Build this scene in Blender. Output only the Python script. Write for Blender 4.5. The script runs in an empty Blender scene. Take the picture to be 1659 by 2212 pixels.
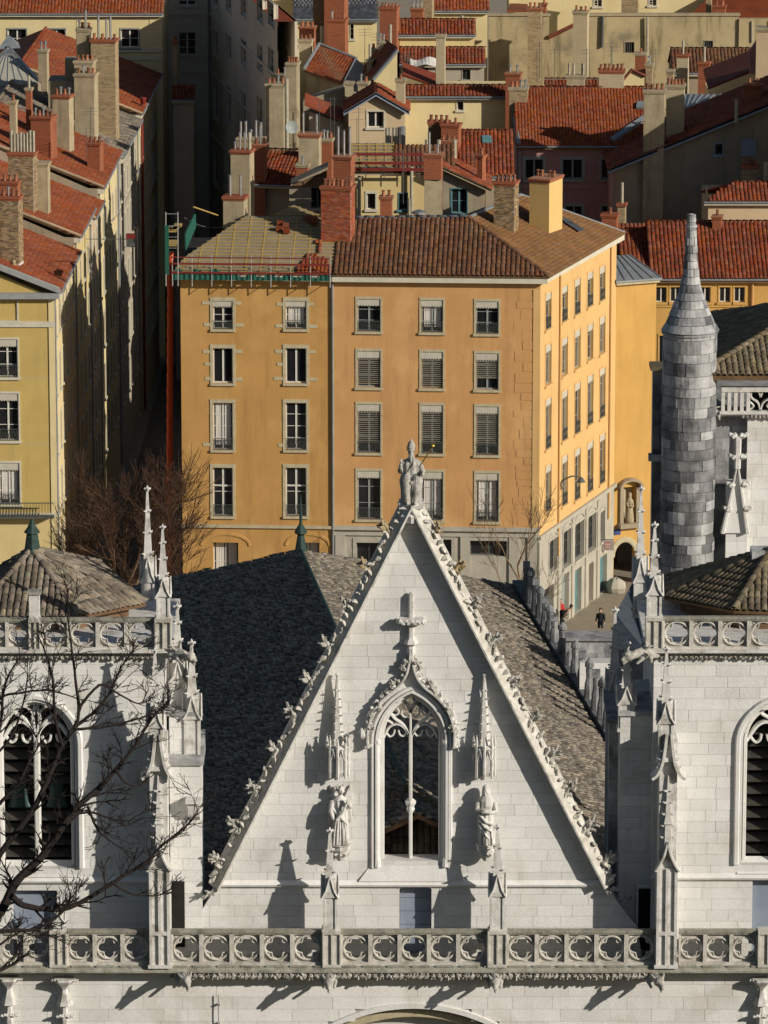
import bpy, bmesh, math, random
import numpy as np
from mathutils import Vector, Matrix
random.seed(7)
rad = math.radians
sc = bpy.context.scene
col = sc.collection
# ------------------------------------------------------------------ camera, sky, sun, exposure
F, CX, CY, TILT, HC = 11000.0, 829.5, 1106.0, rad(13.0), 79.0      # focal length and centre in units of a 1659 x 2212 picture
cam = bpy.data.cameras.new('camera'); camo = bpy.data.objects.new('camera', cam); col.objects.link(camo)
cam.sensor_fit = 'HORIZONTAL'; cam.sensor_width = 36.0; cam.lens = F/1659.0*36.0
cam.clip_start = 1.0; cam.clip_end = 6000.0
camo.location = (0, 0, HC); camo.rotation_euler = (rad(90)-TILT, 0, 0)
sc.camera = camo
SUN_EL, SUN_AZ = rad(22.5), rad(57.0)                               # azimuth counted from the facade's normal towards the right
LS = Vector((math.cos(SUN_EL)*math.sin(SUN_AZ), -math.cos(SUN_EL)*math.cos(SUN_AZ), math.sin(SUN_EL)))
w = bpy.data.worlds.new('World'); sc.world = w; w.use_nodes = True
nt = w.node_tree; bg = nt.nodes['Background']
sky = nt.nodes.new('ShaderNodeTexSky'); sky.sky_type = 'NISHITA'; sky.sun_disc = False
sky.sun_elevation = SUN_EL; sky.sun_rotation = math.atan2(LS.x, LS.y)
nt.links.new(sky.outputs['Color'], bg.inputs['Color']); bg.inputs['Strength'].default_value = 0.06
sl = bpy.data.lights.new('sun', 'SUN'); slo = bpy.data.objects.new('sun', sl); col.objects.link(slo)
sl.energy = 5.0; sl.angle = rad(0.5); sl.color = (1.0, 0.925, 0.81)
slo.rotation_euler = (-LS).to_track_quat('-Z', 'Y').to_euler(); slo.location = (60, -40, 140)
vs = sc.view_settings; vs.view_transform = 'Standard'; vs.look = 'None'; vs.gamma = 1.0; vs.use_curve_mapping = False
vs.exposure = 0.0
# ------------------------------------------------------------------ picture to place
CAM = Vector((0, 0, HC))
def ray(u, v):
    dx = (u-CX)/F; dy = -(v-CY)/F; c, s = math.cos(TILT), math.sin(TILT)
    return Vector((dx, c+dy*s, -s+dy*c))
def PY(u, v, Y): d = ray(u, v); return CAM + d*(Y/d.y)
def PZ(u, v, z): d = ray(u, v); return CAM + d*((z-HC)/d.z)
def YZ(v, z): return PZ(CX, v, z).y
def PP(u, v, p, n):
    d = ray(u, v); return CAM + d*((Vector(p)-CAM).dot(n)/d.dot(n))
def toUV(p):
    q = Vector(p)-CAM; c, s = math.cos(TILT), math.sin(TILT)
    dep = q.y*c - q.z*s; up = q.y*s + q.z*c
    return CX+F*q.x/dep, CY-F*up/dep
# ------------------------------------------------------------------ objects
WM = {}
def link(o, parent=None, M=None):
    col.objects.link(o)
    if M is not None: o.matrix_basis = M
    if parent is not None:
        o.parent = parent
        o.matrix_parent_inverse = WM[parent.name].inverted()
    WM[o.name] = M.copy() if M is not None else Matrix.Identity(4)
    return o
def tag(o, label, cat, group=None):
    o['label'] = label; o['category'] = cat
    if group: o['group'] = group
    return o
def thing(name, label, cat, loc, group=None):
    o = bpy.data.objects.new(name, None); o.empty_display_size = 0.3
    M = Matrix.Translation(Vector(loc)); link(o, None, M)
    return tag(o, label, cat, group)
def quad_normal(pts): return (pts[1]-pts[0]).cross(pts[2]-pts[0]).normalized()
class MB:
    def __init__(s): s.v = []; s.f = []; s.m = []; s.mi = 0
    def face(s, pts):
        b = len(s.v); s.v += [tuple(p) for p in pts]; s.f.append(tuple(range(b, b+len(pts)))); s.m.append(s.mi); return s
    def addf(s, b, fs):
        for f in fs: s.f.append(tuple(b+i for i in f)); s.m.append(s.mi)
    def prism(s, poly, vec, cap=True):
        n = len(poly); b = len(s.v); vec = Vector(vec); poly = [Vector(p) for p in poly]
        s.v += [tuple(p) for p in poly] + [tuple(p+vec) for p in poly]
        fs = [(i, (i+1) % n, n+(i+1) % n, n+i) for i in range(n)]
        if cap: fs += [tuple(range(n-1, -1, -1)), tuple(range(n, 2*n))]
        s.addf(b, fs); return s
    def box(s, x0, x1, y0, y1, z0, z1):
        return s.prism([(x0, y0, z0), (x1, y0, z0), (x1, y1, z0), (x0, y1, z0)], (0, 0, z1-z0))
    def fbox(s, fac, s0, s1, z0, z1, o0, o1):
        return s.prism([fac.pt(s0, z0, o0), fac.pt(s1, z0, o0), fac.pt(s1, z0, o1), fac.pt(s0, z0, o1)], (0, 0, z1-z0))
    def tube(s, pts, r, n=6, cap=True):
        pts = [Vector(p) for p in pts]; k = len(pts)
        if not hasattr(r, '__len__'): r = [r]*k
        b = len(s.v); up = None
        for i, p in enumerate(pts):
            t = (pts[min(i+1, k-1)]-pts[max(i-1, 0)])
            t = t.normalized() if t.length > 1e-9 else Vector((0, 0, 1))
            if up is None: up = t.orthogonal().normalized()
            a = up - t*up.dot(t); a = a.normalized() if a.length > 1e-6 else t.orthogonal().normalized(); up = a
            c = t.cross(a)
            for j in range(n):
                an = 2*math.pi*j/n; s.v.append(tuple(p + (a*math.cos(an)+c*math.sin(an))*r[i]))
        for i in range(k-1):
            s.addf(b+i*n, [(j, (j+1) % n, n+(j+1) % n, n+j) for j in range(n)])
        if cap: s.addf(b, [tuple(range(n-1, -1, -1))]); s.addf(b+(k-1)*n, [tuple(range(n))])
        return s
    def lathe(s, c, prof, n=8, rot=0.0, sx=1.0, sy=1.0):
        c = Vector(c); b = len(s.v); k = len(prof)
        for r, z in prof:
            for j in range(n):
                an = rot+2*math.pi*j/n; s.v.append((c.x+r*sx*math.cos(an), c.y+r*sy*math.sin(an), c.z+z))
        for i in range(k-1): s.addf(b+i*n, [(j, (j+1) % n, n+(j+1) % n, n+j) for j in range(n)])
        s.addf(b, [tuple(range(n-1, -1, -1))]); s.addf(b+(k-1)*n, [tuple(range(n))])
        return s
    def ball(s, c, r, n=6, m=4, sc3=(1, 1, 1), jit=0.0):
        c = Vector(c); prof = []
        b = len(s.v)
        for i in range(m+1):
            ph = math.pi*i/m - math.pi/2
            for j in range(n):
                an = 2*math.pi*j/n; q = 1+random.uniform(-jit, jit)
                cr = max(math.cos(ph), 0.08)
                s.v.append((c.x+r*q*sc3[0]*cr*math.cos(an), c.y+r*q*sc3[1]*cr*math.sin(an), c.z+r*q*sc3[2]*math.sin(ph)))
        for i in range(m): s.addf(b+i*n, [(j, (j+1) % n, n+(j+1) % n, n+j) for j in range(n)])
        s.addf(b, [tuple(range(n-1, -1, -1))]); s.addf(b+m*n, [tuple(range(n))])
        return s
    def sweep(s, path, wd, o0, o1, fac, closed=False, ch=0.35):
        """moulding of width wd along a path of (s, z) in a facade's plane, from offset o0 (back) to o1 (front), chamfered"""
        k = len(path); b = len(s.v); h = wd/2; d = (o1-o0)
        prof = [(-h, o0), (-h, o1-d*ch), (-h*(1-1.2*ch), o1), (h*(1-1.2*ch), o1), (h, o1-d*ch), (h, o0)]
        n = len(prof)
        for i in range(k):
            p = Vector(path[i]); a = Vector(path[(i-1) % k] if closed else path[max(i-1, 0)]); c = Vector(path[(i+1) % k] if closed else path[min(i+1, k-1)])
            t1 = (p-a); t2 = (c-p)
            t1 = t1.normalized() if t1.length > 1e-9 else t2.normalized(); t2 = t2.normalized() if t2.length > 1e-9 else t1
            t = (t1+t2); t = t.normalized() if t.length > 1e-6 else t1
            nn = Vector((t.y, -t.x)); q = 1.0/max(0.45, nn.dot(Vector((t1.y, -t1.x))))
            for (a_, o_) in prof:
                e = p+nn*(a_*q); s.v.append(tuple(fac.pt(e.x, e.y, o_)))
        for i in range(k if closed else k-1):
            i2 = (i+1) % k
            for j in range(n-1):
                s.f.append((b+i*n+j, b+i*n+j+1, b+i2*n+j+1, b+i2*n+j)); s.m.append(s.mi)
        if not closed: s.addf(b, [tuple(range(n))]); s.addf(b+(k-1)*n, [tuple(range(n-1, -1, -1))])
        return s
    def mesh(s, name, mats, smooth=False):
        me = bpy.data.meshes.new(name); me.from_pydata(s.v, [], s.f)
        for m_ in (mats if isinstance(mats, (list, tuple)) else [mats]): me.materials.append(m_)
        if any(s.m): me.polygons.foreach_set('material_index', s.m)
        if smooth: me.polygons.foreach_set('use_smooth', [True]*len(s.f))
        bm = bmesh.new(); bm.from_mesh(me); bmesh.ops.recalc_face_normals(bm, faces=bm.faces); bm.to_mesh(me); bm.free()
        me.update(); return me
    def build(s, name, mats, parent=None, smooth=False, kind=None, remesh=None):
        o = bpy.data.objects.new(name, s.mesh(name, mats, smooth)); link(o, parent)
        if kind: o['kind'] = kind
        if remesh:
            md = o.modifiers.new('remesh', 'REMESH'); md.mode = 'VOXEL'; md.voxel_size = remesh; md.use_smooth_shade = True
            sm = o.modifiers.new('smooth', 'SMOOTH'); sm.factor = 0.4; sm.iterations = 1
        return o
def place(name, me, parent, M): return link(bpy.data.objects.new(name, me), parent, M)
class Fac:
    """a vertical plane from p0 to p1 (left to right seen from outside); s runs along it, o outward"""
    def __init__(self, p0, p1):
        self.p = Vector(p0); d = Vector(p1)-self.p; self.len = d.length; self.d = d.normalized(); self.n = Vector((self.d.y, -self.d.x))
    def pt(self, s, z, o=0.0):
        q = self.p+self.d*s+self.n*o; return Vector((q.x, q.y, z))
    def st(self, u, v):
        n3 = Vector((self.n.x, self.n.y, 0)); q = PP(u, v, (self.p.x, self.p.y, 0), n3)
        return (Vector((q.x, q.y))-self.p).dot(self.d), q.z
    def rect(self, u0, v0, u1, v1):
        a = self.st(u0, (v0+v1)/2)[0]; b = self.st(u1, (v0+v1)/2)[0]; um = (u0+u1)/2
        return a, self.st(um, v1)[1], b, self.st(um, v0)[1]
def facY(Y): return Fac((-60, Y), (60, Y))
def interp(pts, t):
    """piecewise linear: pts is a list of (t, value) with rising t"""
    if t <= pts[0][0]: return pts[0][1]
    for (a, x), (b, y) in zip(pts, pts[1:]):
        if t <= b: return x+(y-x)*(t-a)/(b-a) if b > a else y
    return pts[-1][1]
def smoothpath(pts, n=4):
    out = []; k = len(pts)
    for i in range(k-1):
        p0, p1, p2, p3 = [Vector(pts[max(0, min(k-1, j))]) for j in (i-1, i, i+1, i+2)]
        for q in range(n):
            t = q/n; out.append(0.5*((2*p1)+(p2-p0)*t+(2*p0-5*p1+4*p2-p3)*t*t+(3*p1-p0-3*p2+p3)*t**3))
    out.append(Vector(pts[-1])); return out
# ------------------------------------------------------------------ materials
MATS = {}
def lin(h):
    c = [int(h[i:i+2], 16)/255 for i in (1, 3, 5)]
    return tuple((x/12.92 if x <= 0.04045 else ((x+0.055)/1.055)**2.4) for x in c)
def material(name, c1, c2=None, scale=1.5, rough=0.85, bump=0.15, bscale=25.0, rnd=0.0, streak=0.0, c3=None, metal=0.0, fine=0.25, brick=None, spec=0.3, hue=0.0):
    m = bpy.data.materials.new(name); m.use_nodes = True; N = m.node_tree.nodes; L = m.node_tree.links
    bs = N['Principled BSDF']; bs.inputs['Roughness'].default_value = rough; bs.inputs['Metallic'].default_value = metal
    bs.inputs['Specular IOR Level'].default_value = spec
    geo = N.new('ShaderNodeNewGeometry'); pos = geo.outputs['Position']
    def noise(sc_, det=5.0, vec=None, ro=0.6):
        n = N.new('ShaderNodeTexNoise'); n.inputs['Scale'].default_value = sc_; n.inputs['Detail'].default_value = det; n.inputs['Roughness'].default_value = ro
        L.new(vec or pos, n.inputs['Vector']); return n.outputs['Fac']
    def mix(fac, a, b, mode='MIX'):
        x = N.new('ShaderNodeMix'); x.data_type = 'RGBA'; x.blend_type = mode
        for inp, val in ((x.inputs[0], fac), (x.inputs[6], a), (x.inputs[7], b)):
            if hasattr(val, 'is_linked') or isinstance(val, bpy.types.NodeSocket): L.new(val, inp)
            elif isinstance(val, (int, float)): inp.default_value = val
            else: inp.default_value = (*val[:3], 1)
        return x.outputs[2]
    def ramp(fac, a, b):
        r = N.new('ShaderNodeMapRange'); r.inputs[1].default_value = a; r.inputs[2].default_value = b; r.clamp = True; L.new(fac, r.inputs[0]); return r.outputs[0]
    def math_(op, a, b=0.0, c=None):
        x = N.new('ShaderNodeMath'); x.operation = op
        for i, val in enumerate((a, b) if c is None else (a, b, c)):
            if isinstance(val, bpy.types.NodeSocket): L.new(val, x.inputs[i])
            else: x.inputs[i].default_value = val
        return x.outputs[0]
    c2 = c2 or tuple(x*0.75 for x in c1)
    base = mix(ramp(noise(scale), 0.35, 0.65), c1, c2)
    if c3: base = mix(ramp(noise(scale*0.45+0.13, 6), 0.54, 0.66), base, c3)
    if fine: base = mix(ramp(noise(bscale*1.3, 3), 0.3, 0.7), base, mix(fine, base, tuple(x*0.45 for x in c2)), 'MIX')
    if streak:
        mp = N.new('ShaderNodeMapping'); mp.inputs['Scale'].default_value = (1.0, 1.0, 0.12); L.new(pos, mp.inputs['Vector'])
        sfac = math_('MULTIPLY', ramp(noise(1.6, 6, mp.outputs[0], 0.7), 0.5, 0.72), streak)
        base = mix(sfac, base, tuple(x*0.28 for x in c2))
    hgt = noise(bscale, 4)
    if brick:
        sx, bh, c_m, bvar = brick
        sep = N.new('ShaderNodeSeparateXYZ'); L.new(pos, sep.inputs[0])
        cmb = N.new('ShaderNodeCombineXYZ'); L.new(math_('ADD', sep.outputs[0], sep.outputs[1]), cmb.inputs[0]); L.new(sep.outputs[2], cmb.inputs[1])
        br = N.new('ShaderNodeTexBrick'); L.new(cmb.outputs[0], br.inputs['Vector']); br.inputs['Scale'].default_value = 1.0
        br.inputs['Brick Width'].default_value = sx; br.inputs['Row Height'].default_value = bh; br.inputs['Mortar Size'].default_value = bh*0.14
        br.inputs['Color1'].default_value = (*c1, 1); br.inputs['Color2'].default_value = (*bvar, 1); br.inputs['Mortar'].default_value = (*c_m, 1); br.inputs['Bias'].default_value = -0.25
        base = mix(0.3, br.outputs['Color'], mix(0.5, base, br.outputs['Color'])) if not streak else mix(sfac, br.outputs['Color'], tuple(x*0.3 for x in c2))
        hgt = math_('ADD', math_('MULTIPLY', br.outputs['Fac'], -0.7), math_('MULTIPLY', hgt, 0.5))
    if rnd:
        oi = N.new('ShaderNodeObjectInfo'); at = N.new('ShaderNodeAttribute'); at.attribute_name = 'rnd'
        fr = math_('FRACT', math_('ADD', oi.outputs['Random'], at.outputs['Fac']))
        val = math_('ADD', math_('MULTIPLY', fr, 2*rnd), 1-rnd)
        h2 = math_('ADD', math_('MULTIPLY', math_('FRACT', math_('MULTIPLY', fr, 7.31)), hue), 0.5-hue/2)
        hs = N.new('ShaderNodeHueSaturation'); L.new(base, hs.inputs['Color']); L.new(val, hs.inputs['Value']); L.new(h2, hs.inputs['Hue'])
        if hue: L.new(math_('ADD', math_('MULTIPLY', math_('FRACT', math_('MULTIPLY', fr, 13.7)), hue*12), 1-hue*6), hs.inputs['Saturation'])
        base = hs.outputs[0]
    L.new(base, bs.inputs['Base Color'])
    if bump:
        bn = N.new('ShaderNodeBump'); bn.inputs['Strength'].default_value = min(1.0, bump*2); bn.inputs['Distance'].default_value = 0.03
        L.new(hgt, bn.inputs['Height']); L.new(bn.outputs[0], bs.inputs['Normal'])
    MATS[name] = m; return m
mt = material
def rgb(*a): return lin('#%02x%02x%02x' % a)
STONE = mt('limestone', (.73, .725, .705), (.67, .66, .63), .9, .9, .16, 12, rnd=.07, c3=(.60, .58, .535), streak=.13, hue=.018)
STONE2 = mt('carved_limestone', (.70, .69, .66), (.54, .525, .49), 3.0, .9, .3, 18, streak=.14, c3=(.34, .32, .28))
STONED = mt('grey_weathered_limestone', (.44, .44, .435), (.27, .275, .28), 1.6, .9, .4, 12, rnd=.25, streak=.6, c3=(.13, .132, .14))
STONEC = mt('copper_stained_shade_grey_stone', (.22, .235, .24), (.11, .125, .135), 2.5, .9, .4, 10, rnd=.2, streak=.5)
MORTAR = mt('mortar_wall', (.60, .59, .56), (.54, .525, .49), 2.0, .95, .2, 20)
STONEB = mt('blackened_limestone', (.30, .30, .30), (.11, .114, .12), .8, .9, .4, 12, rnd=.3, c3=(.04, .042, .046), streak=.7)
BALU = mt('weathered_balustrade_stone', (.64, .615, .56), (.48, .455, .40), 3.0, .9, .35, 18, streak=.3, c3=(.36, .34, .29))
CARV = mt('dirty_carved_stone', (.52, .50, .455), (.34, .325, .29), 6.0, .9, .4, 22, streak=.3, c3=(.20, .19, .17))
LICHEN = mt('lichen_stone', (.36, .35, .30), (.23, .22, .17), 4.0, .95, .4, 14, c3=(.16, .155, .13))
GILTSTONE = mt('lichen_gold_stone', (.42, .35, .24), (.28, .20, .09), 3.5, .95, .4, 16, c3=(.30, .27, .22))
ORL = mt('ochre_render', (.495, .278, .09), (.44, .245, .078), .45, .9, .12, 24, fine=.2, c3=(.53, .31, .108), streak=.28)
ORR = mt('apricot_render', (.55, .305, .122), (.495, .27, .106), .45, .9, .12, 24, fine=.2, c3=(.59, .345, .145), streak=.3)
ORS = mt('light_apricot_render', (.62, .40, .165), (.58, .365, .15), .5, .9, .1, 24, fine=.15, streak=.2)
ORW = mt('golden_render', (.56, .33, .095), (.50, .295, .085), .4, .9, .1, 24, fine=.15, streak=.22)
YEL = mt('yellow_ochre_render', (.50, .365, .125), (.45, .325, .11), .6, .9, .08, 25, fine=.15, streak=.15)
CRM = mt('cream_render', (.60, .48, .23), (.54, .42, .20), .6, .9, .06, 25, fine=.12, streak=.15)
CRM2 = mt('pale_cream_render', (.66, .55, .30), (.60, .49, .26), .6, .9, .06, 25, fine=.12, streak=.12)
PINKC = mt('peach_render', (.55, .42, .26), (.50, .38, .24), .6, .9, .06, 25, fine=.12, streak=.1)
PINK = mt('pink_render', (.36, .20, .19), (.32, .175, .165), .6, .9, .06, 25, fine=.12, streak=.15)
GREYR = mt('grey_render', (.34, .285, .20), (.27, .22, .15), .5, .92, .1, 20, fine=.2, streak=.4, c3=(.26, .23, .18))
STAINR = mt('stained_render', (.44, .355, .20), (.35, .28, .155), .35, .92, .12, 18, fine=.25, streak=.9, c3=(.22, .185, .12))
BEIGER = mt('beige_grey_render', (.40, .35, .27), (.36, .31, .24), .5, .92, .08, 20, fine=.15, streak=.25)
SHADEB = mt('pale_beige_render', (.58, .52, .41), (.50, .445, .35), .4, .92, .08, 20, fine=.15, streak=.3)
PLST = mt('chimney_plaster', (.42, .345, .22), (.32, .26, .165), 1.4, .92, .15, 14, streak=.5)
YPLST = mt('yellow_chimney_plaster', (.62, .43, .17), (.58, .40, .16), 1.0, .92, .08, 14)
RBRICK = mt('red_brick_wall', (.29, .075, .028), (.23, .058, .022), 2.0, .9, .35, 20, brick=(.27, .10, (.32, .17, .10), (.20, .05, .024)))
BRICKP = mt('red_brick_piece', (.36, .105, .045), (.28, .075, .035), 3.0, .9, .3, 30, rnd=.35, hue=.02)
TBRICK = mt('tan_brick_wall', (.36, .26, .14), (.22, .15, .085), 2.0, .9, .35, 20, brick=(.29, .11, (.36, .30, .19), (.13, .085, .05)))
TBRICKP = mt('tan_brick_piece', (.33, .24, .13), (.22, .15, .08), 3.0, .9, .3, 30, rnd=.5, hue=.03)
LBRICK = mt('light_block_wall', (.44, .37, .24), (.38, .31, .20), 2.0, .9, .25, 20, brick=(.32, .13, (.36, .30, .19), (.38, .31, .20)))
POT = mt('terracotta_pot', (.34, .13, .06), (.20, .085, .05), 6.0, .8, .2, 30, rnd=.4)
GREYPOT = mt('grey_clay_pipe', (.42, .38, .28), (.30, .27, .2), 4.0, .8, .15, 30)
METAL = mt('galvanised_metal', (.55, .56, .56), (.4, .41, .42), 3.0, .35, .05, 20, metal=.8)
ZINC = mt('zinc_sheet', (.30, .32, .33), (.22, .245, .26), 1.5, .5, .05, 20, metal=.35)
COPPER = mt('green_copper', (.03, .065, .055), (.018, .036, .033), 6.0, .7, .2, 20)
T_BROWN = mt('brown_canal_tile', (.145, .066, .032), (.098, .044, .023), .8, .85, .25, 18, rnd=.3, hue=.02, c3=(.125, .066, .034))
T_TAN = mt('tan_flat_tile', (.195, .098, .036), (.15, .074, .028), .7, .85, .2, 18, rnd=.16, hue=.015)
T_RED = mt('red_flat_tile', (.25, .064, .021), (.185, .046, .016), .5, .85, .25, 18, rnd=.22, hue=.015)
T_DRED = mt('dark_red_canal_tile', (.22, .055, .020), (.145, .036, .016), .9, .85, .25, 18, rnd=.3, hue=.015)
T_NAVE = mt('mottled_church_tile', (.225, .19, .145), (.14, .122, .097), 1.2, .9, .3, 14, rnd=.52, hue=.03, c3=(.19, .165, .125))
T_TOWER = mt('lichen_canal_tile', (.225, .185, .14), (.13, .11, .088), 2.5, .9, .4, 14, rnd=.45, hue=.03, c3=(.20, .18, .12))
T_MOSS = mt('mossy_canal_tile', (.19, .15, .095), (.12, .10, .065), 2.5, .9, .4, 14, rnd=.4, hue=.03)
SLATE = mt('slate', (.08, .085, .095), (.05, .055, .065), 2.0, .5, .2, 20, rnd=.3)
GLASS = mt('window_glass', (.012, .013, .015), (.018, .018, .02), 1.0, .08, 0, 10, fine=0, spec=.5)
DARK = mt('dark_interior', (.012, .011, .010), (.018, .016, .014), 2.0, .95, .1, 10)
WHITEP = mt('white_paint', (.62, .60, .54), (.54, .52, .46), 3.0, .6, .05, 30, fine=.1)
GREYP = mt('grey_green_paint', (.28, .30, .28), (.22, .24, .23), 3.0, .6, .05, 30, fine=.1)
TEAL = mt('teal_paint', (.10, .22, .23), (.07, .16, .17), 3.0, .6, .05, 30, fine=.1)
BLUEP = mt('blue_grey_paint', (.25, .29, .36), (.21, .25, .32), 2.0, .6, .1, 20, fine=.15, streak=.2)
SURR = mt('window_surround_stone', (.50, .44, .29), (.40, .35, .23), 3.0, .9, .25, 18, streak=.15)
TRIM = mt('cream_cornice', (.56, .53, .42), (.48, .45, .36), 1.5, .8, .1, 20, fine=.15)
BLIND = mt('blind_slat', (.50, .47, .39), (.42, .395, .33), 3.0, .6, .05, 30, fine=.1)
IRON = mt('wrought_iron', (.10, .11, .10), (.06, .065, .06), 5.0, .6, .1, 30)
WOOD = mt('raw_timber', (.42, .29, .10), (.34, .23, .075), 3.0, .8, .1, 30)
WOODD = mt('brown_timber', (.19, .115, .06), (.13, .075, .04), 3.0, .8, .15, 30)
LOUV = mt('weathered_louvre', (.055, .05, .043), (.03, .028, .024), 4.0, .85, .2, 20)
REDP = mt('red_painted_metal', (.20, .028, .022), (.15, .022, .018), 3.0, .5, .05, 20)
CHUTE = mt('orange_red_plastic', (.50, .062, .012), (.42, .05, .01), 2.0, .5, .05, 20)
NETG = mt('green_netting', (.014, .10, .07), (.01, .07, .05), 4.0, .8, .2, 40)
MEMB = mt('roof_membrane', (.26, .22, .16), (.19, .16, .115), 1.0, .8, .2, 8)
ASPH = mt('street_asphalt', (.16, .14, .11), (.12, .105, .085), 1.0, .9, .15, 20, fine=.3)
PAVE = mt('pavement_stone', (.30, .26, .19), (.25, .215, .16), 1.0, .9, .15, 20, fine=.3)
GRASS = mt('hill_grass', (.06, .075, .03), (.045, .055, .02), .3, .95, .4, 8)
BARK = mt('dark_bark', (.022, .016, .014), (.014, .010, .009), 8.0, .9, .4, 20)
TWIG = mt('brown_twig', (.13, .07, .04), (.085, .045, .026), 2.0, .9, .2, 20)
TWIG2 = mt('tan_bark', (.24, .17, .10), (.16, .11, .065), 3.0, .9, .2, 20)
BRONZE = mt('bell_bronze', (.05, .09, .085), (.03, .055, .05), 3.0, .45, .1, 20, metal=.5)
GILT = mt('gilt_metal', (.55, .36, .08), (.4, .26, .06), 3.0, .35, .05, 20, metal=.9)
CLOTHW = mt('white_canvas', (.62, .60, .55), (.55, .53, .49), 2.0, .9, .1, 20)
LIMEW = mt('ground_floor_stone', (.43, .40, .33), (.36, .335, .275), 1.0, .9, .12, 16, streak=.2, rnd=.08)
# ------------------------------------------------------------------ masonry, tiles, carved pieces
def quick_mesh(name, v, f, mats, rnd=None, smooth=False):
    me = bpy.data.meshes.new(name); me.from_pydata(v, [], f); me.materials.append(mats)
    if rnd is not None:
        a = me.attributes.new('rnd', 'FLOAT', 'POINT'); a.data.foreach_set('value', rnd)
    if smooth: me.polygons.foreach_set('use_smooth', [True]*len(me.polygons))
    me.update(); return me
def visible(p, m=20):
    u, v = toUV(p); return -m < u < 1659+m and -m < v < 2212+m
def ashlar(parent, fac, z0, z1, left, right, holes=(), ch=0.42, bl=(0.7, 1.5), mat=STONE, back=MORTAR, thick=0.7, proud=0.02, gap=0.0045, name='stone_block', seed=1, cap=300, wallname='wall'):
    rg = random.Random(seed); n = max(1, round((z1-z0)/ch)); bk = MB(); blocks = []
    for i in range(n):
        a = z0+(z1-z0)*i/n; b = z0+(z1-z0)*(i+1)/n
        l0, l1, r0, r1 = left(a), left(b), right(a), right(b)
        ex = sorted([h(a, b) for h in holes if h(a, b)])
        segs = []; cur = (l0, l1)
        for (x, y) in ex:
            if y <= max(cur) or x >= min(r0, r1): continue
            segs.append((cur, (x, x))); cur = (y, y)
        segs.append((cur, (r0, r1)))
        for (p, q) in segs:
            if q[0]-p[0] < 0.02 and q[1]-p[1] < 0.02: continue
            bk.prism([fac.pt(p[0], a, -thick), fac.pt(q[0], a, -thick), fac.pt(q[1], b, -thick), fac.pt(p[1], b, -thick)], fac.pt(0, 0, 0)-fac.pt(0, 0, -thick))
            s = min(p); e = max(q); cuts = [s-1]; x = s+rg.uniform(.25, 1)*bl[0]
            while x < e-bl[0]*0.4: cuts.append(x); x += rg.uniform(*bl)
            cuts.append(e+1)
            for c0, c1 in zip(cuts, cuts[1:]):
                A = max(c0+gap, p[0]+gap*.3); B = min(c1-gap, q[0]-gap*.3); C = min(c1-gap, q[1]-gap*.3); D = max(c0+gap, p[1]+gap*.3)
                if B < A: A = B = (c0+gap if p[0] < c0 else c1-gap)
                if C < D: C = D = (c0+gap if p[1] < c0 else c1-gap)
                if max(B-A, C-D) < 0.03: continue
                pr = proud*rg.uniform(.7, 1.15)
                blocks.append(([fac.pt(A, a+gap, pr), fac.pt(B, a+gap, pr), fac.pt(C, b-gap, pr), fac.pt(D, b-gap, pr)], (B-A+C-D)*.5*(b-a)))
    wallo = bk.build(wallname, back, parent)
    nb = Vector((fac.n.x, fac.n.y, 0))
    fs = [(0, 1, 2, 3), (0, 4, 5, 1), (1, 5, 6, 2), (2, 6, 7, 3), (3, 7, 4, 0)]
    vis = [x for x in blocks if visible(x[0][0]) or visible(x[0][2])]; vis.sort(key=lambda x: -x[1])
    for q, (pts, ar) in enumerate(vis[:cap]):
        v = [tuple(p) for p in pts]+[tuple(p-nb*(proud+.01)) for p in pts]
        link(bpy.data.objects.new(name, quick_mesh(name, v, fs, mat)), parent)
    rest = vis[cap:]
    if rest:
        V = []; Fc = []; R = []
        for pts, ar in rest:
            b = len(V); V += [tuple(p) for p in pts]+[tuple(p-nb*(proud+.01)) for p in pts]; Fc += [tuple(b+i for i in f) for f in fs]; R += [rg.random()]*8
        o = link(bpy.data.objects.new(name+'_field', quick_mesh(name, V, Fc, mat, R)), parent); o['kind'] = 'stuff'
    return wallo
# tile shapes: x across, y up the slope, z out of it
def canal_verts(w, l, r, n=5):
    V = []
    for y, q, h in ((0, 1.0, .045), (l*1.18, .8, .012)):
        for j in range(n+1):
            a = math.pi*j/n; V.append((-math.cos(a)*w*.5*q, y, h+math.sin(a)*r*q))
    f = [(j, j+1, n+2+j, n+1+j) for j in range(n)]
    V += [(x*.82, y, z*.82-.012) for x, y, z in V[:n+1]]
    b = 2*(n+1); f += [(j+1, j, b+j, b+j+1) for j in range(n)]
    return V, f
def flat_verts(w, l, th):
    V = [(-w*.48, 0, .01), (w*.48, 0, .01), (w*.48, 0, th+.02), (-w*.48, 0, th+.02), (-w*.48, l*1.15, -.012), (w*.48, l*1.15, -.012), (w*.48, l*1.15, th*.45), (-w*.48, l*1.15, th*.45)]
    return V, [(0, 1, 2, 3), (3, 2, 6, 7), (0, 3, 7, 4), (1, 5, 6, 2)]
def in_poly(x, y, P):
    c = False; n = len(P)
    for i in range(n):
        x1, y1 = P[i]; x2, y2 = P[(i+1) % n]
        if (y1 > y) != (y2 > y) and x < (x2-x1)*(y-y1)/(y2-y1)+x1: c = not c
    return c
def plane_basis(poly, e):
    n = Vector((0, 0, 0))
    for i in range(1, len(poly)-1): n += (poly[i]-poly[0]).cross(poly[i+1]-poly[0])
    n.normalize()
    if n.z < 0: n = -n
    e = Vector(e); e = (e-n*e.dot(n)).normalized(); g = n.cross(e)
    if g.z < 0: e = -e; g = n.cross(e)
    return e, g, n
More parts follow.
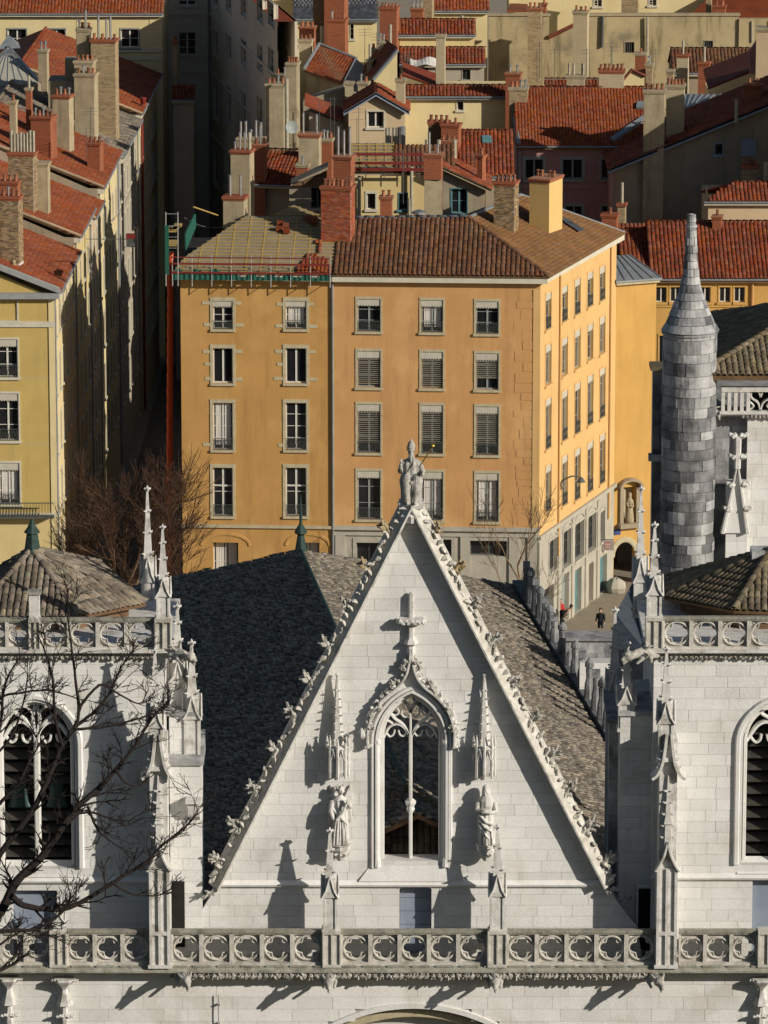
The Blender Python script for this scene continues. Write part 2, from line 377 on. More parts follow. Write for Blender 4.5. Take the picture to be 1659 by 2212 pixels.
def tiles(parent, poly, e, mat, w=.24, l=.36, r=.09, style='canal', cap=300, seed=3, slab=None, th=.12, name='roof_tile', stagger=False, jit=.012, slabname='roof', lift=0.0, indiv=True):
    """a roof plane: a slab plus tiles laid in columns (canal) or bonded rows (flat); the largest in view are objects"""
    rg = random.Random(seed); poly = [Vector(p) for p in poly]
    e, g, n = plane_basis(poly, e); O = poly[0]
    P2 = [((p-O).dot(e), (p-O).dot(g)) for p in poly]
    if slab is not None:
        m = MB(); m.prism([p-n*.02 for p in poly], -n*th); slab_o = m.build(slabname, slab, parent)
    else: slab_o = None
    x0, x1 = min(p[0] for p in P2), max(p[0] for p in P2); y0, y1 = min(p[1] for p in P2), max(p[1] for p in P2)
    V, Fc = canal_verts(w*1.06, l, r) if style == 'canal' else flat_verts(w, l, r)
    me = quick_mesh(name, V, Fc, mat, smooth=(style == 'canal'))
    B = Matrix((e, g, n)).transposed()
    spots = []
    ny = int((y1-y0)/l)+1; nx = int((x1-x0)/w)+1
    for i in range(ny):
        y = y0+i*l
        for j in range(nx):
            x = x0+(j+.5+(.5*(i % 2) if stagger else 0))*w
            if in_poly(x, y+l*.5, P2):
                q = O+e*(x+rg.uniform(-jit, jit))+g*(y-.02+rg.uniform(-jit, jit))+n*(lift+rg.uniform(0, jit*.6))
                if visible(q, 60): spots.append((((q-CAM).length), q, rg.uniform(-1, 1)*jit*1.2))
    spots.sort(key=lambda t: t[0])
    k = cap if indiv else 0
    for d, q, a in spots[:k]:
        M = Matrix.Translation(q) @ (B @ Matrix.Rotation(a, 3, 'Z')).to_4x4()
        place(name, me, parent, M)
    rest = spots[k:]
    if rest:
        v = np.array(V); Bn = np.array(B); nv = len(v); m = len(rest)
        base = v @ Bn.T
        allv = (base[None, :, :]+np.array([tuple(q) for _, q, _ in rest])[:, None, :]).reshape(-1, 3)
        fa = (np.array(Fc)[None]+(np.arange(m)*nv)[:, None, None]).reshape(-1, 4)
        me2 = bpy.data.meshes.new(name+'_field'); me2.vertices.add(len(allv)); me2.vertices.foreach_set('co', allv.ravel())
        me2.loops.add(fa.size); me2.loops.foreach_set('vertex_index', fa.ravel().astype(np.int32))
        me2.polygons.add(len(fa)); me2.polygons.foreach_set('loop_start', np.arange(0, fa.size, 4, dtype=np.int32))
        me2.materials.append(mat); me2.update(calc_edges=True)
        at = me2.attributes.new('rnd', 'FLOAT', 'POINT'); at.data.foreach_set('value', np.repeat([rg.random() for _ in range(m)], nv))
        if style == 'canal': me2.polygons.foreach_set('use_smooth', [True]*len(me2.polygons))
        o = link(bpy.data.objects.new(name+'_field', me2), parent); o['kind'] = 'stuff'
    return e, g, n
def ridge_tiles(parent, a, b, mat, r=.13, l=.4, name='ridge_tile'):
    a = Vector(a); b = Vector(b); d = (b-a); n = max(1, int(d.length/l)); d.normalize()
    V, Fc = canal_verts(r*2, d.length and (b-a).length/n, r*.8)
    me = quick_mesh(name, V, Fc, mat, smooth=True)
    x = d.cross(Vector((0, 0, 1))).normalized(); z = x.cross(d)
    B = Matrix((x, d, z)).transposed().to_4x4()
    for i in range(n): place(name, me, parent, Matrix.Translation(a+(b-a)*(i/n)+Vector((0, 0, .05))) @ B)
# ------------------------------------------------------------------ gothic pieces
CROCK = []
for k in range(6):
    rg = random.Random(50+k); random.seed(80+k); m = MB()
    m.tube([(-.12, 0, -.12), (.08, 0, .02), (.24, 0, .12), (.36, 0, .10)], [.13, .10, .085, .05], 6)
    for j in range(13):                                        # curled leaf tips
        a = rg.uniform(0, 6.28); t = rg.uniform(.05, .9); o = Vector((.02+.3*t, 0, -.02+.14*t)); d = Vector((.3+.7*t, math.cos(a), math.sin(a)*.8+.15)).normalized(); L = rg.uniform(.13, .25)
        q1 = o+d*L*.55; q2 = o+d*L+Vector((.02, 0, rg.uniform(-.02, .07))); q3 = q2+Vector((rg.uniform(-.06, .03), -.02, rg.uniform(-.06, .03))); m.tube([o, q1, q2, q3], [.045, .05, .038, .014], 5)
    for j in range(4): m.ball((rg.uniform(-.1, .1), rg.uniform(-.12, .12), rg.uniform(-.18, .14)), rg.uniform(.04, .07), 6, 4, (1, 1, 1.2), .3)
    CROCK.append(m.mesh('crocket', CARV))
CROCKG = []
for me in CROCK:
    c = me.copy(); c.materials[0] = GILTSTONE; CROCKG.append(c)
random.seed(7)
def crocket(parent, p, ang, size=1.0, gilt=False, k=None):
    k = random.randrange(6) if k is None else k
    M = Matrix.Translation(Vector(p)) @ Matrix.Rotation(-ang, 4, 'Y') @ Matrix.Diagonal((size, size, size, 1))
    return place('crocket', (CROCKG if gilt else CROCK)[k], parent, M)
m = MB(); m.ball((0, 0, 0), 1, 6, 4, (1, 1, .75), .2); m.ball((.8, 0, .35), .62, 6, 3, (1, 1, .8), .2); BUD = m.mesh('crocket_bud', STONE2); BUDC = BUD.copy(); BUDC.materials[0] = BALU
m = MB(); m.lathe((0, 0, 0), [(.5, 0), (.7, .15), (.45, .35), (.3, .6), (.9, .8), (1.0, 1.0), (.5, 1.25), (.35, 1.5), (.12, 2.1)], 6)
for a in range(4): m.ball((math.cos(a*math.pi/2+.4)*.9, math.sin(a*math.pi/2+.4)*.9, .92), .45, 5, 3)
FINIAL = m.mesh('finial', STONE2)
def finial(parent, p, s): return place('finial', FINIAL, parent, Matrix.Translation(Vector(p)) @ Matrix.Diagonal((s, s, s, 1)))
def pinnacle(label, u, vtip, vbase, Y, wu, group=None, mat=STONE2, rows=3, spire=.52, cat='pinnacle', parent=None, gab=.16, rot=0.0):
    """slender gothic pinnacle: panelled shaft, four gablets, crocketed spire, finial"""
    b = PY(u, vbase, Y); t = PY(u, vtip, Y); x, z0, z1 = b.x, b.z, t.z; H = z1-z0
    wd = PY(u+wu/2, vbase, Y).x-PY(u-wu/2, vbase, Y).x; h = wd/2
    root = parent or thing('stone_pinnacle', label, cat, (x, Y, z0), group)
    zs = z0+H*(1-spire-gab)
    m = MB(); m.box(x-h*.8, x+h*.8, Y-h*.8, Y+h*.8, z0, zs+.05)
    for sx in (-1, 1):
        for sy in (-1, 1): m.box(x+sx*h*.8-h*.16, x+sx*h*.8+h*.16, Y+sy*h*.8-h*.16, Y+sy*h*.8+h*.16, z0, zs)
    m.box(x-h*1.08, x+h*1.08, Y-h*1.08, Y+h*1.08, z0-.02, z0+H*.03)
    m.build('shaft', mat, root)
    zg = zs+H*gab
    for k in range(4):
        a = k*math.pi/2; ca, sa = math.cos(a), math.sin(a)
        def R(px, py, pz): return (x+px*ca-py*sa, Y+px*sa+py*ca, pz)
        m = MB()
        m.prism([R(-h*1.0, -h*1.02, zs-.03), R(h*1.0, -h*1.02, zs-.03), R(h*.42, -h*1.02, zs+H*gab*.42), R(0, -h*1.02, zg+H*.03), R(-h*.42, -h*1.02, zs+H*gab*.42)], Vector(R(0, h*.5, 0))-Vector(R(0, 0, 0)))
        for sx in (-1, 1): m.tube([R(sx*h*1.12, -h*1.1, zs-.04), R(sx*h*.55, -h*1.1, zs+H*gab*.36), R(0, -h*1.1, zg+H*.04)], [h*.16, h*.13, h*.1], 5)
        m.build('gablet', mat, root)
    m = MB(); m.lathe((x, Y, zs), [(h*1.0, 0), (h*.92, H*gab), (h*1.0, H*gab+.02), (h*.84, H*gab+.08), (h*.16, H*(gab+spire)-h*.5)], 4, math.pi/4)
    m.build('spire', mat, root)
    for r in range(rows):
        q = (r+.35)/(rows+.35); zz = zg+(z1-zg)*q*.92; rr = h*(.78*(1-q)+.17)
        for k in range(4):
            a = k*math.pi/2+math.pi/4
            place('crocket', BUD, root, Matrix.Translation((x+math.cos(a)*rr, Y+math.sin(a)*rr, zz)) @ Matrix.Rotation(a, 4, 'Z') @ Matrix.Diagonal((h*.24, h*.18, h*.18, 1)))
    finial(root, (x, Y, z1-h*1.1), h*.42)
    return root
def arch_path(cx, zs, zb, hw, rise, off=0.0, n=10, full=True):
    R = (rise*rise+hw*hw)/(2*hw); cl = cx-hw+R; out = []
    a1 = math.acos(max(-1, min(1, (cx-cl)/-(R+off)))) if R+off > 0 else 0
    for i in range(n+1):
        a = a1*i/n; out.append(Vector((cl-(R+off)*math.cos(a), zs+(R+off)*math.sin(a))))
    rt = [Vector((2*cx-p.x, p.y)) for p in reversed(out[:-1])]
    p = out+rt
    if full: p = [Vector((cx-hw-off, zb))]+p+[Vector((cx+hw+off, zb))]
    return p
def quatre_mesh(name, wd, hgt, mat, th=.16):
    """square balustrade panel pierced by a quatrefoil in a ring; local x, z, front towards -y"""
    m = MB(); N = 64; R = min(wd, hgt)*.495; c = R*.50; a = R*.40
    def rq(t):
        best = 0
        for k in range(4):
            q = t-k*math.pi/2; s = c*math.sin(q)
            if abs(s) <= a: best = max(best, c*math.cos(q)+math.sqrt(a*a-s*s))
        return max(best, R*.36)
    def rs(t): return min(wd*.5/max(1e-6, abs(math.cos(t))), hgt*.5/max(1e-6, abs(math.sin(t))))
    b = len(m.v); yf, yb = th*.14, th*.5
    for j in range(N):
        t = 2*math.pi*(j+.5)/N
        for (r, y) in ((rq(t), yf), (max(R*.98, rq(t)*1.02), yf), (rs(t)*.999, yf), (rs(t)*.999, yb), (rq(t), yb)):
            m.v.append((r*math.cos(t), y, r*math.sin(t)))
    for j in range(N):
        k = (j+1) % N
        for i in range(5):
            i2 = (i+1) % 5; m.f.append((b+j*5+i, b+k*5+i, b+k*5+i2, b+j*5+i2)); m.m.append(0)
    def ring(fn, rr, y, cl=N):
        p = [(fn(2*math.pi*(j+.5)/cl)*math.cos(2*math.pi*(j+.5)/cl), y, fn(2*math.pi*(j+.5)/cl)*math.sin(2*math.pi*(j+.5)/cl)) for j in range(cl)]
        p.append(p[0]); m.tube(p, rr, 6, False)
    ring(lambda t: R*.96, R*.085, yf-R*.12); ring(lambda t: rq(t)+R*.03, R*.055, yf-R*.04)
    for k in range(4):                                                  # sunk spandrels: small raised triangles in each corner
        t = math.pi/4+k*math.pi/2; q = rs(t)
        m.tube([(q*.93*math.cos(t), yf, q*.93*math.sin(t)), (R*1.05*math.cos(t), yf-.01, R*1.05*math.sin(t))], R*.05, 5)
    return m.mesh(name, mat)
def balustrade(label, spans, Y, v_top, v_bot, posts, group=None, vmid=None):
    """spans: (u0, u1, n panels); posts: (u0, u1); rails, panels, panel posts"""
    fac = facY(Y); u0 = min(s[0] for s in spans); u1 = max(s[1] for s in spans)
    zt = PY(CX, v_top, Y).z; zb = PY(CX, v_bot, Y).z; H = zt-zb
    root = thing('balustrade', label, 'balustrade', (PY((u0+u1)/2, v_bot, Y).x, Y, zb), group)
    cache = {}
    for (a, b, n) in spans:
        xa, xb = PY(a, (v_top+v_bot)/2, Y).x, PY(b, (v_top+v_bot)/2, Y).x; wd = (xb-xa)/n
        m = MB(); m.box(xa, xb, Y-.13, Y+.09, zt-H*.08, zt); m.box(xa, xb, Y-.10, Y+.08, zt-H*.13, zt-H*.08); m.build('top_rail', LICHEN, root)
        m = MB(); m.box(xa, xb, Y-.16, Y+.14, zb, zb+H*.10); m.build('bottom_rail', BALU, root)
        key = (round(wd, 2),)
        if key not in cache: cache[key] = quatre_mesh('tracery_panel', wd*.86, H*.77, BALU)
        for i in range(n):
            place('tracery_panel', cache[key], root, Matrix.Translation((xa+wd*(i+.5), Y, zb+H*.10+H*.385)))
            if i: m = MB(); m.box(xa+wd*i-wd*.075, xa+wd*i+wd*.075, Y-.13, Y+.1, zb+H*.09, zt-H*.128); m.build('panel_post', BALU, root)
        for xe in (xa, xb):
            m = MB(); s = 1 if xe == xa else -1; m.box(min(xe, xe+s*wd*.072), max(xe, xe+s*wd*.072), Y-.125, Y+.1, zb+H*.09, zt-H*.128); m.build('panel_post', BALU, root)
    for (a, b) in posts:
        xa, xb = PY(a, (v_top+v_bot)/2, Y).x, PY(b, (v_top+v_bot)/2, Y).x; wd = xb-xa
        m = MB(); m.box(xa, xb, Y-.26, Y+.2, zb-.01, zt+.03)
        for q in (0, .46, .92): m.box(xa+wd*q, xa+wd*(q+.08), Y-.33, Y-.25, zb+.01, zt)
        m.box(xa, xb, Y-.335, Y-.25, zt-.1, zt+.025); m.box(xa, xb, Y-.335, Y-.25, zb, zb+.1)
        m.build('pier', BALU, root)
    return root
def frieze(root, u0, u1, v, Y, hgt, n, mat=CARV):
    """row of carved leaves under a ledge"""
    xa, xb = PY(u0, v, Y).x, PY(u1, v, Y).x; z = PY(u0, v, Y).z; st = (xb-xa)/n; rg = random.Random(n); meshes = []
    for k in range(4):
        random.seed(k+5); m = MB(); m.ball((0, 0, 0), 1, 7, 4, (1.25, .8, .8), .3)
        for j in range(4): m.ball((rg.uniform(-1.2, 1.2), -.35+rg.uniform(-.3, .2), rg.uniform(-.7, .8)), rg.uniform(.3, .6), 5, 3, (1, 1, 1), .3)
        meshes.append(m.mesh('frieze_leaf', mat))
    random.seed(7)
    for i in range(n):
        s = hgt*.5*rg.uniform(.85, 1.15)
        place('frieze_leaf', rg.choice(meshes), root, Matrix.Translation((xa+st*(i+.5), Y, z)) @ Matrix.Rotation(rg.uniform(-.5, .5), 4, 'Y') @ Matrix.Diagonal((min(s, st*.42), s, s, 1)))
def gargoyle(label, u, v, Y, L, up=0.0, group='gargoyles under the gallery ledge', side=0.0, mat=CARV):
    p = PY(u, v, Y); root = thing('gargoyle', label, 'gargoyle', p, group)
    d = Vector((side, -1, .05)).normalized(); x = Vector((d.y, -d.x, 0)).normalized()
    def Q(a, b, c): return p-Vector((0, L, 0))*(0 if side else 0)+d*a+x*b+Vector((0, 0, c))
    m = MB()
    m.tube([Q(-.3, 0, 0), Q(.2*L, 0, .02), Q(.45*L, 0, .06), Q(.62*L, 0, .05), Q(.78*L, 0, .0)], [.20, .22, .19, .15, .15], 8)
    m.ball(Q(.86*L, 0, .03), .19, 8, 6, (1, 1.2, 1), .12)
    m.tube([Q(.9*L, 0, .02), Q(1.02*L, 0, -.05), Q(1.12*L, 0, -.12)], [.13, .10, .06], 7)
    m.tube([Q(.88*L, 0, -.1), Q(1.0*L, 0, -.2), Q(1.06*L, 0, -.26)], [.08, .06, .04], 6)
    for s in (-1, 1):
        m.tube([Q(.82*L, s*.12, .12), Q(.72*L, s*.22, .24), Q(.66*L, s*.24, .30)], [.07, .05, .02], 5)
        m.tube([Q(.35*L, s*.14, .05), Q(.45*L, s*.24, -.08), Q(.6*L, s*.2, -.2), Q(.66*L, s*.19, -.25)], [.09, .08, .06, .05], 6)
        m.tube([Q(.05*L, s*.15, .05), Q(.16*L, s*.26, -.1), Q(.1*L, s*.2, -.26)], [.1, .09, .06], 6)
        m.tube([Q(.3*L, s*.1, .18), Q(.18*L, s*.22, .32), Q(0, s*.24, .36)], [.05, .05, .02], 5)
    m.build('body', mat, root, remesh=.035)
    return root
# ================================================================== ground
m = MB(); m.face([(-3000, -200, 0), (3000, -200, 0), (3000, 5000, 0), (-3000, 5000, 0)]); g = m.build('ground', PAVE); g['kind'] = 'structure'
m = MB(); m.face([(-19.0, 262, .004), (-12.6, 262, .004), (-11.5, 395, .004), (-17.3, 395, .004)]); g = m.build('road', ASPH); g['kind'] = 'structure'
m = MB(); m.face([(10.6, 296, .006), (19, 296, .006), (20.5, 330, .006), (15.8, 322, .006)]); g = m.build('side_street', PAVE); g['kind'] = 'structure'
m = MB(); hs = [(-40, 77.5), (-5, 77), (10, 70), (40, 55), (70, 44), (110, 22), (150, 0.2)]
for (a, za), (b, zb) in zip(hs, hs[1:]): m.face([(-200, a, za), (200, a, za), (200, b, zb), (-200, b, zb)])
g = m.build('hillside', GRASS); g['kind'] = 'structure'
# ================================================================== church front: gable
YB, YG, YL = 171.0, 172.0, 171.35          # gallery front, gable wall, wall below the gallery
FG = facY(YG)
def GS(u, v): return FG.st(u, v)
gable = thing('church_gable', 'tall pale limestone church gable with traceried window and crocketed coping', 'church gable', (PY(888, 2090, YG).x, YG, PY(888, 2110, YG).z))
zA = GS(888, 1092)[1]; cxG = GS(888, 1500)[0]
zS = GS(888, 1908)[1]; zB = GS(888, 2120)[1]
Lp = [(zB, GS(398, 2005)[0]), (GS(0, 2005)[1], GS(412, 2005)[0]), (zS, GS(472, 1908)[0]), (zA, cxG)]
Rp = [(zB, GS(1395, 2005)[0]), (GS(0, 2005)[1], GS(1378, 2005)[0]), (zS, GS(1303, 1908)[0]), (zA, cxG)]
wz0 = GS(888, 1868)[1]; wsp = GS(888, 1600)[1]; wtop = GS(888, 1508)[1]; whw = GS(950, 1700)[0]-GS(889, 1700)[0]; wc = GS(889, 1700)[0]; wrise = wtop-wsp
def winhole(cx, zb, zs, hw, rise, off):
    path = arch_path(cx, zs, zb, hw, rise, off, 16)
    top = max(p.y for p in path)
    def h(a, b):
        mid = (a+b)/2
        if mid < zb or mid > top-.02: return None
        if mid <= zs: return (cx-hw-off, cx+hw+off)
        for p, q in zip(path[1:18], path[2:18]):
            if p.y <= mid <= q.y:
                t = (mid-p.y)/max(1e-6, q.y-p.y); x = p.x+(q.x-p.x)*t; return (x, 2*cx-x)
        return None
    return h
dr = FG.rect(863, 1916, 932, 2015); dr = (dr[0], zB-.5, dr[2], dr[3])
def rhole(r): return lambda a, b: (r[0], r[2]) if r[1] < (a+b)/2 < r[3] else None
ashlar(gable, FG, zS, zA-.02, lambda z: interp(Lp, z), lambda z: interp(Rp, z), [winhole(wc, wz0, wsp, whw, wrise, .26)], .41, (.75, 1.7), seed=11, cap=230, thick=.8)
ashlar(gable, FG, zB, zS, lambda z: interp(Lp, z), lambda z: interp(Rp, z), [rhole(dr)], .40, (.7, 1.6), seed=12, cap=70, thick=.8, wallname='base_wall')
# door with boards
m = MB(); m.fbox(FG, dr[0], dr[2], dr[1], dr[3], -.5, -.4); d = m.build('door', BLUEP, gable)
for i in range(8):
    a = dr[1]+(dr[3]-dr[1])*i/8; m = MB(); m.fbox(FG, dr[0]+.02, dr[2]-.02, a+.008, a+(dr[3]-dr[1])/8-.008, -.4, -.365+.006*(i % 2)); m.build('board', BLUEP, d)
m = MB(); m.ball(FG.pt(dr[0]+.13, dr[1]+1.25, -.33), .04, 6, 4); m.build('door_handle', IRON, d)
mid = (dr[0]+dr[2])/2
m = MB(); m.sweep([Vector((dr[0]-.05, dr[3]-.02)), Vector((dr[0]+.2, dr[3]+.08)), Vector((mid, dr[3]+.13)), Vector((dr[2]-.2, dr[3]+.08)), Vector((dr[2]+.05, dr[3]-.02))], .16, -.4, .04, FG); m.build('door_lintel', STONE, gable)
# string course
m = MB(); a, b = GS(474, 1908)[0], GS(1298, 1908)[0]
m.prism([FG.pt(a, zS-.10, .03), FG.pt(a, zS-.10, .13), FG.pt(a, zS-.02, .17), FG.pt(a, zS+.12, .03)], FG.pt(b, 0)-FG.pt(a, 0)); m.build('string_course', STONE, gable)
m = MB(); m.prism([FG.pt(GS(775, 1900)[0], zS+.12, .03), FG.pt(GS(775, 1900)[0], zS+.1, .13), FG.pt(GS(800, 1890)[0], wz0-.02, .03)], FG.pt(GS(980, 1900)[0], 0)-FG.pt(GS(780, 1900)[0], 0)); m.build('sill', STONE, gable)
m = MB(); m.fbox(FG, wc-whw-.2, wc+whw+.2, wz0-.25, wz0+.02, -.78, .02); m.build('window_bottom', STONE, gable)
# copings with crockets
def coping(pa, pb, sgn):
    """pa low, pb high in (s, z): sloping slab standing proud of the wall, with a moulded edge"""
    pa, pb = Vector(pa), Vector(pb); t = (pb-pa).normalized(); nn = Vector((-t.y, t.x))*(1 if sgn < 0 else -1)
    def C(q, w_, o): e = q+nn*w_; return FG.pt(e.x, e.y, o)
    m = MB(); m.prism([C(pa, -.08, -.55), C(pa, .34, -.55), C(pa, .36, .08), C(pa, .0, .42), C(pa, -.08, .38)], C(pb, 0, 0)-C(pa, 0, 0)); m.build('coping', BALU, gable)
    m = MB(); m.prism([C(pa, -.06, .40), C(pa, .0, .42), C(pa, .0, .47), C(pa, -.06, .46)], C(pb, 0, 0)-C(pa, 0, 0)); m.build('coping_moulding', STONE2, gable)
    return t, nn
ap = Vector((cxG, zA))
Lc = [(835, 1142), (790, 1224), (747, 1308), (703, 1391), (662, 1468), (630, 1541), (592, 1618), (545, 1703), (508, 1784), (473, 1862)]
Rc = [(948, 1142), (992, 1226), (1033, 1303), (1073, 1383), (1117, 1469), (1157, 1550), (1195, 1632), (1232, 1703), (1272, 1786), (1310, 1862)]
for sgn, lst, foot in ((-1, Lc, (470, 1915)), (1, Rc, (1308, 1912))):
    t, nn = coping(GS(*foot), (cxG+sgn*.02, zA), sgn)
    ln = (Vector((cxG, zA))-Vector(GS(*foot))).length; fo = Vector(GS(*foot))
    ang = math.atan2(nn.y, nn.x)
    for i, (u, v) in enumerate(lst):
        s, z = GS(u, v); q = Vector((s, z)); k = (q-fo).dot(t); e = fo+t*k+nn*.27
        a = ang if sgn > 0 else ang
        c = crocket(gable, FG.pt(e.x, e.y, .12), 0, 1.0, i < 2)
        M = Matrix.Translation(FG.pt(e.x, e.y, .12)) @ Matrix(((nn.x, 0, t.x*1, 0), (0, 1, 0, 0), (nn.y, 0, t.y, 0), (0, 0, 0, 1))) @ Matrix.Scale(1.02+.22*random.random(), 4)
        c.matrix_basis = M
    rg = random.Random(5)
    for i in range(52):                                                   # carved leaf trail on the coping's slope
        k = ln*(i+.6)/53; e = fo+t*k+nn*(.24+rg.uniform(-.06, .12))
        q_ = rg.uniform(1.0, 1.9); place('coping_leaf', BUDC, gable, Matrix.Translation(FG.pt(e.x, e.y, .19+rg.uniform(-.06, .06))) @ Matrix.Rotation(rg.uniform(0, 6), 4, 'Y') @ Matrix.Diagonal((.10*q_, .09*q_, .07*q_, 1)))
    q = Vector(GS(foot[0]+sgn*8, foot[1]+6)); crocket(gable, FG.pt(q.x, q.y, .3), 0 if sgn > 0 else math.pi, .75)
s, z = GS(428, 1942); c = crocket(gable, FG.pt(s+.1, z, -.1), math.pi*.9, .8)
s, z = GS(1352, 1950); c = crocket(gable, FG.pt(s-.1, z, -.1), .2, .8)
# apex block
p = PY(888, 1092, YG); m = MB(); m.lathe((p.x, YG, p.z-.55), [(.42, 0), (.5, .25), (.36, .4), (.40, .52), (.46, .62), (.44, .72)], 8); m.build('apex_block', STONE2, gable)
# window mouldings and tracery
win = MB(); win.sweep(arch_path(wc, wsp, wz0-.1, whw, wrise, .36), .16, -.1, .12, FG); wino = win.build('window', STONE, gable)
for off, o0, o1, wd in ((.24, -.6, .16, .13), (.12, -.7, -.10, .14), (.02, -.75, -.22, .12)):
    m = MB(); m.sweep(arch_path(wc, wsp, wz0-.05, whw, wrise, off), wd, o0, o1, FG); m.build('moulding', STONE, wino)
for sg in (-1, 1):
    m = MB(); x = wc+sg*(whw+.2); m.lathe(FG.pt(x, wz0-.05, .06), [(.12, 0), (.10, .3), (.075, .36), (.075, wsp-wz0-.1), (.12, wsp-wz0), (.12, wsp-wz0+.1)], 8); m.build('column', STONE, wino)
def tr(name, pts, wd=.085, o0=-.55, o1=-.32, n=4, mirror=True):
    P = [GS(*p) for p in pts]; m = MB(); m.sweep(smoothpath(P, n), wd, o0, o1, FG); m.build(name, STONE, wino)
    if mirror: m = MB(); m.sweep(smoothpath([(2*GS(887, 1560)[0]-x, z) for x, z in P], n), wd, o0, o1, FG); m.build(name, STONE, wino)
tr('mullion', [(887, 1872), (887, 1700), (887, 1590)], .13, -.6, -.26, 1, False)
tr('tracery_rib', [(887, 1600), (873, 1574), (852, 1558), (842, 1540), (850, 1524), (866, 1519), (879, 1527), (887, 1545)])
tr('tracery_rib', [(887, 1604), (887, 1570), (887, 1540)], .08, mirror=False)
tr('tracery_rib', [(887, 1545), (877, 1527), (866, 1510)], .08)
tr('tracery_rib', [(887, 1604), (879, 1585), (866, 1573), (853, 1571), (840, 1579), (829, 1600)])
tr('tracery_rib', [(829, 1566), (838, 1563), (848, 1569)], .07)
tr('cusp', [(879, 1590), (872, 1597), (864, 1594), (861, 1584)], .06, -.5, -.38)
tr('cusp', [(835, 1590), (842, 1598), (850, 1594), (853, 1584)], .06, -.5, -.38)
tr('cusp', [(845, 1550), (855, 1552), (862, 1545), (858, 1536)], .06, -.5, -.38)
tr('cusp', [(883, 1552), (875, 1556), (868, 1550), (869, 1541)], .06, -.5, -.38)
p = FG.pt(GS(887, 1755)[0], GS(887, 1762)[1], -.42); m = MB(); m.lathe(p, [(.09, 0), (.15, .12), (.12, .2), (.19, .34), (.19, .42), (.1, .5)], 8); m.build('mullion_capital', STONE, wino)
# ogee hood with stem and cross
hood = [(795, 1612), (794, 1585), (799, 1555), (812, 1525), (835, 1500), (860, 1480), (877, 1455), (885, 1425), (887, 1398)]
hm = MB(); P = smoothpath([GS(*p) for p in hood], 4); hm.sweep(P, .11, -.05, .32, FG)
hm.sweep([(2*cxG-x.x, x.y) for x in P], .11, -.05, .32, FG); hoodo = hm.build('hood', STONE2, gable)
for sg in (-1, 1):
    for (u, v, a, s) in ((866, 1430, 2.5, .8), (835, 1480, 2.4, .95), (800, 1530, 2.7, .95), (790, 1573, 3.3, .7)):
        q = GS(888+(u-888)*-sg, v); c = crocket(hoodo, FG.pt(*q, .25), math.pi-a if sg < 0 else a, s)
        q2 = GS(888+(u+3-888)*-sg, v+4); c.matrix_basis = Matrix.Translation(FG.pt(q2[0], q2[1], .22)) @ (Matrix.Rotation(math.pi, 4, 'Z') if sg > 0 else Matrix.Identity(4)) @ Matrix.Rotation(-.45, 4, 'Y') @ Matrix.Scale(s, 4)
    rg = random.Random(9)
    for i in range(3, len(P)-4, 2):
        q = P[i]; x = q.x if sg > 0 else 2*cxG-q.x
        place('hood_leaf', BUD, hoodo, Matrix.Translation(FG.pt(x+(-.06*sg), q.y+.1, .2)) @ Matrix.Rotation(rg.uniform(0, 6), 4, 'Y') @ Matrix.Scale(.11, 4))
    q = GS(888-sg*95, 1610); place('hood_stop', BUD, hoodo, Matrix.Translation(FG.pt(q[0], q[1], .2)) @ Matrix.Scale(.13, 4))
m = MB(); a = GS(888, 1408); b = GS(888, 1276)
m.lathe(FG.pt(a[0], a[1], .14), [(.16, 0), (.12, .25), (.26, .34), (.24, .42), (.12, .55), (.10, (b[1]-a[1])*.96), (.02, b[1]-a[1])], 6); m.build('hood_stem', STONE2, gable)
m = MB(); q = GS(888, 1338); m.fbox(FG, q[0]-.40, q[0]+.40, q[1]-.10, q[1]+.11, .03, .42)
for i in range(9): m.ball(FG.pt(q[0]-.38+.095*i, q[1]+.02*(-1)**i, .4), .085, 6, 4, (1, 1, 1), .25)
for sg in (-1, 1): m.ball(FG.pt(q[0]+sg*.42, q[1], .22), .13, 6, 4, (1, 1.3, 1), .25)
m.build('cross_arm', STONE2, gable)
m = MB(); q = GS(797, 1572); m.tube([FG.pt(q[0]-.25, q[1], 0), FG.pt(q[0]-.25, q[1], .8)], .05, 6); m.ball(FG.pt(q[0]-.25, q[1], .85), .14, 7, 5, (1, 1, 1.2), .15); m.build('carved_boss', STONE2, gable)
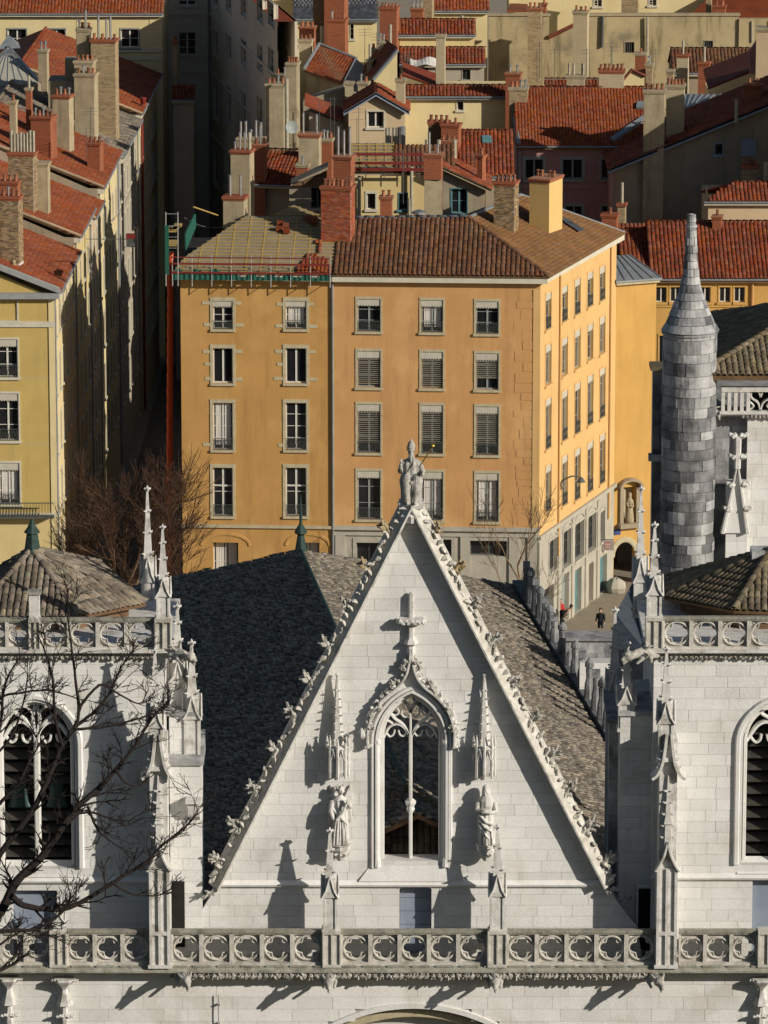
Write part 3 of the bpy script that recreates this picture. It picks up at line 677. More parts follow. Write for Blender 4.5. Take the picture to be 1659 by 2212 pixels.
# canopies over the two statues
for (u, nm) in ((729, 'left'), (1046, 'right')):
    t, b = GS(u, 1450), GS(u, 1672); x, zt, zb = t[0], t[1], b[1]; H = zt-zb
    cm = MB(); cm.lathe(FG.pt(x, zb, .28), [(.30, .05), (.36, .22), (.36, H*.27), (.40, H*.28), (.30, H*.31)], 6); can = cm.build('canopy', STONE2, gable)
    for k in range(5):
        a = math.pi+k*math.pi/4; c = FG.pt(x, zb, .28); px, py = c.x+.37*math.cos(a), c.y+.37*math.sin(a)
        m = MB(); m.lathe((px, py, zb), [(.05, 0), (.06, .15), (.05, H*.3), (.07, H*.31), (.01, H*.42)], 5); m.tube([(px, py, zb+.55), (c.x+.36*math.cos(a+.39), c.y+.36*math.sin(a+.39), zb+1.0), (c.x+.37*math.cos(a+.785), c.y+.37*math.sin(a+.785), zb+.55)], .035, 5); m.build('canopy_post', STONE2, can)
    m = MB(); m.lathe(FG.pt(x, zb+H*.29, .22), [(.26, 0), (.2, H*.08), (.17, H*.2), (.05, H*.68), (.09, H*.69), (.03, H*.71)], 6); m.build('canopy_spire', STONE2, can)
    for r in range(7):
        q = r/7; zz = zb+H*(.36+.58*q*.95); rr = .21*(1-q)+.06
        for k in (2.6, 3.9, 5.2): place('crocket', BUD, can, Matrix.Translation((FG.pt(x, 0, .22).x+math.cos(k+.4)*rr, FG.pt(x, 0, .22).y+math.sin(k+.4)*rr, zz)) @ Matrix.Rotation(k+.4, 4, 'Z') @ Matrix.Scale(.05, 4))
# ---------------------------------------------------------------- gallery ledge and wall below
FL = facY(YL)
front = thing('church_front_wall', 'pale ashlar church front below the pierced gallery with carved leaf frieze', 'church wall', (0, YL, PY(830, 2212, YL).z-4))
zt = PY(830, 2100, YL).z; zb = PY(830, 2212, YL).z-4
acx = FL.st(893, 2212)[0]; arx = FL.st(1064, 2212)[0]-acx
az = FL.st(893, 2172)[1]
aR = (lambda w_, r: (w_*w_+r*r)/(2*r))(arx, az-FL.st(893, 2212)[1])
def ahole(a, b):
    mid = (a+b)/2; d = mid-(az-aR)
    if d >= aR-.15: return None
    if d < .2: d = .2
    h = math.sqrt(aR*aR-d*d); return (acx-h, acx+h)
ashlar(front, FL, zb, zt, lambda z: FL.st(-60, 2100)[0], lambda z: FL.st(1720, 2100)[0], [ahole], .47, (.8, 2.0), seed=21, thick=.6)
arc = [Vector((acx+math.sin(t)*(aR+.0), az-aR+math.cos(t)*aR)) for t in [x*.02*2.6 for x in range(-14, 15)]]
m = MB(); m.sweep(arc, .3, -.6, .1, FL); m.build('portal_arch', STONE, front)
arc2 = [Vector((acx+math.sin(t)*(aR-.38), az-aR+math.cos(t)*(aR-.38))) for t in [x*.052 for x in range(-14, 15)]]
m = MB(); m.sweep(arc2, .4, -.7, -.25, FL); m.build('portal_inner_arch', SURR, front)
m = MB(); m.fbox(FL, acx-arx-1, acx+arx+1, zb, az, -1.2, -.75); m.build('portal_back', MORTAR, front)
# ledge
zl0, zl1 = PY(830, 2098, YB).z, PY(830, 2084, YB).z
m = MB(); xa, xb = PY(-60, 2090, YB).x, PY(1720, 2090, YB).x
m.prism([(xa, YG+.3, zl1), (xa, YB-.26, zl1), (xa, YB-.38, zl1-.12), (xa, YB-.38, zl0+.06), (xa, YB-.2, zl0-.03), (xa, YG+.3, zl0-.03)], (xb-xa, 0, 0)); m.build('ledge', LICHEN, front)
for i in range(34):
    x = xa+(xb-xa)*(i+.5)/34; m = MB(); m.box(x-.32, x+.32, YB-.30, YB-.2, zl1-.005, zl1+.045); m.build('ledge_stone', LICHEN, front)
frieze(front, 385, 1415, 2108, YB-.26, .27, 74)
m = MB(); zf_ = PY(830, 2108, YB-.26).z; a_, b_ = PY(385, 2108, YB).x, PY(1415, 2108, YB).x; m.box(a_, b_, YB-.2, YL+.02, zf_-.16, zl0-.031); m.build('frieze_band', BALU, front)
for (u, v0) in ((20, 2110), (140, 2112), (1645, 2112)):
    q = FL.st(u, v0); cm = MB(); z = q[1]; x = q[0]
    cm.lathe(FL.pt(x, z-.35, .22), [(.10, 0), (.16, .1), (.34, .28), (.40, .34), (.40, .42)], 6); c = cm.build('corbel_canopy', STONE2, front)
    for i in range(9): place('carved_leaf', BUD, c, Matrix.Translation(FL.pt(x-.4+.1*i, z+.02*(i % 2), .5-.02*abs(i-4)**1.5)) @ Matrix.Scale(.075, 4))
    m = MB(); m.lathe(FL.pt(x, z-1.3, .2), [(.12, 0), (.10, .3), (.30, .38), (.16, .75), (.10, .95)], 6); m.build('canopy_stem', STONE2, c)
    m = MB(); m.lathe(FL.pt(x, z-3.2, .2), [(.14, 0), (.13, 1.9)], 6); m.build('shaft', STONE2, c)
    for i in range(6): place('carved_leaf', BUD, c, Matrix.Translation(FL.pt(x-.25+.1*i, z-1.35+.03*(i % 2), .3)) @ Matrix.Scale(.085, 4))
m = MB(); q = FL.st(472, 2146); m.tube([FL.pt(q[0], q[1]-1.6, .15), FL.pt(q[0], q[1], .15)], .02, 5)
for dz in (.4, 1.1): m.fbox(FL, q[0]-.05, q[0]+.05, q[1]-dz, q[1]-dz+.05, .02, .17)
m.build('lightning_rod', METAL, front)
# ---------------------------------------------------------------- gallery balustrade, pinnacles, gargoyles
balustrade('long pierced quatrefoil balustrade running along the church gallery below the gable', [(-50, 108, 3), (145, 325, 3), (370, 697, 5), (737, 1053, 5), (1095, 1417, 5), (1466, 1636, 3)], YB, 2007, 2084, [(108, 145), (697, 737), (1053, 1095), (1636, 1680)])
pinnacle('slim crocketed pinnacle on the gallery balustrade in front of the angel statue', 713, 1783, 2010, YB-.03, 33, 'gallery pinnacles', rows=2, spire=.5, gab=.16)
pinnacle('slim crocketed pinnacle on the gallery balustrade in front of the veiled statue', 1074, 1775, 2010, YB-.03, 33, 'gallery pinnacles', rows=2, spire=.5, gab=.16)
pinnacle('short pinnacle stub on the balustrade beside the blue-grey tower door', 127, 1950, 2010, YB-.03, 26, 'gallery pinnacles', rows=0, spire=.3, gab=.3)
gargoyle('open-mouthed beast gargoyle below the pinnacle of the angel statue', 711, 2104, YL, 1.5)
gargoyle('beast gargoyle below the pinnacle of the veiled statue', 1068, 2104, YL, 1.5)
gargoyle('beast gargoyle at the foot of the pillar beside the belfry hung with bells', 385, 2100, YL, 1.6, side=.25)
gargoyle('beast gargoyle at the foot of the pillar beside the belfry of empty louvres', 1400, 2102, YL, 1.6, side=.25)
# ---------------------------------------------------------------- the towers
def tower(side):
    left = side < 0
    root = thing('bell_tower', 'pale stone bell tower behind bare branches with bells behind its louvres' if left else 'pale stone bell tower with louvred window right of the gable', 'bell tower', (PY(100 if left else 1600, 2090, YG).x, YG, PY(830, 2100, YG).z), 'bell towers of the church front')
    zt = GS(100, 1412)[1]; zb = GS(100, 2110)[1]; zs = GS(100, 1900 if left else 1893)[1]
    sl, sr = (GS(-60, 1700)[0], GS(360, 1700)[0]) if left else (GS(1409, 1700)[0], GS(1900, 1700)[0])
    if left: cx, hw = GS(79, 1700)[0], GS(153, 1700)[0]-GS(79, 1700)[0]
    else: cx, hw = GS(1689, 1700)[0], GS(1689, 1700)[0]-GS(1613, 1700)[0]
    w0, ws, wt = GS(79, 1868 if left else 1860)[1], GS(79, 1606)[1], GS(79, 1525)[1]
    if left: sub = FG.rect(28, 1912, 124, 2110)
    else: sub = FG.rect(1624, 1905, 1760, 2110)
    sub = (sub[0], zb-1, sub[2], sub[3])
    ashlar(root, FG, zs, zt, lambda z: sl, lambda z: sr, [winhole(cx, w0, ws, hw, wt-ws, .2)], .40, (.7, 1.6), seed=31+side, cap=200, thick=.7)
    ashlar(root, FG, zb, zs, lambda z: sl, lambda z: sr, [rhole(sub)], .40, (.7, 1.6), seed=33+side, cap=80, thick=.7, wallname='base_wall')
    x0, x1 = FG.pt(sl, 0).x, FG.pt(sr, 0).x
    m = MB(); m.box(x1-.7 if left else x0, x1 if left else x0+.7, YG+.71, YG+6.5, zb-6, zt); m.build('side_wall', STONE, root)
    m = MB(); m.box(x0, x1, YG+6.5, YG+7, zb-6, zt); m.build('back_wall', STONE, root)
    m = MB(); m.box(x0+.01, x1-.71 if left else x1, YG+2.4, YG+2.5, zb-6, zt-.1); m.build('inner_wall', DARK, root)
    m = MB(); m.fbox(FG, sub[0], sub[2], sub[1], sub[3], -.4, -.3); m.build('door', BLUEP, root)
    m = MB(); m.prism([FG.pt(sl, zs-.10, .03), FG.pt(sl, zs-.10, .13), FG.pt(sl, zs-.02, .17), FG.pt(sl, zs+.12, .03)], FG.pt(sr, 0)-FG.pt(sl, 0)); m.build('string_course', STONE, root)
    m = MB(); m.prism([FG.pt(cx-hw-.3, zs+.1, .03), FG.pt(cx-hw-.3, zs+.12, .1), FG.pt(cx-hw-.3, w0, -.6), FG.pt(cx-hw-.3, zs, -.6)], FG.pt(cx+hw+.3, 0)-FG.pt(cx-hw-.3, 0)); m.build('sill', STONE, root)
    wm = MB(); wm.sweep(arch_path(cx, ws, w0-.1, hw, wt-ws, .34), .2, -.1, .14, FG); wo = wm.build('window', STONE, root)
    for off, o0, o1, wd in ((.2, -.6, .06, .12), (.06, -.7, -.16, .16)):
        m = MB(); m.sweep(arch_path(cx, ws, w0-.05, hw, wt-ws, off), wd, o0, o1, FG); m.build('moulding', STONE, wo)
    m = MB(); m.sweep([(cx, w0), (cx, ws+.1)], .22, -.6, -.22, FG); m.build('mullion', STONE, wo)
    def t2(pts, wd=.13, o1=-.28):
        P = smoothpath([(cx+a*hw, ws+b*(wt-ws)) for a, b in pts], 5); m = MB(); m.sweep(P, wd, -.55, o1, FG); m.build('tracery_rib', STONE, wo)
        m = MB(); m.sweep([(2*cx-p.x, p.y) for p in P], wd, -.55, o1, FG); m.build('tracery_rib', STONE, wo)
    t2([(0, 0), (-.12, .3), (-.4, .5), (-.7, .4), (-1, 0)]) ; t2([(0, .1), (-.1, .55), (-.05, .85), (0, 1)])
    t2([(-.05, .2), (-.3, .55), (-.6, .75), (-.35, .95), (-.1, .75)], .1)
    t2([(-.15, .1), (-.25, -.05), (-.38, 0), (-.42, .15)], .09, -.36); t2([(-.9, .1), (-.75, -.05), (-.62, 0), (-.58, .15)], .09, -.36)
    for i in range(12):
        z = w0+.1+(ws+.5-w0)*i/11.0
        if left and GS(79, 1772)[1] < z < GS(79, 1705)[1]: continue
        for k in ((-1, 0), (0, 1)):
            m = MB(); a, b = cx+k[0]*hw+.02, cx+k[1]*hw-.02
            m.prism([FG.pt(a, z, -.62), FG.pt(a, z+.03, -.62), FG.pt(a, z+.25, -.95), FG.pt(a, z+.22, -.95)], FG.pt(b, 0)-FG.pt(a, 0)); m.build('louvre', LOUV, wo)
    if left:
        for u in (38, 120):
            q = GS(u, 1762); b = thing('church_bell', ('green bronze bell behind the louvres beside the window edge' if u < 80 else 'green bronze bell behind the louvres next to the stone pillar side'), 'bell', FG.pt(q[0], q[1], -1.05), 'bells in the belfry')
            m = MB(); m.lathe(FG.pt(q[0], q[1], -1.05), [(.44, 0), (.40, .06), (.32, .25), (.27, .6), (.25, .85), (.16, .98), (.05, 1.0)], 16, 0, 1, .25); m.build('bell_body', BRONZE, b, True)
            m = MB(); m.fbox(FG, q[0]-.35, q[0]+.35, q[1]+.98, q[1]+1.1, -1.1, -1.0); m.build('headstock', WOODD, b)
    # top ledge, frieze, roof
    a, b = (PY(-60, 1402, YG).x, PY(372, 1402, YG).x) if left else (PY(1395, 1402, YG).x, PY(1900, 1402, YG).x)
    z1 = PY(100, 1403, YG-.35).z
    m = MB(); m.prism([(a, YG+7, zt), (a, YG-.1, zt), (a, YG-.45, zt+.14), (a, YG-.45, z1), (a, YG+7, z1)], (b-a, 0, 0)); m.build('top_ledge', STONE2, root)
    frieze(root, -30 if left else 1412, 335 if left else 1690, 1417, YG-.12, .24, 30 if left else 26)
    return root, zt
tl, ztop = tower(-1); trr, _ = tower(1)
# tower roofs (pyramids of canal tiles) standing behind the upper balustrades
def tower_roof(root, ap, corners, mat, seed):
    for i, (a, b) in enumerate(zip(corners, corners[1:])):
        tiles(root, [a, b, ap], b-a, mat, .235, .40, .085, 'canal', 75, seed+i, WOODD, .1)
        ridge_tiles(root, b, ap, mat, .13, .42, 'hip_tile')
    ridge_tiles(root, corners[0], ap, mat, .13, .42, 'hip_tile')
    m = MB(); n = len(corners)
    for a, b in zip(corners, corners[1:]):
        m.prism([a.lerp(ap, .16)-Vector((0, 0, .3)), b.lerp(ap, .16)-Vector((0, 0, .3)), b.lerp(ap, .16)-Vector((0, 0, 2.9)), a.lerp(ap, .16)-Vector((0, 0, 2.9))], (0, .05, 0))
    m.build('roof_wall', WOODD, root)
ap = PY(70, 1188, 177.2)
cs = [PY(-110, 1296, 178.5), PY(-60, 1335, 174.0), PY(172, 1333, 173.8), PY(317, 1304, 176.0), PY(215, 1218, 181.5)]
tower_roof(tl, ap, cs, T_TOWER, 3)
m = MB(); m.lathe(ap-Vector((0, 0, .1)), [(.42, 0), (.28, .15), (.2, .7), (.3, .75), (.16, .95), (.03, 1.25)], 8); m.build('roof_finial', COPPER, tl)
ap = PY(1665, 1190, 177.5)
cs = [PY(1431, 1252, 182.0), PY(1434, 1290, 177), PY(1585, 1319, 174.0), PY(1760, 1326, 173.8)]
tower_roof(trr, ap, cs, T_MOSS, 13)
m = MB(); m.box(ap.x-.7, ap.x+.7, ap.y-.4, ap.y+.6, ap.z-.3, ap.z+.05); m.build('roof_cap', STONED, trr)
# upper balustrades
YU = YG-.12
balustrade('pierced quatrefoil balustrade around the tower roof with the green copper finial', [(-32, 63, 2), (88, 335, 4)], YU, 1334, 1403, [(63, 88), (335, 371)], 'balustrades on the tower tops')
balustrade('pierced quatrefoil balustrade around the dark mossy tower roof', [(1431, 1680, 4)], YU, 1331, 1402, [(1394, 1431)], 'balustrades on the tower tops')
b = thing('stone_post', 'plain stone post standing on the tower balustrade before the tiled roof', 'post', PY(75, 1336, YU))
p = PY(75, 1336, YU); t = PY(75, 1275, YU); m = MB(); m.box(p.x-.18, p.x+.18, YU-.16, YU+.16, p.z-.03, t.z-.12); m.build('shaft', STONE2, b); m = MB(); m.box(p.x-.24, p.x+.24, YU-.22, YU+.22, t.z-.12, t.z); m.build('cap', LICHEN, b)
gargoyle('crouching gargoyle at the corner of the belfry hung with bells', 372, 1413, YG-.3, 1.0, side=1.2, group='gargoyles at the tower corners')
gargoyle('crouching gargoyle at the corner of the dark-roofed tower', 1405, 1412, YG-.3, 1.1, side=-1.6, group='gargoyles at the tower corners')
# pinnacles around the towers
for (lab, u, vt, vb, Y, wd, sp) in (
    ('tall crocketed pinnacle on the corner of the upper balustrade before the dark nave roof', 353, 1128, 1336, YU, 30, .6),
    ('tall crocketed pinnacle behind the corner pinnacle beside the copper-topped roof', 321, 1045, 1330, YG+7.0, 30, .58),
    ('crocketed pinnacle halfway down the buttress, taller of its pair', 385, 1297, 1545, YG+1.0, 36, .55),
    ('crocketed pinnacle at the buttress edge against the dark nave tiles', 416, 1376, 1640, YG+.6, 36, .5),
    ('slender pinnacle on the pillar before the belfry hung with bells', 337, 1394, 1660, YB-.15, 34, .5),
    ('tall crocketed pinnacle on the corner of the dark-roofed tower balustrade', 1412, 1122, 1333, YU, 34, .6),
    ('tall crocketed pinnacle rising behind the dark-roofed tower corner', 1382, 1045, 1330, YG+7.0, 30, .58),
    ('sunlit crocketed pinnacle on the buttress between the tower and the row of stone posts', 1352, 1377, 1575, YG+.8, 36, .55),
    ('slender pinnacle on the pillar beside the pale wall of the dark-roofed tower', 1437, 1390, 1640, YB-.15, 34, .52),
    ('shaded pinnacle beside the foot of the row of stone posts', 1326, 1306, 1600, YG+5.0, 34, .5)):
    pinnacle(lab, u, vt, vb, Y, wd, 'pinnacles round the bell towers', rows=3, spire=sp, gab=.15)
# pillars standing in front of the towers
def pillar(u, lab):
    x = PY(u, 1900, YB).x; root = thing('buttress_pillar', lab, 'pillar', (x, YB, PY(u, 2090, YB).z), 'pillars before the towers')
    z0, z1, z2, z3 = [PY(u, v, YB).z for v in (2084, 1870, 1690, 1600)]; h = .36
    m = MB(); m.box(x-h, x+h, YB-.35, YG+.02, z0-.02, z1)
    for q in (-h, -.05, h-.1): m.box(x+q, x+q+.1, YB-.43, YB-.34, z0, z1)
    m.box(x-h-.06, x+h+.06, YB-.45, YG+.01, z0, z0+.12); m.box(x-h-.001, x+h+.001, YB-.432, YB-.34, PY(u, 2010, YB).z-.05, PY(u, 2010, YB).z+.08)
    m.build('shaft', STONE2, root)
    m = MB(); m.box(x-h*.85, x+h*.85, YB-.28, YG+.02, z1-.01, z3+.1); m.build('upper_shaft', STONE2, root)
    m = MB(); fp = facY(YB-.35); s = x+60
    for sg in (-1, 1): m.sweep(smoothpath([(s+sg*(h+.06), z1-.08), (s+sg*h*.7, z1+.18), (s+sg*.1, z1+.55), (s, z1+1.0)], 4), .1, -.05, .14, fp)
    m.build('ogee_gable', STONE2, root)
    m = MB(); m.lathe((x, YB-.34, z1+.7), [(.16, 0), (.14, .9), (.20, .95), (.13, 1.2), (.03, 2.7)], 4, math.pi/4); m.build('face_pinnacle', STONE2, root)
    for r in range(5):
        for sg in (-1, 1): place('crocket', BUD, root, Matrix.Translation((x+sg*(.2-.025*r), YB-.4, z1+1.15+.42*r)) @ Matrix.Rotation(0 if sg > 0 else math.pi, 4, 'Z') @ Matrix.Scale(.06, 4))
    m = MB(); zf = PY(u, 1672, YB).z
    for sg in (-1, 1): m.sweep(smoothpath([(s+sg*(h+.22), zf-.05), (s+sg*(h+.02), zf+.12), (s+sg*h*.55, zf+.6), (s+sg*.08, z3+.35)], 4), .16, -.5, .2, fp)
    m.build('flared_hood', STONE2, root)
    for r in range(4):
        for sg in (-1, 1): place('crocket', BUD, root, Matrix.Translation((x+sg*(.34-.06*r), YB-.45, zf+.35+.3*r)) @ Matrix.Rotation(0 if sg > 0 else math.pi, 4, 'Z') @ Matrix.Scale(.07, 4))
pillar(345, 'panelled stone pillar between the gable and the belfry hung with bells')
pillar(1440, 'panelled stone pillar beside the dark doorway and the belfry of empty louvres')
# buttresses between gable and towers
def buttress(lab, u0, u1, vtop, vb, Y, mat, dep, slope=.5, cap=60, seed=41):
    f = facY(Y); r = f.rect(u0, vtop, u1, vb); root = thing('stone_buttress', lab, 'buttress', f.pt((r[0]+r[2])/2, r[1], -dep/2), 'buttresses beside the gable')
    ashlar(root, f, r[1], r[3], lambda z: r[0], lambda z: r[2], [], .42, (.5, 1.1), mat, thick=.5, seed=seed, cap=cap)
    m = MB(); m.fbox(f, r[0]+.004, r[2]-.004, r[1], r[3]-.004, -dep, -.5); m.build('core', mat, root)
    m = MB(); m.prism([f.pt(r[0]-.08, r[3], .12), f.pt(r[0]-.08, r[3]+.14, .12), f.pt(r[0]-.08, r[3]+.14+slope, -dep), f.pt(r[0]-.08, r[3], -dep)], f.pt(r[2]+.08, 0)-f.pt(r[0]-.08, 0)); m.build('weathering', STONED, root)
    return root, f, r
rt, f, r = buttress('sunlit stone buttress with carved bracket left of the gable', 368, 437, 1652, 2105, YG-.02, STONE, 2.0, .6)
m = MB(); f_ = f; q = f.rect(402, 1720, 435, 1765); m.fbox(f, q[0], q[2], q[3]-.12, q[3], .02, .6); m.prism([f.pt(q[0]+.05, q[3]-.12, .5), f.pt(q[0]+.05, q[3]-.12, .02), f.pt(q[0]+.05, q[1]-.1, .02), f.pt(q[0]+.05, q[1]+.1, .3)], f.pt(q[2]-.05, 0)-f.pt(q[0]+.05, 0)); m.build('bracket', STONE2, rt)
q = f.rect(371, 1903, 399, 2010); m = MB(); m.fbox(f, q[0], q[2], q[1]-.6, q[3], -.05, .045); m.build('doorway', DARK, rt)
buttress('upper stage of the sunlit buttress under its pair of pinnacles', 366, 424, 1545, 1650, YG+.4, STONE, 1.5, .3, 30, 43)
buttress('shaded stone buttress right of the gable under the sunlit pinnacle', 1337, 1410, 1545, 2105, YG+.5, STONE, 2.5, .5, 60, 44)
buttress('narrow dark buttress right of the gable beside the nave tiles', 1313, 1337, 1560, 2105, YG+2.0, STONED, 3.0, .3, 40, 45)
m = MB(); f = facY(YG+.45); q = f.rect(1378, 1920, 1406, 2015); dm = thing('dark_doorway', 'narrow black doorway between the gable foot and the right pillar', 'doorway', f.pt(q[0], q[1]-.5, .02)); m.fbox(f, q[0], q[2], q[1]-.6, q[3], .04, .08); m.build('opening', DARK, dm)
for sg, a in ((-1, 0), (1, 1)):
    for x_ in (q[0]-.04, q[2]): pass
m = MB(); m.fbox(f, q[0]-.07, q[0], q[1]-.6, q[3]+.08, .04, .14); m.fbox(f, q[2], q[2]+.07, q[1]-.6, q[3]+.08, .04, .14); m.fbox(f, q[0]-.07, q[2]+.07, q[3]+.082, q[3]+.2, .04, .15); m.build('door_frame', STONE, dm)
# ---------------------------------------------------------------- nave roof
nave = thing('nave_roof', 'long mottled tile nave roof behind the gable, one slope in shade', 'church roof', (0, 190, 20))
Rn = PY(880, 1705, 176.0); Rf = PZ(650, 1190, Rn.z); ax = (Rf-Rn)
axn = ax.normalized(); Rn2 = Rn-axn*(Rn.y-(YG+.9))/axn.y
zE = Rn.z-5.5
Ef = PZ(1102, 1264, zE); En = Ef-axn*((Ef.y-(YG+1.0))/axn.y)
tiles(nave, [En, Ef, Rf, Rn2], axn, T_NAVE, .34, .18, .075, 'flat', 150, 61, WOODD, .15, stagger=True, jit=.045)
perp = Vector((-axn.y, axn.x, 0)).normalized()
hw_ = abs((En-Rn2).dot(perp)); EnL = Rn2+perp*hw_-Vector((0, 0, 5.5)); EnL += axn*(YG+1.2-EnL.y)/axn.y; EfL = EnL+axn*((PZ(375, 1250, Rn.z-5.5*.55)-EnL).dot(axn)+3)
ul = PP(378, 1248, Rn2, (EnL-Rn2).cross(axn).normalized()); kf = (ul-Rn2).dot(axn); lf = (ul-Rn2).dot(perp)
kR = (Rf-Rn2).dot(axn); kE = kR+(kf-kR)*hw_/max(lf, .1); EfL = EnL+axn*(kE-(EnL-Rn2).dot(axn))
tiles(nave, [EnL, EfL, Rf, Rn2], axn, T_NAVE, .34, .18, .085, 'flat', 150, 62, WOODD, .15, stagger=True, jit=.055)
m = MB(); m.tube([Rn2+Vector((0, 0, .05)), Rf+Vector((0, 0, .05))], .085, 8); m.build('ridge_capping', COPPER, nave)
m = MB(); m.prism([Vector((En.x-.3, En.y, 0)), Vector((Ef.x-.3, Ef.y, 0)), Vector((Rf.x, Rf.y, 0)), Vector((EfL.x+.3, EfL.y, 0)), Vector((EnL.x+.3, EnL.y, 0))], (0, 0, zE-.3)); m.build('nave_wall', STONED, nave)
m = MB(); m.face([Vector((Ef.x, Ef.y, zE-.4)), Rf-Vector((0, 0, .2)), Vector((EfL.x, EfL.y, zE-.4))]); m.build('end_gable', STONED, nave)
m = MB(); m.lathe(Rf+Vector((0, 0, 0)), [(.28, -.1), (.22, .25), (.14, .7), (.28, .8), (.24, .92), (.07, 1.2), (.05, 1.9), (.015, 2.5)], 8); m.build('ridge_finial', COPPER, nave)
# small tiled roof seen through the gable window
pa, pb, pt_ = PY(800, 1880, YG+1.0), PY(985, 1880, YG+1.0), PY(880, 1704, YG+3.6)
tiles(nave, [pa, pb, PY(940, 1730, YG+3.3), pt_, PY(830, 1735, YG+3.3)], pb-pa, T_MOSS, .24, .36, .09, 'canal', 0, 63, WOODD, .1, indiv=False, name='porch_tile', slabname='porch_roof')
# row of stone posts along the right eave
STONEP = mt('dark_streaked_post_stone', (.33, .335, .335), (.16, .168, .175), 2.5, .9, .4, 12, streak=.8, c3=(.07, .074, .08)); ne = 15; rg = random.Random(4); us = [(1113, 1240), (1122, 1262), (1131, 1285), (1142, 1300), (1155, 1318)]
par = MB(); par.prism([En+Vector((.1, 0, -1.0)), En+Vector((.55, 0, -1.0)), En+Vector((.55, 0, .25)), En+Vector((.1, 0, .25))], Ef-En); eo = par.build('eave_parapet', STONEC, nave)
tops = [(1186, 1330), (1203, 1348), (1216, 1367), (1231, 1387), (1245, 1406), (1260, 1426), (1275, 1446), (1288, 1467), (1300, 1486)]
for i, (u, v) in enumerate([(1126, 1213), (1136, 1230), (1146, 1249), (1155, 1270), (1166, 1290), (1176, 1310)]+tops):
    base = None
    # foot on the eave line: find the point of the eave whose column matches u
    best = min((abs(toUV(En+(Ef-En)*t)[0]-(u-4)), t) for t in [k/400 for k in range(401)]); q = En+(Ef-En)*best[1]+Vector((.32, 0, .2))
    zt_ = PY(u, v, q.y).z; h = max(1.0, min(3.4, zt_-q.z))
    po = thing('stone_post', 'weathered grey stone post in the row along the nave eave', 'stone post', q, 'stone posts along the nave eave')
    mm = STONEC if i < 6 else STONEP  # far posts take a darker stone, their shade put into the colour
    m = MB(); m.lathe(q, [(.23, 0), (.20, h*.4), (.14, h*.55), (.16, h*.78), (.12, h*.80)], 8); m.build('shaft', mm, po)
    m = MB(); s_ = .16
    if i % 2: m.lathe(q+Vector((0, 0, h*.8)), [(.13, 0), (.20, h*.04), (.19, h*.14), (.05, h*.26)], 8)
    else: m.box(q.x-s_, q.x+s_, q.y-s_, q.y+s_, q.z+h*.82, q.z+h*.99)
    m.build('cap', mm, po)
# low chapel terrace right of the posts
ch = thing('chapel_terrace', 'low grey stone terrace with parapet between the posts and the tower', 'terrace', (12, 210, 0))
fT = facY(213.5); r = fT.rect(1222, 1383, 1348, 1450); ashlar(ch, fT, r[1]-6, r[3], lambda z: r[0], lambda z: r[2], [], .55, (.7, 1.4), STONED, seed=71, cap=60, thick=.8)
m = MB(); m.fbox(fT, r[0], r[2], r[3], r[3]+.12, -1.2, .15); m.build('parapet_cap', STONED, ch)
m = MB(); m.fbox(fT, r[0], r[2], r[1]-6, r[3]-1.2, -2.0, -.85); m.build('roof_slab', ZINC, ch)
fT2 = facY(209.5); r = fT2.rect(1252, 1432, 1352, 1490); ashlar(ch, fT2, r[1]-2, r[3], lambda z: r[0], lambda z: r[2], [], .5, (.7, 1.4), STONE, seed=72, cap=40, thick=.8, wallname='inner_parapet')
zr = thing('small_pitched_roof', 'small dark slate roof ridge between the terrace and the tower pinnacles', 'roof', PY(1360, 1370, 188))
A_, B_, C_, D_, E_ = PY(1329, 1325, 189), PY(1326, 1402, 186), PY(1393, 1404, 185.5), PY(1370, 1252, 199), PY(1397, 1330, 190)
m = MB(); m.face([A_, B_, C_, D_]); m.face([A_, B_, B_-Vector((0, 0, 6)), A_-Vector((0, 0, 6))]); m.face([B_, C_, C_-Vector((0, 0, 6)), B_-Vector((0, 0, 6))]); m.build('lead_slope', mt('dark_lead', (.07, .085, .10), (.045, .055, .07), 3, .6, .2, 12, streak=.4), zr)
n_ = (E_-C_).cross(D_-C_).normalized(); tiles(zr, [C_, E_, PP(1386, 1247, C_, n_), D_], E_-C_, SLATE, .3, .25, .02, 'flat', 80, 74, ZINC, .08)
m = MB(); m.tube([C_, D_], .08, 6); m.build('ridge', ZINC, zr)
# ---------------------------------------------------------------- transept tower and stair turret
YT = 222.0; fT = facY(YT)
tt = thing('transept_tower', 'weathered grey limestone transept tower with blackened stones and traceried parapet', 'church tower', (PY(1600, 1240, YT).x, YT, 0))
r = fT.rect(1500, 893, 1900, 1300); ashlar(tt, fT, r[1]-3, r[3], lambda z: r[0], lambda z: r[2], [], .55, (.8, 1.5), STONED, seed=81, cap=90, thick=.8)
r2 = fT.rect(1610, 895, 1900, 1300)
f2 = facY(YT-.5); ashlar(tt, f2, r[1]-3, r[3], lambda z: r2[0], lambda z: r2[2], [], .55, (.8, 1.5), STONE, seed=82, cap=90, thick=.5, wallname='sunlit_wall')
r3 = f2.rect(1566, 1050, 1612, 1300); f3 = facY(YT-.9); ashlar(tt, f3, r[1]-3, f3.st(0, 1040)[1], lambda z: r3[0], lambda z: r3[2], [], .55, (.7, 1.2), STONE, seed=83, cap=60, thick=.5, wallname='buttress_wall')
m = MB(); m.fbox(fT, r[0], r[2], r[1]-3, r[3], -12, -.8); m.build('core', STONED, tt)
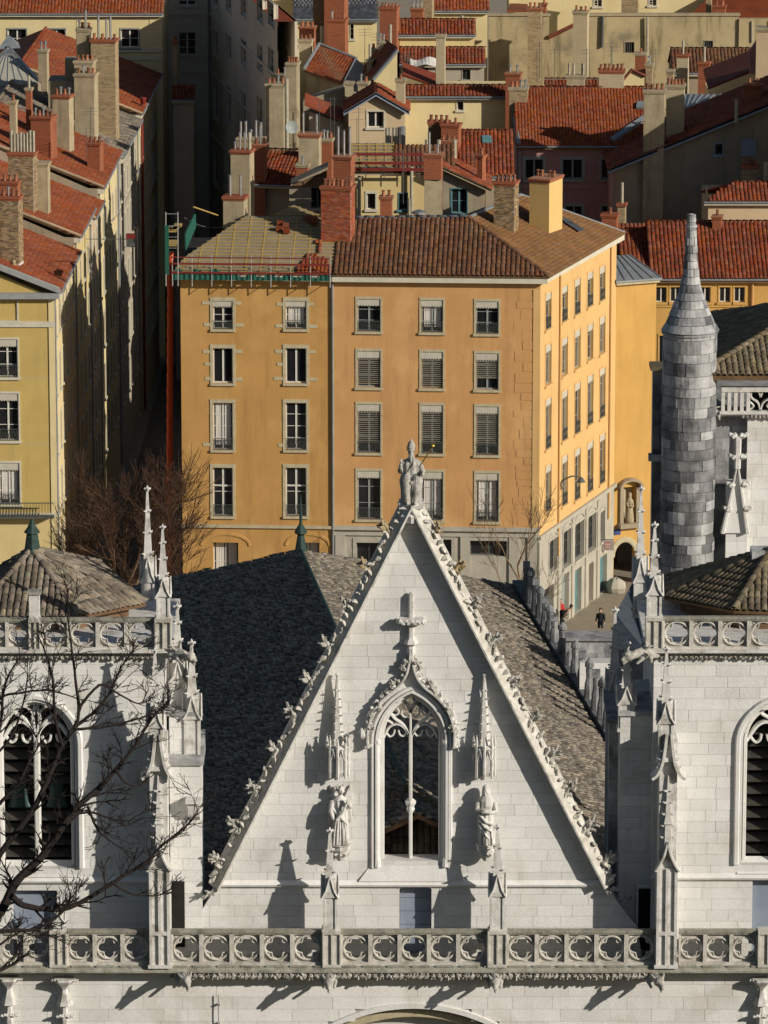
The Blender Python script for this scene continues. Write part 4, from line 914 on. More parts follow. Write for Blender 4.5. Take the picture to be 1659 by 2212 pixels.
zl = fT.st(0, 893)[1]; m = MB(); sL = fT.st(1552, 890)[0]; m.prism([fT.pt(sL, zl, -.3), fT.pt(sL, zl, .6), fT.pt(sL, zl+.12, .8), fT.pt(sL, zl+.25, .8), fT.pt(sL, zl+.25, -.3)], (10, 0, 0)); m.build('cornice', STONE2, tt)
frieze(tt, 1600, 1690, 898, YT-.62, .3, 10)
zp0, zp1 = zl+.25, fT.st(0, 833)[1]; fp = facY(YT-.6)
pm = MB(); sL = fT.st(1556, 860)[0]
for i in range(5):
    m = MB(); m.fbox(fp, sL+i*.28, sL+i*.28+.16, zp0, zp1, -.2, .1); m.build('parapet_shaft', STONE2, tt)
m = MB(); m.fbox(fp, sL, sL+10, zp1-.14, zp1+.05, -.25, .14); m.build('parapet_rail', STONE2, tt)
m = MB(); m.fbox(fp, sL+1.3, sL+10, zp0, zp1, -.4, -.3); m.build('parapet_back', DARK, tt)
for k in range(3):
    c = sL+1.75+k*.9*2*.5+k*.35; hh = zp1-zp0
    for sg in (-1, 1):
        m = MB(); m.sweep(smoothpath([(c, zp0), (c+sg*.12, zp0+hh*.35), (c+sg*.42, zp0+hh*.6), (c+sg*.36, zp0+hh*.9), (c+sg*.1, zp0+hh*.85), (c, zp0+hh*.6)], 4), .09, -.2, .06, fp); m.build('tracery_rib', STONE2, tt)
        m = MB(); m.sweep(smoothpath([(c+sg*.6, zp0), (c+sg*.3, zp0+hh*.2), (c+sg*.55, zp0+hh*.5), (c+sg*.6, zp0+hh)], 4), .08, -.2, .06, fp); m.build('tracery_rib', STONE2, tt)
# gablet relief on the sunlit buttress
f3b = facY(YT-.9); m = MB()
m.sweep([f3b.st(1560, 1150), f3b.st(1593, 1000), f3b.st(1614, 1150)], .2, -.02, .3, f3b); m.sweep([f3b.st(1592, 1010), f3b.st(1594, 940)], .3, -.02, .35, f3b); m.build('gablet', STONE2, tt)
m = MB(); m.prism([f3b.pt(*f3b.st(1563, 1150), .02), f3b.pt(*f3b.st(1612, 1150), .02), f3b.pt(*f3b.st(1593, 1010), .02)], (0, -.12, 0)); m.build('gablet_panel', STONE, tt)
for (u, v, a) in ((1574, 1098, 1), (1612, 1098, 0), (1580, 1045, 1), (1608, 1045, 0), (1586, 985, 1), (1604, 985, 0), (1586, 940, 1), (1603, 940, 0)):
    q = f3b.st(u, v); place('crocket', BUD, tt, Matrix.Translation(f3b.pt(q[0], q[1], .2)) @ Matrix.Rotation(math.pi*a, 4, 'Z') @ Matrix.Scale(.2, 4))
# tower roof tiles: front slope and dark left slope
e0, e1 = PY(1502, 812, YT-1.2), PY(1760, 812, YT-1.2); hp = PY(1680, 705, YT+4)
e0 = PZ(1505, 812, e1.z)
nf_ = (e1-e0).cross(hp-e0).normalized(); tiles(tt, [e0, e1, PP(1780, 706, e0, nf_), hp], e1-e0, T_MOSS, .27, .42, .10, 'canal', 60, 84, WOODD, .2)
l1 = PY(1412, 716, YT+9); l2 = PY(1535, 680, YT+14)
tiles(tt, [e0+Vector((0, .2, 0)), hp, PY(1690, 655, YT+9), l2], e0-l2, T_MOSS, .27, .42, .10, 'canal', 60, 85, WOODD, .2)
ridge_tiles(tt, e0, hp, T_MOSS, .18, .5, 'hip_tile')
gargoyle('grotesque gargoyle at the corner of the transept tower cornice', 1556, 892, YT-.4, 1.5, side=-2.2, group='gargoyles at the tower corners')
# stair turret with stone cone
tu = thing('stair_turret', 'round stone stair turret with tall conical stone spire', 'turret', (PY(1490, 1230, YT).x, YT-.5, 0))
c = PY(1490, 740, YT-.5); rr = PY(1549, 740, YT-.5).x-c.x
zc = PY(1490, 718, YT-.5).z; zt_ = PY(1490, 462, YT-.5).z; H = zt_-zc
courses = []; z = 0.0
def ring_stones(zlo, zhi, ra, rb, nn, off, mat, nm, bot=None):
    me_v = []
    for i in range(nn):
        a0 = off+2*math.pi*i/nn+.006; a1 = off+2*math.pi*(i+1)/nn-.006; k = 3; V = []
        mid = (a0+a1)/2
        if math.sin(mid) > .35: continue
        for z_, r_ in ((zlo+.012, ra), (zhi-.012, rb)):
            for j in range(k+1):
                a = a0+(a1-a0)*j/k; q = random.Random(i*7+int(zlo*31)).uniform(0, .045); V.append((c.x+(r_+q)*math.cos(a), c.y+(r_+q)*math.sin(a), z_))
        for z_, r_ in ((zlo+.012, ra-.06), (zhi-.012, rb-.06)):
            for j in range(k+1):
                a = a0+(a1-a0)*j/k; V.append((c.x+r_*math.cos(a), c.y+r_*math.sin(a), z_))
        f = [(j, j+1, k+2+j, k+1+j) for j in range(k)]+[(k+1+j, k+2+j, 3*(k+1)+j+1, 3*(k+1)+j) for j in range(k)]+[(j+1, j, 2*(k+1)+j, 2*(k+1)+j+1) for j in range(k)]+[(0, k+1, 3*(k+1), 2*(k+1)), (k, 2*(k+1)+k, 3*(k+1)+k, 2*k+1)]
        link(bpy.data.objects.new(nm, quick_mesh(nm, V, f, STONEB if random.Random(i*13+int(zlo*57)).random() < mat else STONED, smooth=False)), tu)
zbot = PY(1490, 1260, YT-.5).z; m = MB(); m.lathe((c.x, c.y, zbot-6), [(rr*.98-.045, 0), (rr*.98-.045, zc-zbot+6)], 24); m.build('core', MORTAR, tu)
z = zbot; i = 0
while z < zc-.1:
    h = random.Random(i).uniform(.36, .62); ring_stones(z, min(z+h, zc), rr*.98, rr*.98, random.Random(i+9).randint(8, 12), i*.41, .55 if z < PY(1490, 850, YT).z else .12, 'stone_block'); z += h; i += 1
m = MB(); m.lathe((c.x, c.y, zc-.06), [(rr*.97, 0), (rr*1.04, .05), (rr*1.05, .12), (rr*.98, .16)], 24); m.build('eave_ring', STONED, tu)
prof = [(0, rr*1.02), (.06, rr*.86), (.21, rr*.60), (.35, rr*.38), (.476, rr*.26), (.645, rr*.19), (.87, rr*.15), (1.0, rr*.11)]
m = MB(); m.lathe((c.x, c.y, zc), [(max(.03, interp(prof, t/20)-.03), H*t/20) for t in range(21)], 16); m.build('spire_core', MORTAR, tu)
n = 15
for i in range(n):
    t0, t1 = i/n, (i+1)/n; r0, r1 = interp(prof, t0)+.03, interp(prof, t1)+.03
    ring_stones(zc+.12+(H-.12)*t0, zc+.12+(H-.12)*t1, r0, r1, max(5, int(r0*10)), i*.37, .1, 'spire_stone')
m = MB(); m.lathe((c.x, c.y, zc+H*.88), [(.2, 0), (.27, .05), (.24, .14), (.15, .2), (.13, H*.07), (.17, H*.08), (.1, H*.11)], 10); m.build('spire_cap', STONED, tu)
# side stair block left of the turret
sb = thing('stair_block', 'tall dark stone block with small lean-to roof behind the turret', 'stone block', (PY(1422, 1240, YT+6).x, YT+6, 0))
f = facY(YT+4); r = f.rect(1408, 800, 1440, 1260); ashlar(sb, f, r[1]-4, r[3], lambda z: r[0], lambda z: r[2], [], .6, (.6, 1.1), STONEB, seed=91, cap=40, thick=.8)
m = MB(); m.fbox(f, r[0]-.12, r[2], r[3], r[3]+.18, -1.2, .15); m.build('cap', T_MOSS, sb)
m = MB(); q = f.st(1403, 985); m.fbox(f, q[0]-.05, q[0]+.6, q[1]-.2, q[1]+.1, -.2, .25); m.build('corbel', STONED, sb)
# ================================================================== town builders
def wall(root, fac, s0, s1, z0, z1, ops, mat, thick=.35, name='wall'):
    """wall with real openings and reveals; ops are (s0, z0, s1, z1)"""
    ops = [o for o in ops if o[2] > s0 and o[0] < s1]
    xs = sorted({s0, s1, *[o[0] for o in ops], *[o[2] for o in ops]}); zs = sorted({z0, z1, *[o[1] for o in ops], *[o[3] for o in ops]})
    xs = [x for x in xs if s0 <= x <= s1]; zs = [z for z in zs if z0 <= z <= z1]
    m = MB()
    for a, b in zip(xs, xs[1:]):
        if b-a < 1e-4: continue
        run = None
        for c, d in zip(zs, zs[1:]):
            mx, mz = (a+b)/2, (c+d)/2
            solid = not any(o[0] < mx < o[2] and o[1] < mz < o[3] for o in ops)
            if solid: run = (run[0], d) if run else (c, d)
            if (not solid or d == zs[-1]) and run:
                m.face([fac.pt(a, run[0]), fac.pt(b, run[0]), fac.pt(b, run[1]), fac.pt(a, run[1])]); run = None
    for (a, c, b, d) in ops:
        q = [(a, c), (b, c), (b, d), (a, d)]
        for (p, r) in zip(q, q[1:]+q[:1]): m.face([fac.pt(*p), fac.pt(*r), fac.pt(*r, -thick), fac.pt(*p, -thick)])
    o = bpy.data.objects.new(name, m.mesh(name, mat)); link(o, root)
    return o
def win(root, fac, r, style='casement', frame=WHITEP, surround=.13, smat=SURR, rail=False, lamb=False, sill=True, blind=1.0, panes=3, dep=.24, tr_=None, curtain=False, name='window', keys=0):
    a, c, b, d = r; wd, h = b-a, d-c; fw = min(.07, wd*.07); m = MB()
    for (p, q, e, f) in ((a, c, a+fw, d), (b-fw, c, b, d), (a+fw, d-fw, b-fw, d), (a+fw, c, b-fw, c+fw*1.3)): m.fbox(fac, p, q, e, f, -dep, -dep+.07) if False else m.fbox(fac, p, e, q, f, -dep, -dep+.07)
    mid = (a+b)/2
    if wd > .55: m.fbox(fac, mid-fw*.8, mid+fw*.8, c+fw, d-fw, -dep+.002, -dep+.085)
    for i in range(1, panes):
        z = c+h*i/panes; m.fbox(fac, a+fw, b-fw, z-.018, z+.018, -dep+.01, -dep+.06)
    if tr_: z = c+h*tr_; m.fbox(fac, a+fw, b-fw, z-.05, z+.05, -dep+.003, -dep+.08)
    w_ = m.build(name, frame, root)
    for (x0, x1) in ((a+fw*.5, mid), (mid, b-fw*.5)):
        m = MB(); m.face([fac.pt(x0, c+.02, -dep+.03), fac.pt(x1, c+.02, -dep+.03), fac.pt(x1, d-.02, -dep+.03), fac.pt(x0, d-.02, -dep+.03)]); m.build('pane', GLASS, w_)
    if curtain:
        m = MB(); N = 10
        for (x0, x1) in ((a+fw*2, a+wd*.42), (b-wd*.42, b-fw*2)):
            p = [(x0+(x1-x0)*i/N, -dep+.034+.02*(i % 2)) for i in range(N+1)]
            for (xa, oa), (xb, ob) in zip(p, p[1:]): m.face([fac.pt(xa, c+.3, oa), fac.pt(xb, c+.3, ob), fac.pt(xb, d-.1, ob), fac.pt(xa, d-.1, oa)])
        m.build('curtain', CLOTHW, w_)
    if surround:
        t = surround; m = MB(); rg = random.Random(int(a*31+c*17))
        for (x0, x1) in ((a-t, a), (b, b+t)):
            z = c
            while z < d-.05:
                hh = min(rg.uniform(.35, .7), d-z); m.fbox(fac, x0, x1, z+.004, z+hh-.004, -.02, .035+rg.uniform(0, .012)); z += hh
        m.fbox(fac, a-t, b+t, d, d+t*1.3, -.02, .045); so = m.build('surround', smat, w_)
        for k in range(keys):
            sg = (-1, 1)[k % 2]; z = c+h*(.08 if k < 2 else .85 if k < 4 else .5)+rg.uniform(-.05, .05); e = rg.uniform(.25, .6)
            m = MB(); x0 = a-t-e if sg < 0 else b+t; m.fbox(fac, x0, x0+e, z, z+.2, -.02, .03); m.build('key_stone', smat, w_)
    if sill: m = MB(); m.fbox(fac, a-.16, b+.16, c-.15, c-.002, -dep+.08, .12); m.build('sill', smat, w_)
    if lamb:
        m = MB(); m.fbox(fac, a+.01, b-.01, d-.42*min(1, h/2.2), d-.002, -.05, -.015)
        n = 8
        for i in range(n):
            x = a+.01+(wd-.02)*i/n; z = d-.42*min(1, h/2.2); m.prism([fac.pt(x, z, -.045), fac.pt(x+(wd-.02)/n, z, -.045), fac.pt(x+(wd-.02)/n*.5, z-.08, -.045)], fac.pt(0, 0, .02)-fac.pt(0, 0, 0))
        m.build('valance', BLIND, w_)
    if style == 'blind':
        m = MB(); z = d-.40; zl = c+(h-.4)*(1-blind)+(.05); n = 0
        while z > zl:
            m.prism([fac.pt(a+.02, z, -.05), fac.pt(a+.02, z-.015, -.05), fac.pt(a+.02, z-.085, -.13), fac.pt(a+.02, z-.07, -.13)], fac.pt(b-.02, 0)-fac.pt(a+.02, 0)); z -= .125
        m.build('blind', BLIND, w_)
    if rail:
        m = MB(); zr = c+min(.75, h*.32); m.fbox(fac, a, b, zr-.03, zr, .0, .035); m.fbox(fac, a, b, c+.04, c+.065, .0, .03)
        n = 9 if rail is True else rail
        for i in range(n+1):
            x = a+wd*i/n; m.fbox(fac, x-.008, x+.008, c+.06, zr-.02, .006, .022)
            if i < n: m.tube([fac.pt(x, c+.08, .03), fac.pt(x+wd/n, zr-.04, .03)], .009, 4); m.tube([fac.pt(x+wd/n, c+.08, .03), fac.pt(x, zr-.04, .03)], .009, 4)
        m.build('railing', IRON, w_)
    return w_
m = MB(); m.lathe((0, 0, 0), [(.13, 0), (.12, .05), (.095, .3), (.12, .36), (.12, .42), (.07, .421)], 8); POTM = m.mesh('chimney_pot', POT)
m = MB(); m.lathe((0, 0, 0), [(.08, 0), (.08, .42), (.15, .46), (.15, .5), (.03, .6)], 8); COWL = m.mesh('chimney_cowl', METAL)
m = MB(); m.lathe((0, 0, 0), [(.10, 0), (.10, 1.0), (.08, 1.0)], 8); PIPE = m.mesh('flue_pipe', GREYPOT)
m = MB(); m.lathe((0, 0, 0), [(.09, 0), (.09, .97), (.11, 1.0), (.05, 1.02)], 8); MPIPE = m.mesh('metal_flue', METAL)
BRK = {}
def chimney(root, u0, u1, vt, vb, Y, mat=RBRICK, dep=.9, a=-8, cap='brick', pots='ppp', extra=1.5, bricks=None, pipe_h=1.2, side=None):
    p0, p1 = PY(u0, vt, Y), PY(u1, vt, Y); zt = p0.z; zb = PY(u0, vb, Y).z-extra
    wd = p1.x-p0.x; an = rad(a); wd = (wd-dep*math.sin(-an))/math.cos(an) if a < 0 else wd/math.cos(an)
    wd = max(wd, .35); f = Fac((p0.x, Y), (p0.x+math.cos(an)*wd, Y+math.sin(an)*wd))
    m = MB(); m.fbox(f, 0, wd, zb, zt-.22, -dep, 0); c = m.build('chimney', mat if not bricks else MORTAR, root)
    m = MB()
    cm = {'brick': RBRICK, 'stone': PLST, 'dark': WOODD}.get(cap, PLST)
    m.fbox(f, -.05, wd+.05, zt-.22, zt-.12, -dep-.05, .05); m.fbox(f, -.09, wd+.09, zt-.12, zt, -dep-.09, .09); m.build('chimney_cap', cm, c)
    if bricks:
        bh, bl_ = .082, .25; fs2 = Fac((f.pt(wd, 0).x, f.pt(wd, 0).y), (f.pt(wd, 0, -dep).x, f.pt(wd, 0, -dep).y))
        rg = random.Random(int(u0)); n = 0; zv = PY(u0, vb, Y).z-.3; rows = int((zt-.22-zv)/bh)
        V0 = [(0, 0, 0), (1, 0, 0), (1, 0, 1), (0, 0, 1), (0, .03, 0), (1, .03, 0), (1, .03, 1), (0, .03, 1)]
        key = bricks.name
        if key not in BRK: BRK[key] = quick_mesh('brick', V0, [(0, 1, 2, 3), (0, 4, 5, 1), (1, 5, 6, 2), (2, 6, 7, 3), (3, 7, 4, 0)], bricks)
        for i in range(rows):
            for ff, L_ in ((f, wd), (fs2, dep)):
                x = -bl_*.5*(i % 2)
                while x < L_:
                    x0, x1 = max(0, x), min(L_, x+bl_)
                    if x1-x0 > .04:
                        o = ff.pt(x0+.006, zt-.22-(i+1)*bh+.006, .012+rg.uniform(0, .006))
                        M = Matrix(((ff.d.x, -ff.n.x, 0, 0), (ff.d.y, -ff.n.y, 0, 0), (0, 0, 1, 0), (0, 0, 0, 1)))
                        place('brick', BRK[key], c, Matrix.Translation(o) @ M @ Matrix.Diagonal((x1-x0-.012, 1, bh-.012, 1)))
                    x += bl_
    n = len(pots)
    for i, k in enumerate(pots):
        x = wd*(i+.5)/n; q = f.pt(x, zt, -dep*(.5 if k not in 'ab' else .25))
        if k == ' ': continue
        sc_ = {'p': .85, 'c': .9, 't': 1.0, 'm': 1.0, 's': .6}.get(k, .9)
        me, nm, s3 = {'p': (POTM, 'chimney_pot', (.95, .95, .9)), 's': (POTM, 'chimney_pot', (.8, .8, .7)), 'c': (COWL, 'chimney_cowl', (.9, .9, .95)), 't': (PIPE, 'flue_pipe', (1, 1, pipe_h)), 'm': (MPIPE, 'metal_flue', (.9, .9, pipe_h))}[k]
        rgk = random.Random(i*13+int(u0)); place(nm, me, c, Matrix.Translation(q) @ Matrix.Diagonal((*[v*rgk.uniform(.9, 1.1) for v in s3], 1)))
    return c
def antenna(root, u, v0, v1, Y, arms=3):
    p, q = PY(u, v1, Y), PY(u, v0, Y); m = MB(); m.tube([p-Vector((0, 0, .6)), q], .022, 5)
    for i in range(arms):
        z = q.z-.12-.22*i; L = .5-.06*i; m.tube([(q.x-L, q.y-.1, z), (q.x+L, q.y+.1, z)], .014, 4)
    m.build('antenna', IRON, root)
def house_box(root, fac, s0, s1, z1, dep, mat, ops=(), z0=0.0, name='wall'):
    wo = wall(root, fac, s0, s1, z0, z1, list(ops), mat, name=name)
    m = MB(); n3 = -1
    c = [(s0, 0), (s0, -dep), (s1, -dep), (s1, 0)]
    for (a, b) in zip(c, c[1:]): m.face([fac.pt(a[0], z0, a[1]), fac.pt(b[0], z0, b[1]), fac.pt(b[0], z1, b[1]), fac.pt(a[0], z1, a[1])])
    m.face([fac.pt(s0, z1-.02, 0), fac.pt(s1, z1-.02, 0), fac.pt(s1, z1-.02, -dep), fac.pt(s0, z1-.02, -dep)])
    m.build('outer_walls', mat, root)
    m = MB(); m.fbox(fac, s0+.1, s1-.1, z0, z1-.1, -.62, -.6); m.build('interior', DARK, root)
    return wo
def roof_slope(root, fac, s0, s1, ze, vr, pitch, tmat, over=.35, w=.25, l=.38, r=.09, style='canal', cap=120, seed=5, um=None, back=True, edge=TRIM, hipl=0, hipr=0, side=.12):
    """front slope rising away from the facade to the picture height vr, with a back slope, eave board and ridge"""
    n3 = Vector((fac.n.x*pitch, fac.n.y*pitch, 1)).normalized()
    um = um if um is not None else toUV(fac.pt((s0+s1)/2, ze))[0]
    top = PP(um, vr, fac.pt((s0+s1)/2, ze+.06, over), n3); q = Vector((top.x, top.y))-fac.p; run = -q.dot(fac.n); zr = top.z; ze_ = ze+.06
    zlow = ze_
    A, B, C, D = fac.pt(s0-side, zlow, over), fac.pt(s1+side, zlow, over), fac.pt(s1+side-hipr, zr, -run), fac.pt(s0-side+hipl, zr, -run)
    tiles(root, [A, B, C, D], B-A, tmat, w, l, r, style, cap, seed, WOODD, .12, stagger=(style == 'flat'))
    if back:
        m = MB(); m.prism([D, C, fac.pt(s1+side, zlow, -2*run-over), fac.pt(s0-side, zlow, -2*run-over)], (0, 0, -.12)); m.build('back_slope', tmat, root)
        m = MB()
        for s_ in (s0+.02, s1-.02): m.face([fac.pt(s_, zlow, 0), fac.pt(s_, zr-.14, -run), fac.pt(s_, zlow, -2*run)])
        m.build('gable_end', MATS.get(root.get('wm', ''), GREYR), root)
    ridge_tiles(root, D, C, tmat, .12, .45)
    m = MB(); m.fbox(fac, s0-side, s1+side, ze-.18, ze+.02, 0, over+.02); m.build('eave_board', edge, root)
    m = MB(); m.tube([fac.pt(s0-side, ze+.02, over+.08), fac.pt(s1+side, ze+.02, over+.08)], .07, 6); m.build('gutter', ZINC, root)
    return A, B, C, D, run
def simple_house(label, u0, u1, ve, z, vr, wm, tm, wins=(), dep=8, pitch=.42, cat='house', name='town_house', group=None, yaw=0.0, wst={}, Y=None, **kw):
    Y = Y or YZ(ve, z); p0, p1 = PY(u0, ve, Y), PY(u1, ve, Y)
    f = Fac((p0.x, Y), (p1.x, Y+math.tan(rad(yaw))*(p1.x-p0.x))); z = f.st((u0+u1)/2, ve)[1]
    root = thing(name, label, cat, (p0.x+(p1.x-p0.x)/2, Y, 0), group); root['wm'] = wm.name
    ops = [f.rect(a, b, c, d) for a, b, c, d in wins]
    house_box(root, f, 0, f.len, z, dep, wm, ops)
    for o in ops: win(root, f, o, **wst)
    if vr is not None: roof_slope(root, f, 0, f.len, z, vr, pitch, tm, **kw)
    del root['wm']
    return root, f, z
# ================================================================== the orange corner house
G_TOWN = 'houses of the old town'
v2 = lambda p: (p.x, p.y)
L0, C0, C1 = PY(393, 1000, 307.2), PY(1163, 1200, 306.0), PY(1326, 1100, 321.0)
FO = Fac(v2(L0), v2(C0)); FS = Fac(v2(C0), v2(C1))
zt = FO.st(720, 604)[1]; sm = FO.st(719, 900)[0]; zg = FO.st(560, 1136)[1]
Lh = thing('ochre_house', 'ochre half of the corner house with roof under repair and white casements', 'house', FO.pt(sm/2, 0, -4), G_TOWN)
Rh = thing('apricot_house', 'apricot corner house with blinds, brown tiled roof and stone ground floor', 'house', FO.pt((sm+FO.len)/2, 0, -4), G_TOWN)
# left half
opsL = []; rowsL = ((650, 711), (752, 828), (870, 972), (1010, 1115))
for ci, (a, b) in enumerate(((460, 503), (617, 662))):
    for k, (t, bo) in enumerate(rowsL): opsL.append((FO.rect(a, t, b, bo), k))
gl = [FO.rect(460, 1172, 515, 1260), FO.rect(640, 1172, 690, 1260)]
wall(Lh, FO, 0, sm, zg, zt, [o for o, k in opsL], ORL, .3)
wall(Lh, FO, 0, sm, 0, zg-.12, gl, ORL, .6, name='ground_floor_wall')
m = MB(); m.fbox(FO, -.05, sm, zg-.12, zg+.06, 0, .14); m.build('string_course', SURR, Lh)
for o, k in opsL:
    win(Lh, FO, o, curtain=(int(o[0]*7+k) % 3 == 0), panes=(4, 1, 4, 2)[k], surround=.17, rail=(k != 1), lamb=(k == 0), keys=(4, 5, 1, 0)[k], tr_=.62 if k == 3 else None)
for o in gl:
    win(Lh, FO, o, dep=.55, surround=0, sill=False, panes=2, curtain=True)
    m = MB(); mid = (o[0]+o[2])/2; hw = (o[2]-o[0])*.95
    m.sweep([(mid+hw*math.cos(t), o[3]-.2+.75*math.sin(t)) for t in [math.pi*i/12 for i in range(13)]], .22, -.02, .05, FO); m.build('arch_band', ORL, Lh)
# right half
opsR = []
for ci, (a, b) in enumerate(((772, 822), (910, 957), (1028, 1077))):
    dv = (0, 2, 5)[ci]
    for k, (t, bo) in enumerate(((646, 716), (758, 837), (873, 978), (1017, 1122))): opsR.append((FO.rect(a, t+dv, b, bo+dv), ci, k))
wall(Rh, FO, sm, FO.len, zg, zt, [o for o, c, k in opsR], ORR, .3)
for o, c, k in opsR:
    bl = {(0, 1): .93, (1, 1): 1.0, (2, 1): .68, (0, 2): .78, (1, 2): .78, (2, 2): .78}.get((c, k))
    win(Rh, FO, o, style='blind' if bl else 'casement', blind=bl or 1, frame=GREYP, surround=.12, rail=(k != 1), lamb=True, panes=3, curtain=(k == 3 and c > 0) or (k == 0 and c == 1), dep=.26)
# ground floor of grey stone with openings
gr = [FO.rect(770, 1172, 825, 1300), FO.rect(905, 1165, 975, 1290), FO.rect(1015, 1168, 1095, 1202)]
wall(Rh, FO, sm, FO.len, 0, zg-.14, gr, LIMEW, .6, name='ground_floor_wall')
for o in gr: win(Rh, FO, o, frame=IRON, dep=.5, surround=.22, smat=LIMEW, sill=False, panes=1)
m = MB(); m.fbox(FO, sm, FO.len+.1, zg-.14, zg+.10, 0, .2); m.fbox(FO, sm, FO.len+.1, zg-.5, zg-.36, 0, .12); m.build('string_course', LIMEW, Rh)
for u in (735, 850, 880, 1005, 1110, 1150):
    q = FO.st(u, 1200)[0]; m = MB(); m.fbox(FO, q-.3, q+.3, 0, zg-.5, 0, .1); m.build('pilaster', LIMEW, Rh)
m = MB(); m.tube([FO.pt(sm, .5, .1), FO.pt(sm, zt-.2, .1)], .07, 6); m.build('downpipe', ZINC, Lh)
# rough stone quoins showing through the render at the corner
rg = random.Random(3); z = zg+.2
while z < zt-.9:
    h = rg.uniform(.35, .75); m = MB(); e = rg.uniform(.55, 1.25); m.fbox(FO, FO.len-.35-e, FO.len-.45, z, z+h*.86, -.02, .010+rg.uniform(0, .014)); m.build('quoin', ORR, Rh); z += h
m = MB(); m.fbox(FO, FO.len-.42, FO.len+.02, zg+.12, zt-.5, -.01, .045); m.build('corner_strip', ORS, Rh)
# side front
opsS = []
cols = ((1178, 1190), (1213.5, 1225.5), (1241, 1253), (1268.5, 1280.5), (1295, 1306.5))
rw = (((633, 710), (745, 830), (861, 968), (1005, 1103)), ((618, 693), (730, 810), (844, 950), (985, 1090)), ((603, 678), (713, 795), (828, 935), (970, 1078)), ((588, 661), (700, 776), (811, 916), (955, 1061)), ((576, 648), (685, 763), (796, 901), (938, 1043)))
for ci, (a, b) in enumerate(cols):
    for k, (t, bo) in enumerate(rw[ci]): opsS.append((FS.rect(a, t, b, bo), ci, k))
zgs = FS.st(1200, 1135)[1]
wall(Rh, FS, 0, FS.len, zgs, zt, [o for o, c, k in opsS], ORS, .3, name='side_wall')
for o, c, k in opsS:
    bl = (c+k) % 4 not in (0,) and k in (1, 2) or (k == 3 and c < 2)
    win(Rh, FS, o, style='blind' if bl else 'casement', blind=.8+.2*((c*3+k) % 2), frame=GREYP, surround=.09, smat=ORS, lamb=True, rail=(k != 1), sill=True, panes=3)
arches = ((1186, 1203, 1165, 1232), (1216, 1233, 1145, 1222), (1241, 1261, 1128, 1206), (1269, 1287, 1112, 1188), (1296, 1306, 1104, 1168))
ga = [FS.rect(a, t, b, bo) for a, b, t, bo in arches]
doors = ((1175, 1196, 1268, 1345), (1213, 1229, 1240, 1335), (1242, 1256, 1228, 1318), (1272, 1282, 1216, 1304), (1296, 1311, 1200, 1287))
gd = [FS.rect(a, t, b, bo) for a, b, t, bo in doors]; gd = [(a, 0.02, b, d) for a, c, b, d in gd]
wall(Rh, FS, 0, FS.len, 0, zgs-.16, ga+gd, LIMEW, .4, name='side_ground_floor')
m = MB(); m.fbox(FS, -.1, FS.len, zgs-.16, zgs+.08, 0, .2); m.build('side_string_course', LIMEW, Rh)
for o in ga:
    win(Rh, FS, o, frame=IRON, surround=.12, smat=LIMEW, panes=3, dep=.3)
    mid = (o[0]+o[2])/2; hw = (o[2]-o[0])/2+.1
    m = MB(); m.sweep([(mid+hw*math.cos(t), o[3]-.05+hw*.55*math.sin(t)) for t in [math.pi*i/10 for i in range(11)]], .16, -.02, .09, FS); m.build('arch_band', LIMEW, Rh)
for i, o in enumerate(gd):
    m = MB(); m.fbox(FS, o[0], o[2], o[1], o[3], -.36, -.3); d = m.build('door', (GLASS, GREYP, TEAL, WOODD, TEAL)[i], Rh)
    for q in (.25, .5, .75): m = MB(); m.fbox(FS, o[0]+.05, o[2]-.05, o[1]+(o[3]-o[1])*q-.05, o[1]+(o[3]-o[1])*q+.05, -.3, -.27); m.build('door_rail', (IRON, GREYP, TEAL, WOODD, TEAL)[i], d)
for u in (1160, 1206, 1236, 1265, 1290):
    s = FS.st(u, 1230)[0]; m = MB(); m.fbox(FS, max(0, s-.22), s+.22, 0, zgs-.3, 0, .09); m.build('pilaster', LIMEW, Rh)
for u in (1206.5, 1315):
    s = FS.st(u, 850)[0]; m = MB(); m.tube([FS.pt(s, zgs-2, .1), FS.pt(s, zt-.1, .1)], .07, 6); m.build('downpipe', CHUTE if False else ORS, Rh)
# eaves cornice
m = MB(); m.fbox(FO, sm, FO.len+.45, zt-.06, zt+.36, -.1, .45); m.build('cornice', TRIM, Rh)
m = MB(); m.fbox(FS, -.02, FS.len+.2, zt-.04, zt+.38, -.1, .46); m.build('side_cornice', TRIM, Rh)
m = MB(); m.fbox(FO, -.35, sm-.01, zt-.04, zt+.34, -.1, .42); m.build('cornice', TRIM, Lh)
# roofs
pit = .45; n3 = Vector((FO.n.x*pit, FO.n.y*pit, 1)).normalized(); eb = FO.pt(sm, zt+.40, .55)
hipT = PP(1012, 470, eb, n3); cor = FO.pt(FO.len+.5, zt+.40, .55); rl = PP(765, 472, eb, n3); e_l = FO.pt(sm+.05, zt+.40, .55); rl2 = PP(738, 474, eb, n3)
tiles(Rh, [e_l, cor, hipT, rl2], FO.pt(1, 0)-FO.pt(0, 0), T_BROWN, .30, .42, .11, 'canal', 300, 101, WOODD, .12)
cf = FS.pt(FS.len+.25, zt+.40, .5); n4 = (cf-cor).cross(hipT-cor).normalized(); farT = PP(1126, 421, cor, n4)
tiles(Rh, [cor+Vector((.05, 0, 0)), cf, farT, hipT], cf-cor, T_TAN, .28, .30, .03, 'flat', 0, 102, WOODD, .12, stagger=True, name='side_tile', indiv=False, slabname='side_roof')
ridge_tiles(Rh, cor, hipT, T_BROWN, .16, .45, 'hip_tile'); ridge_tiles(Rh, rl, hipT, ZINC, .14, .6)
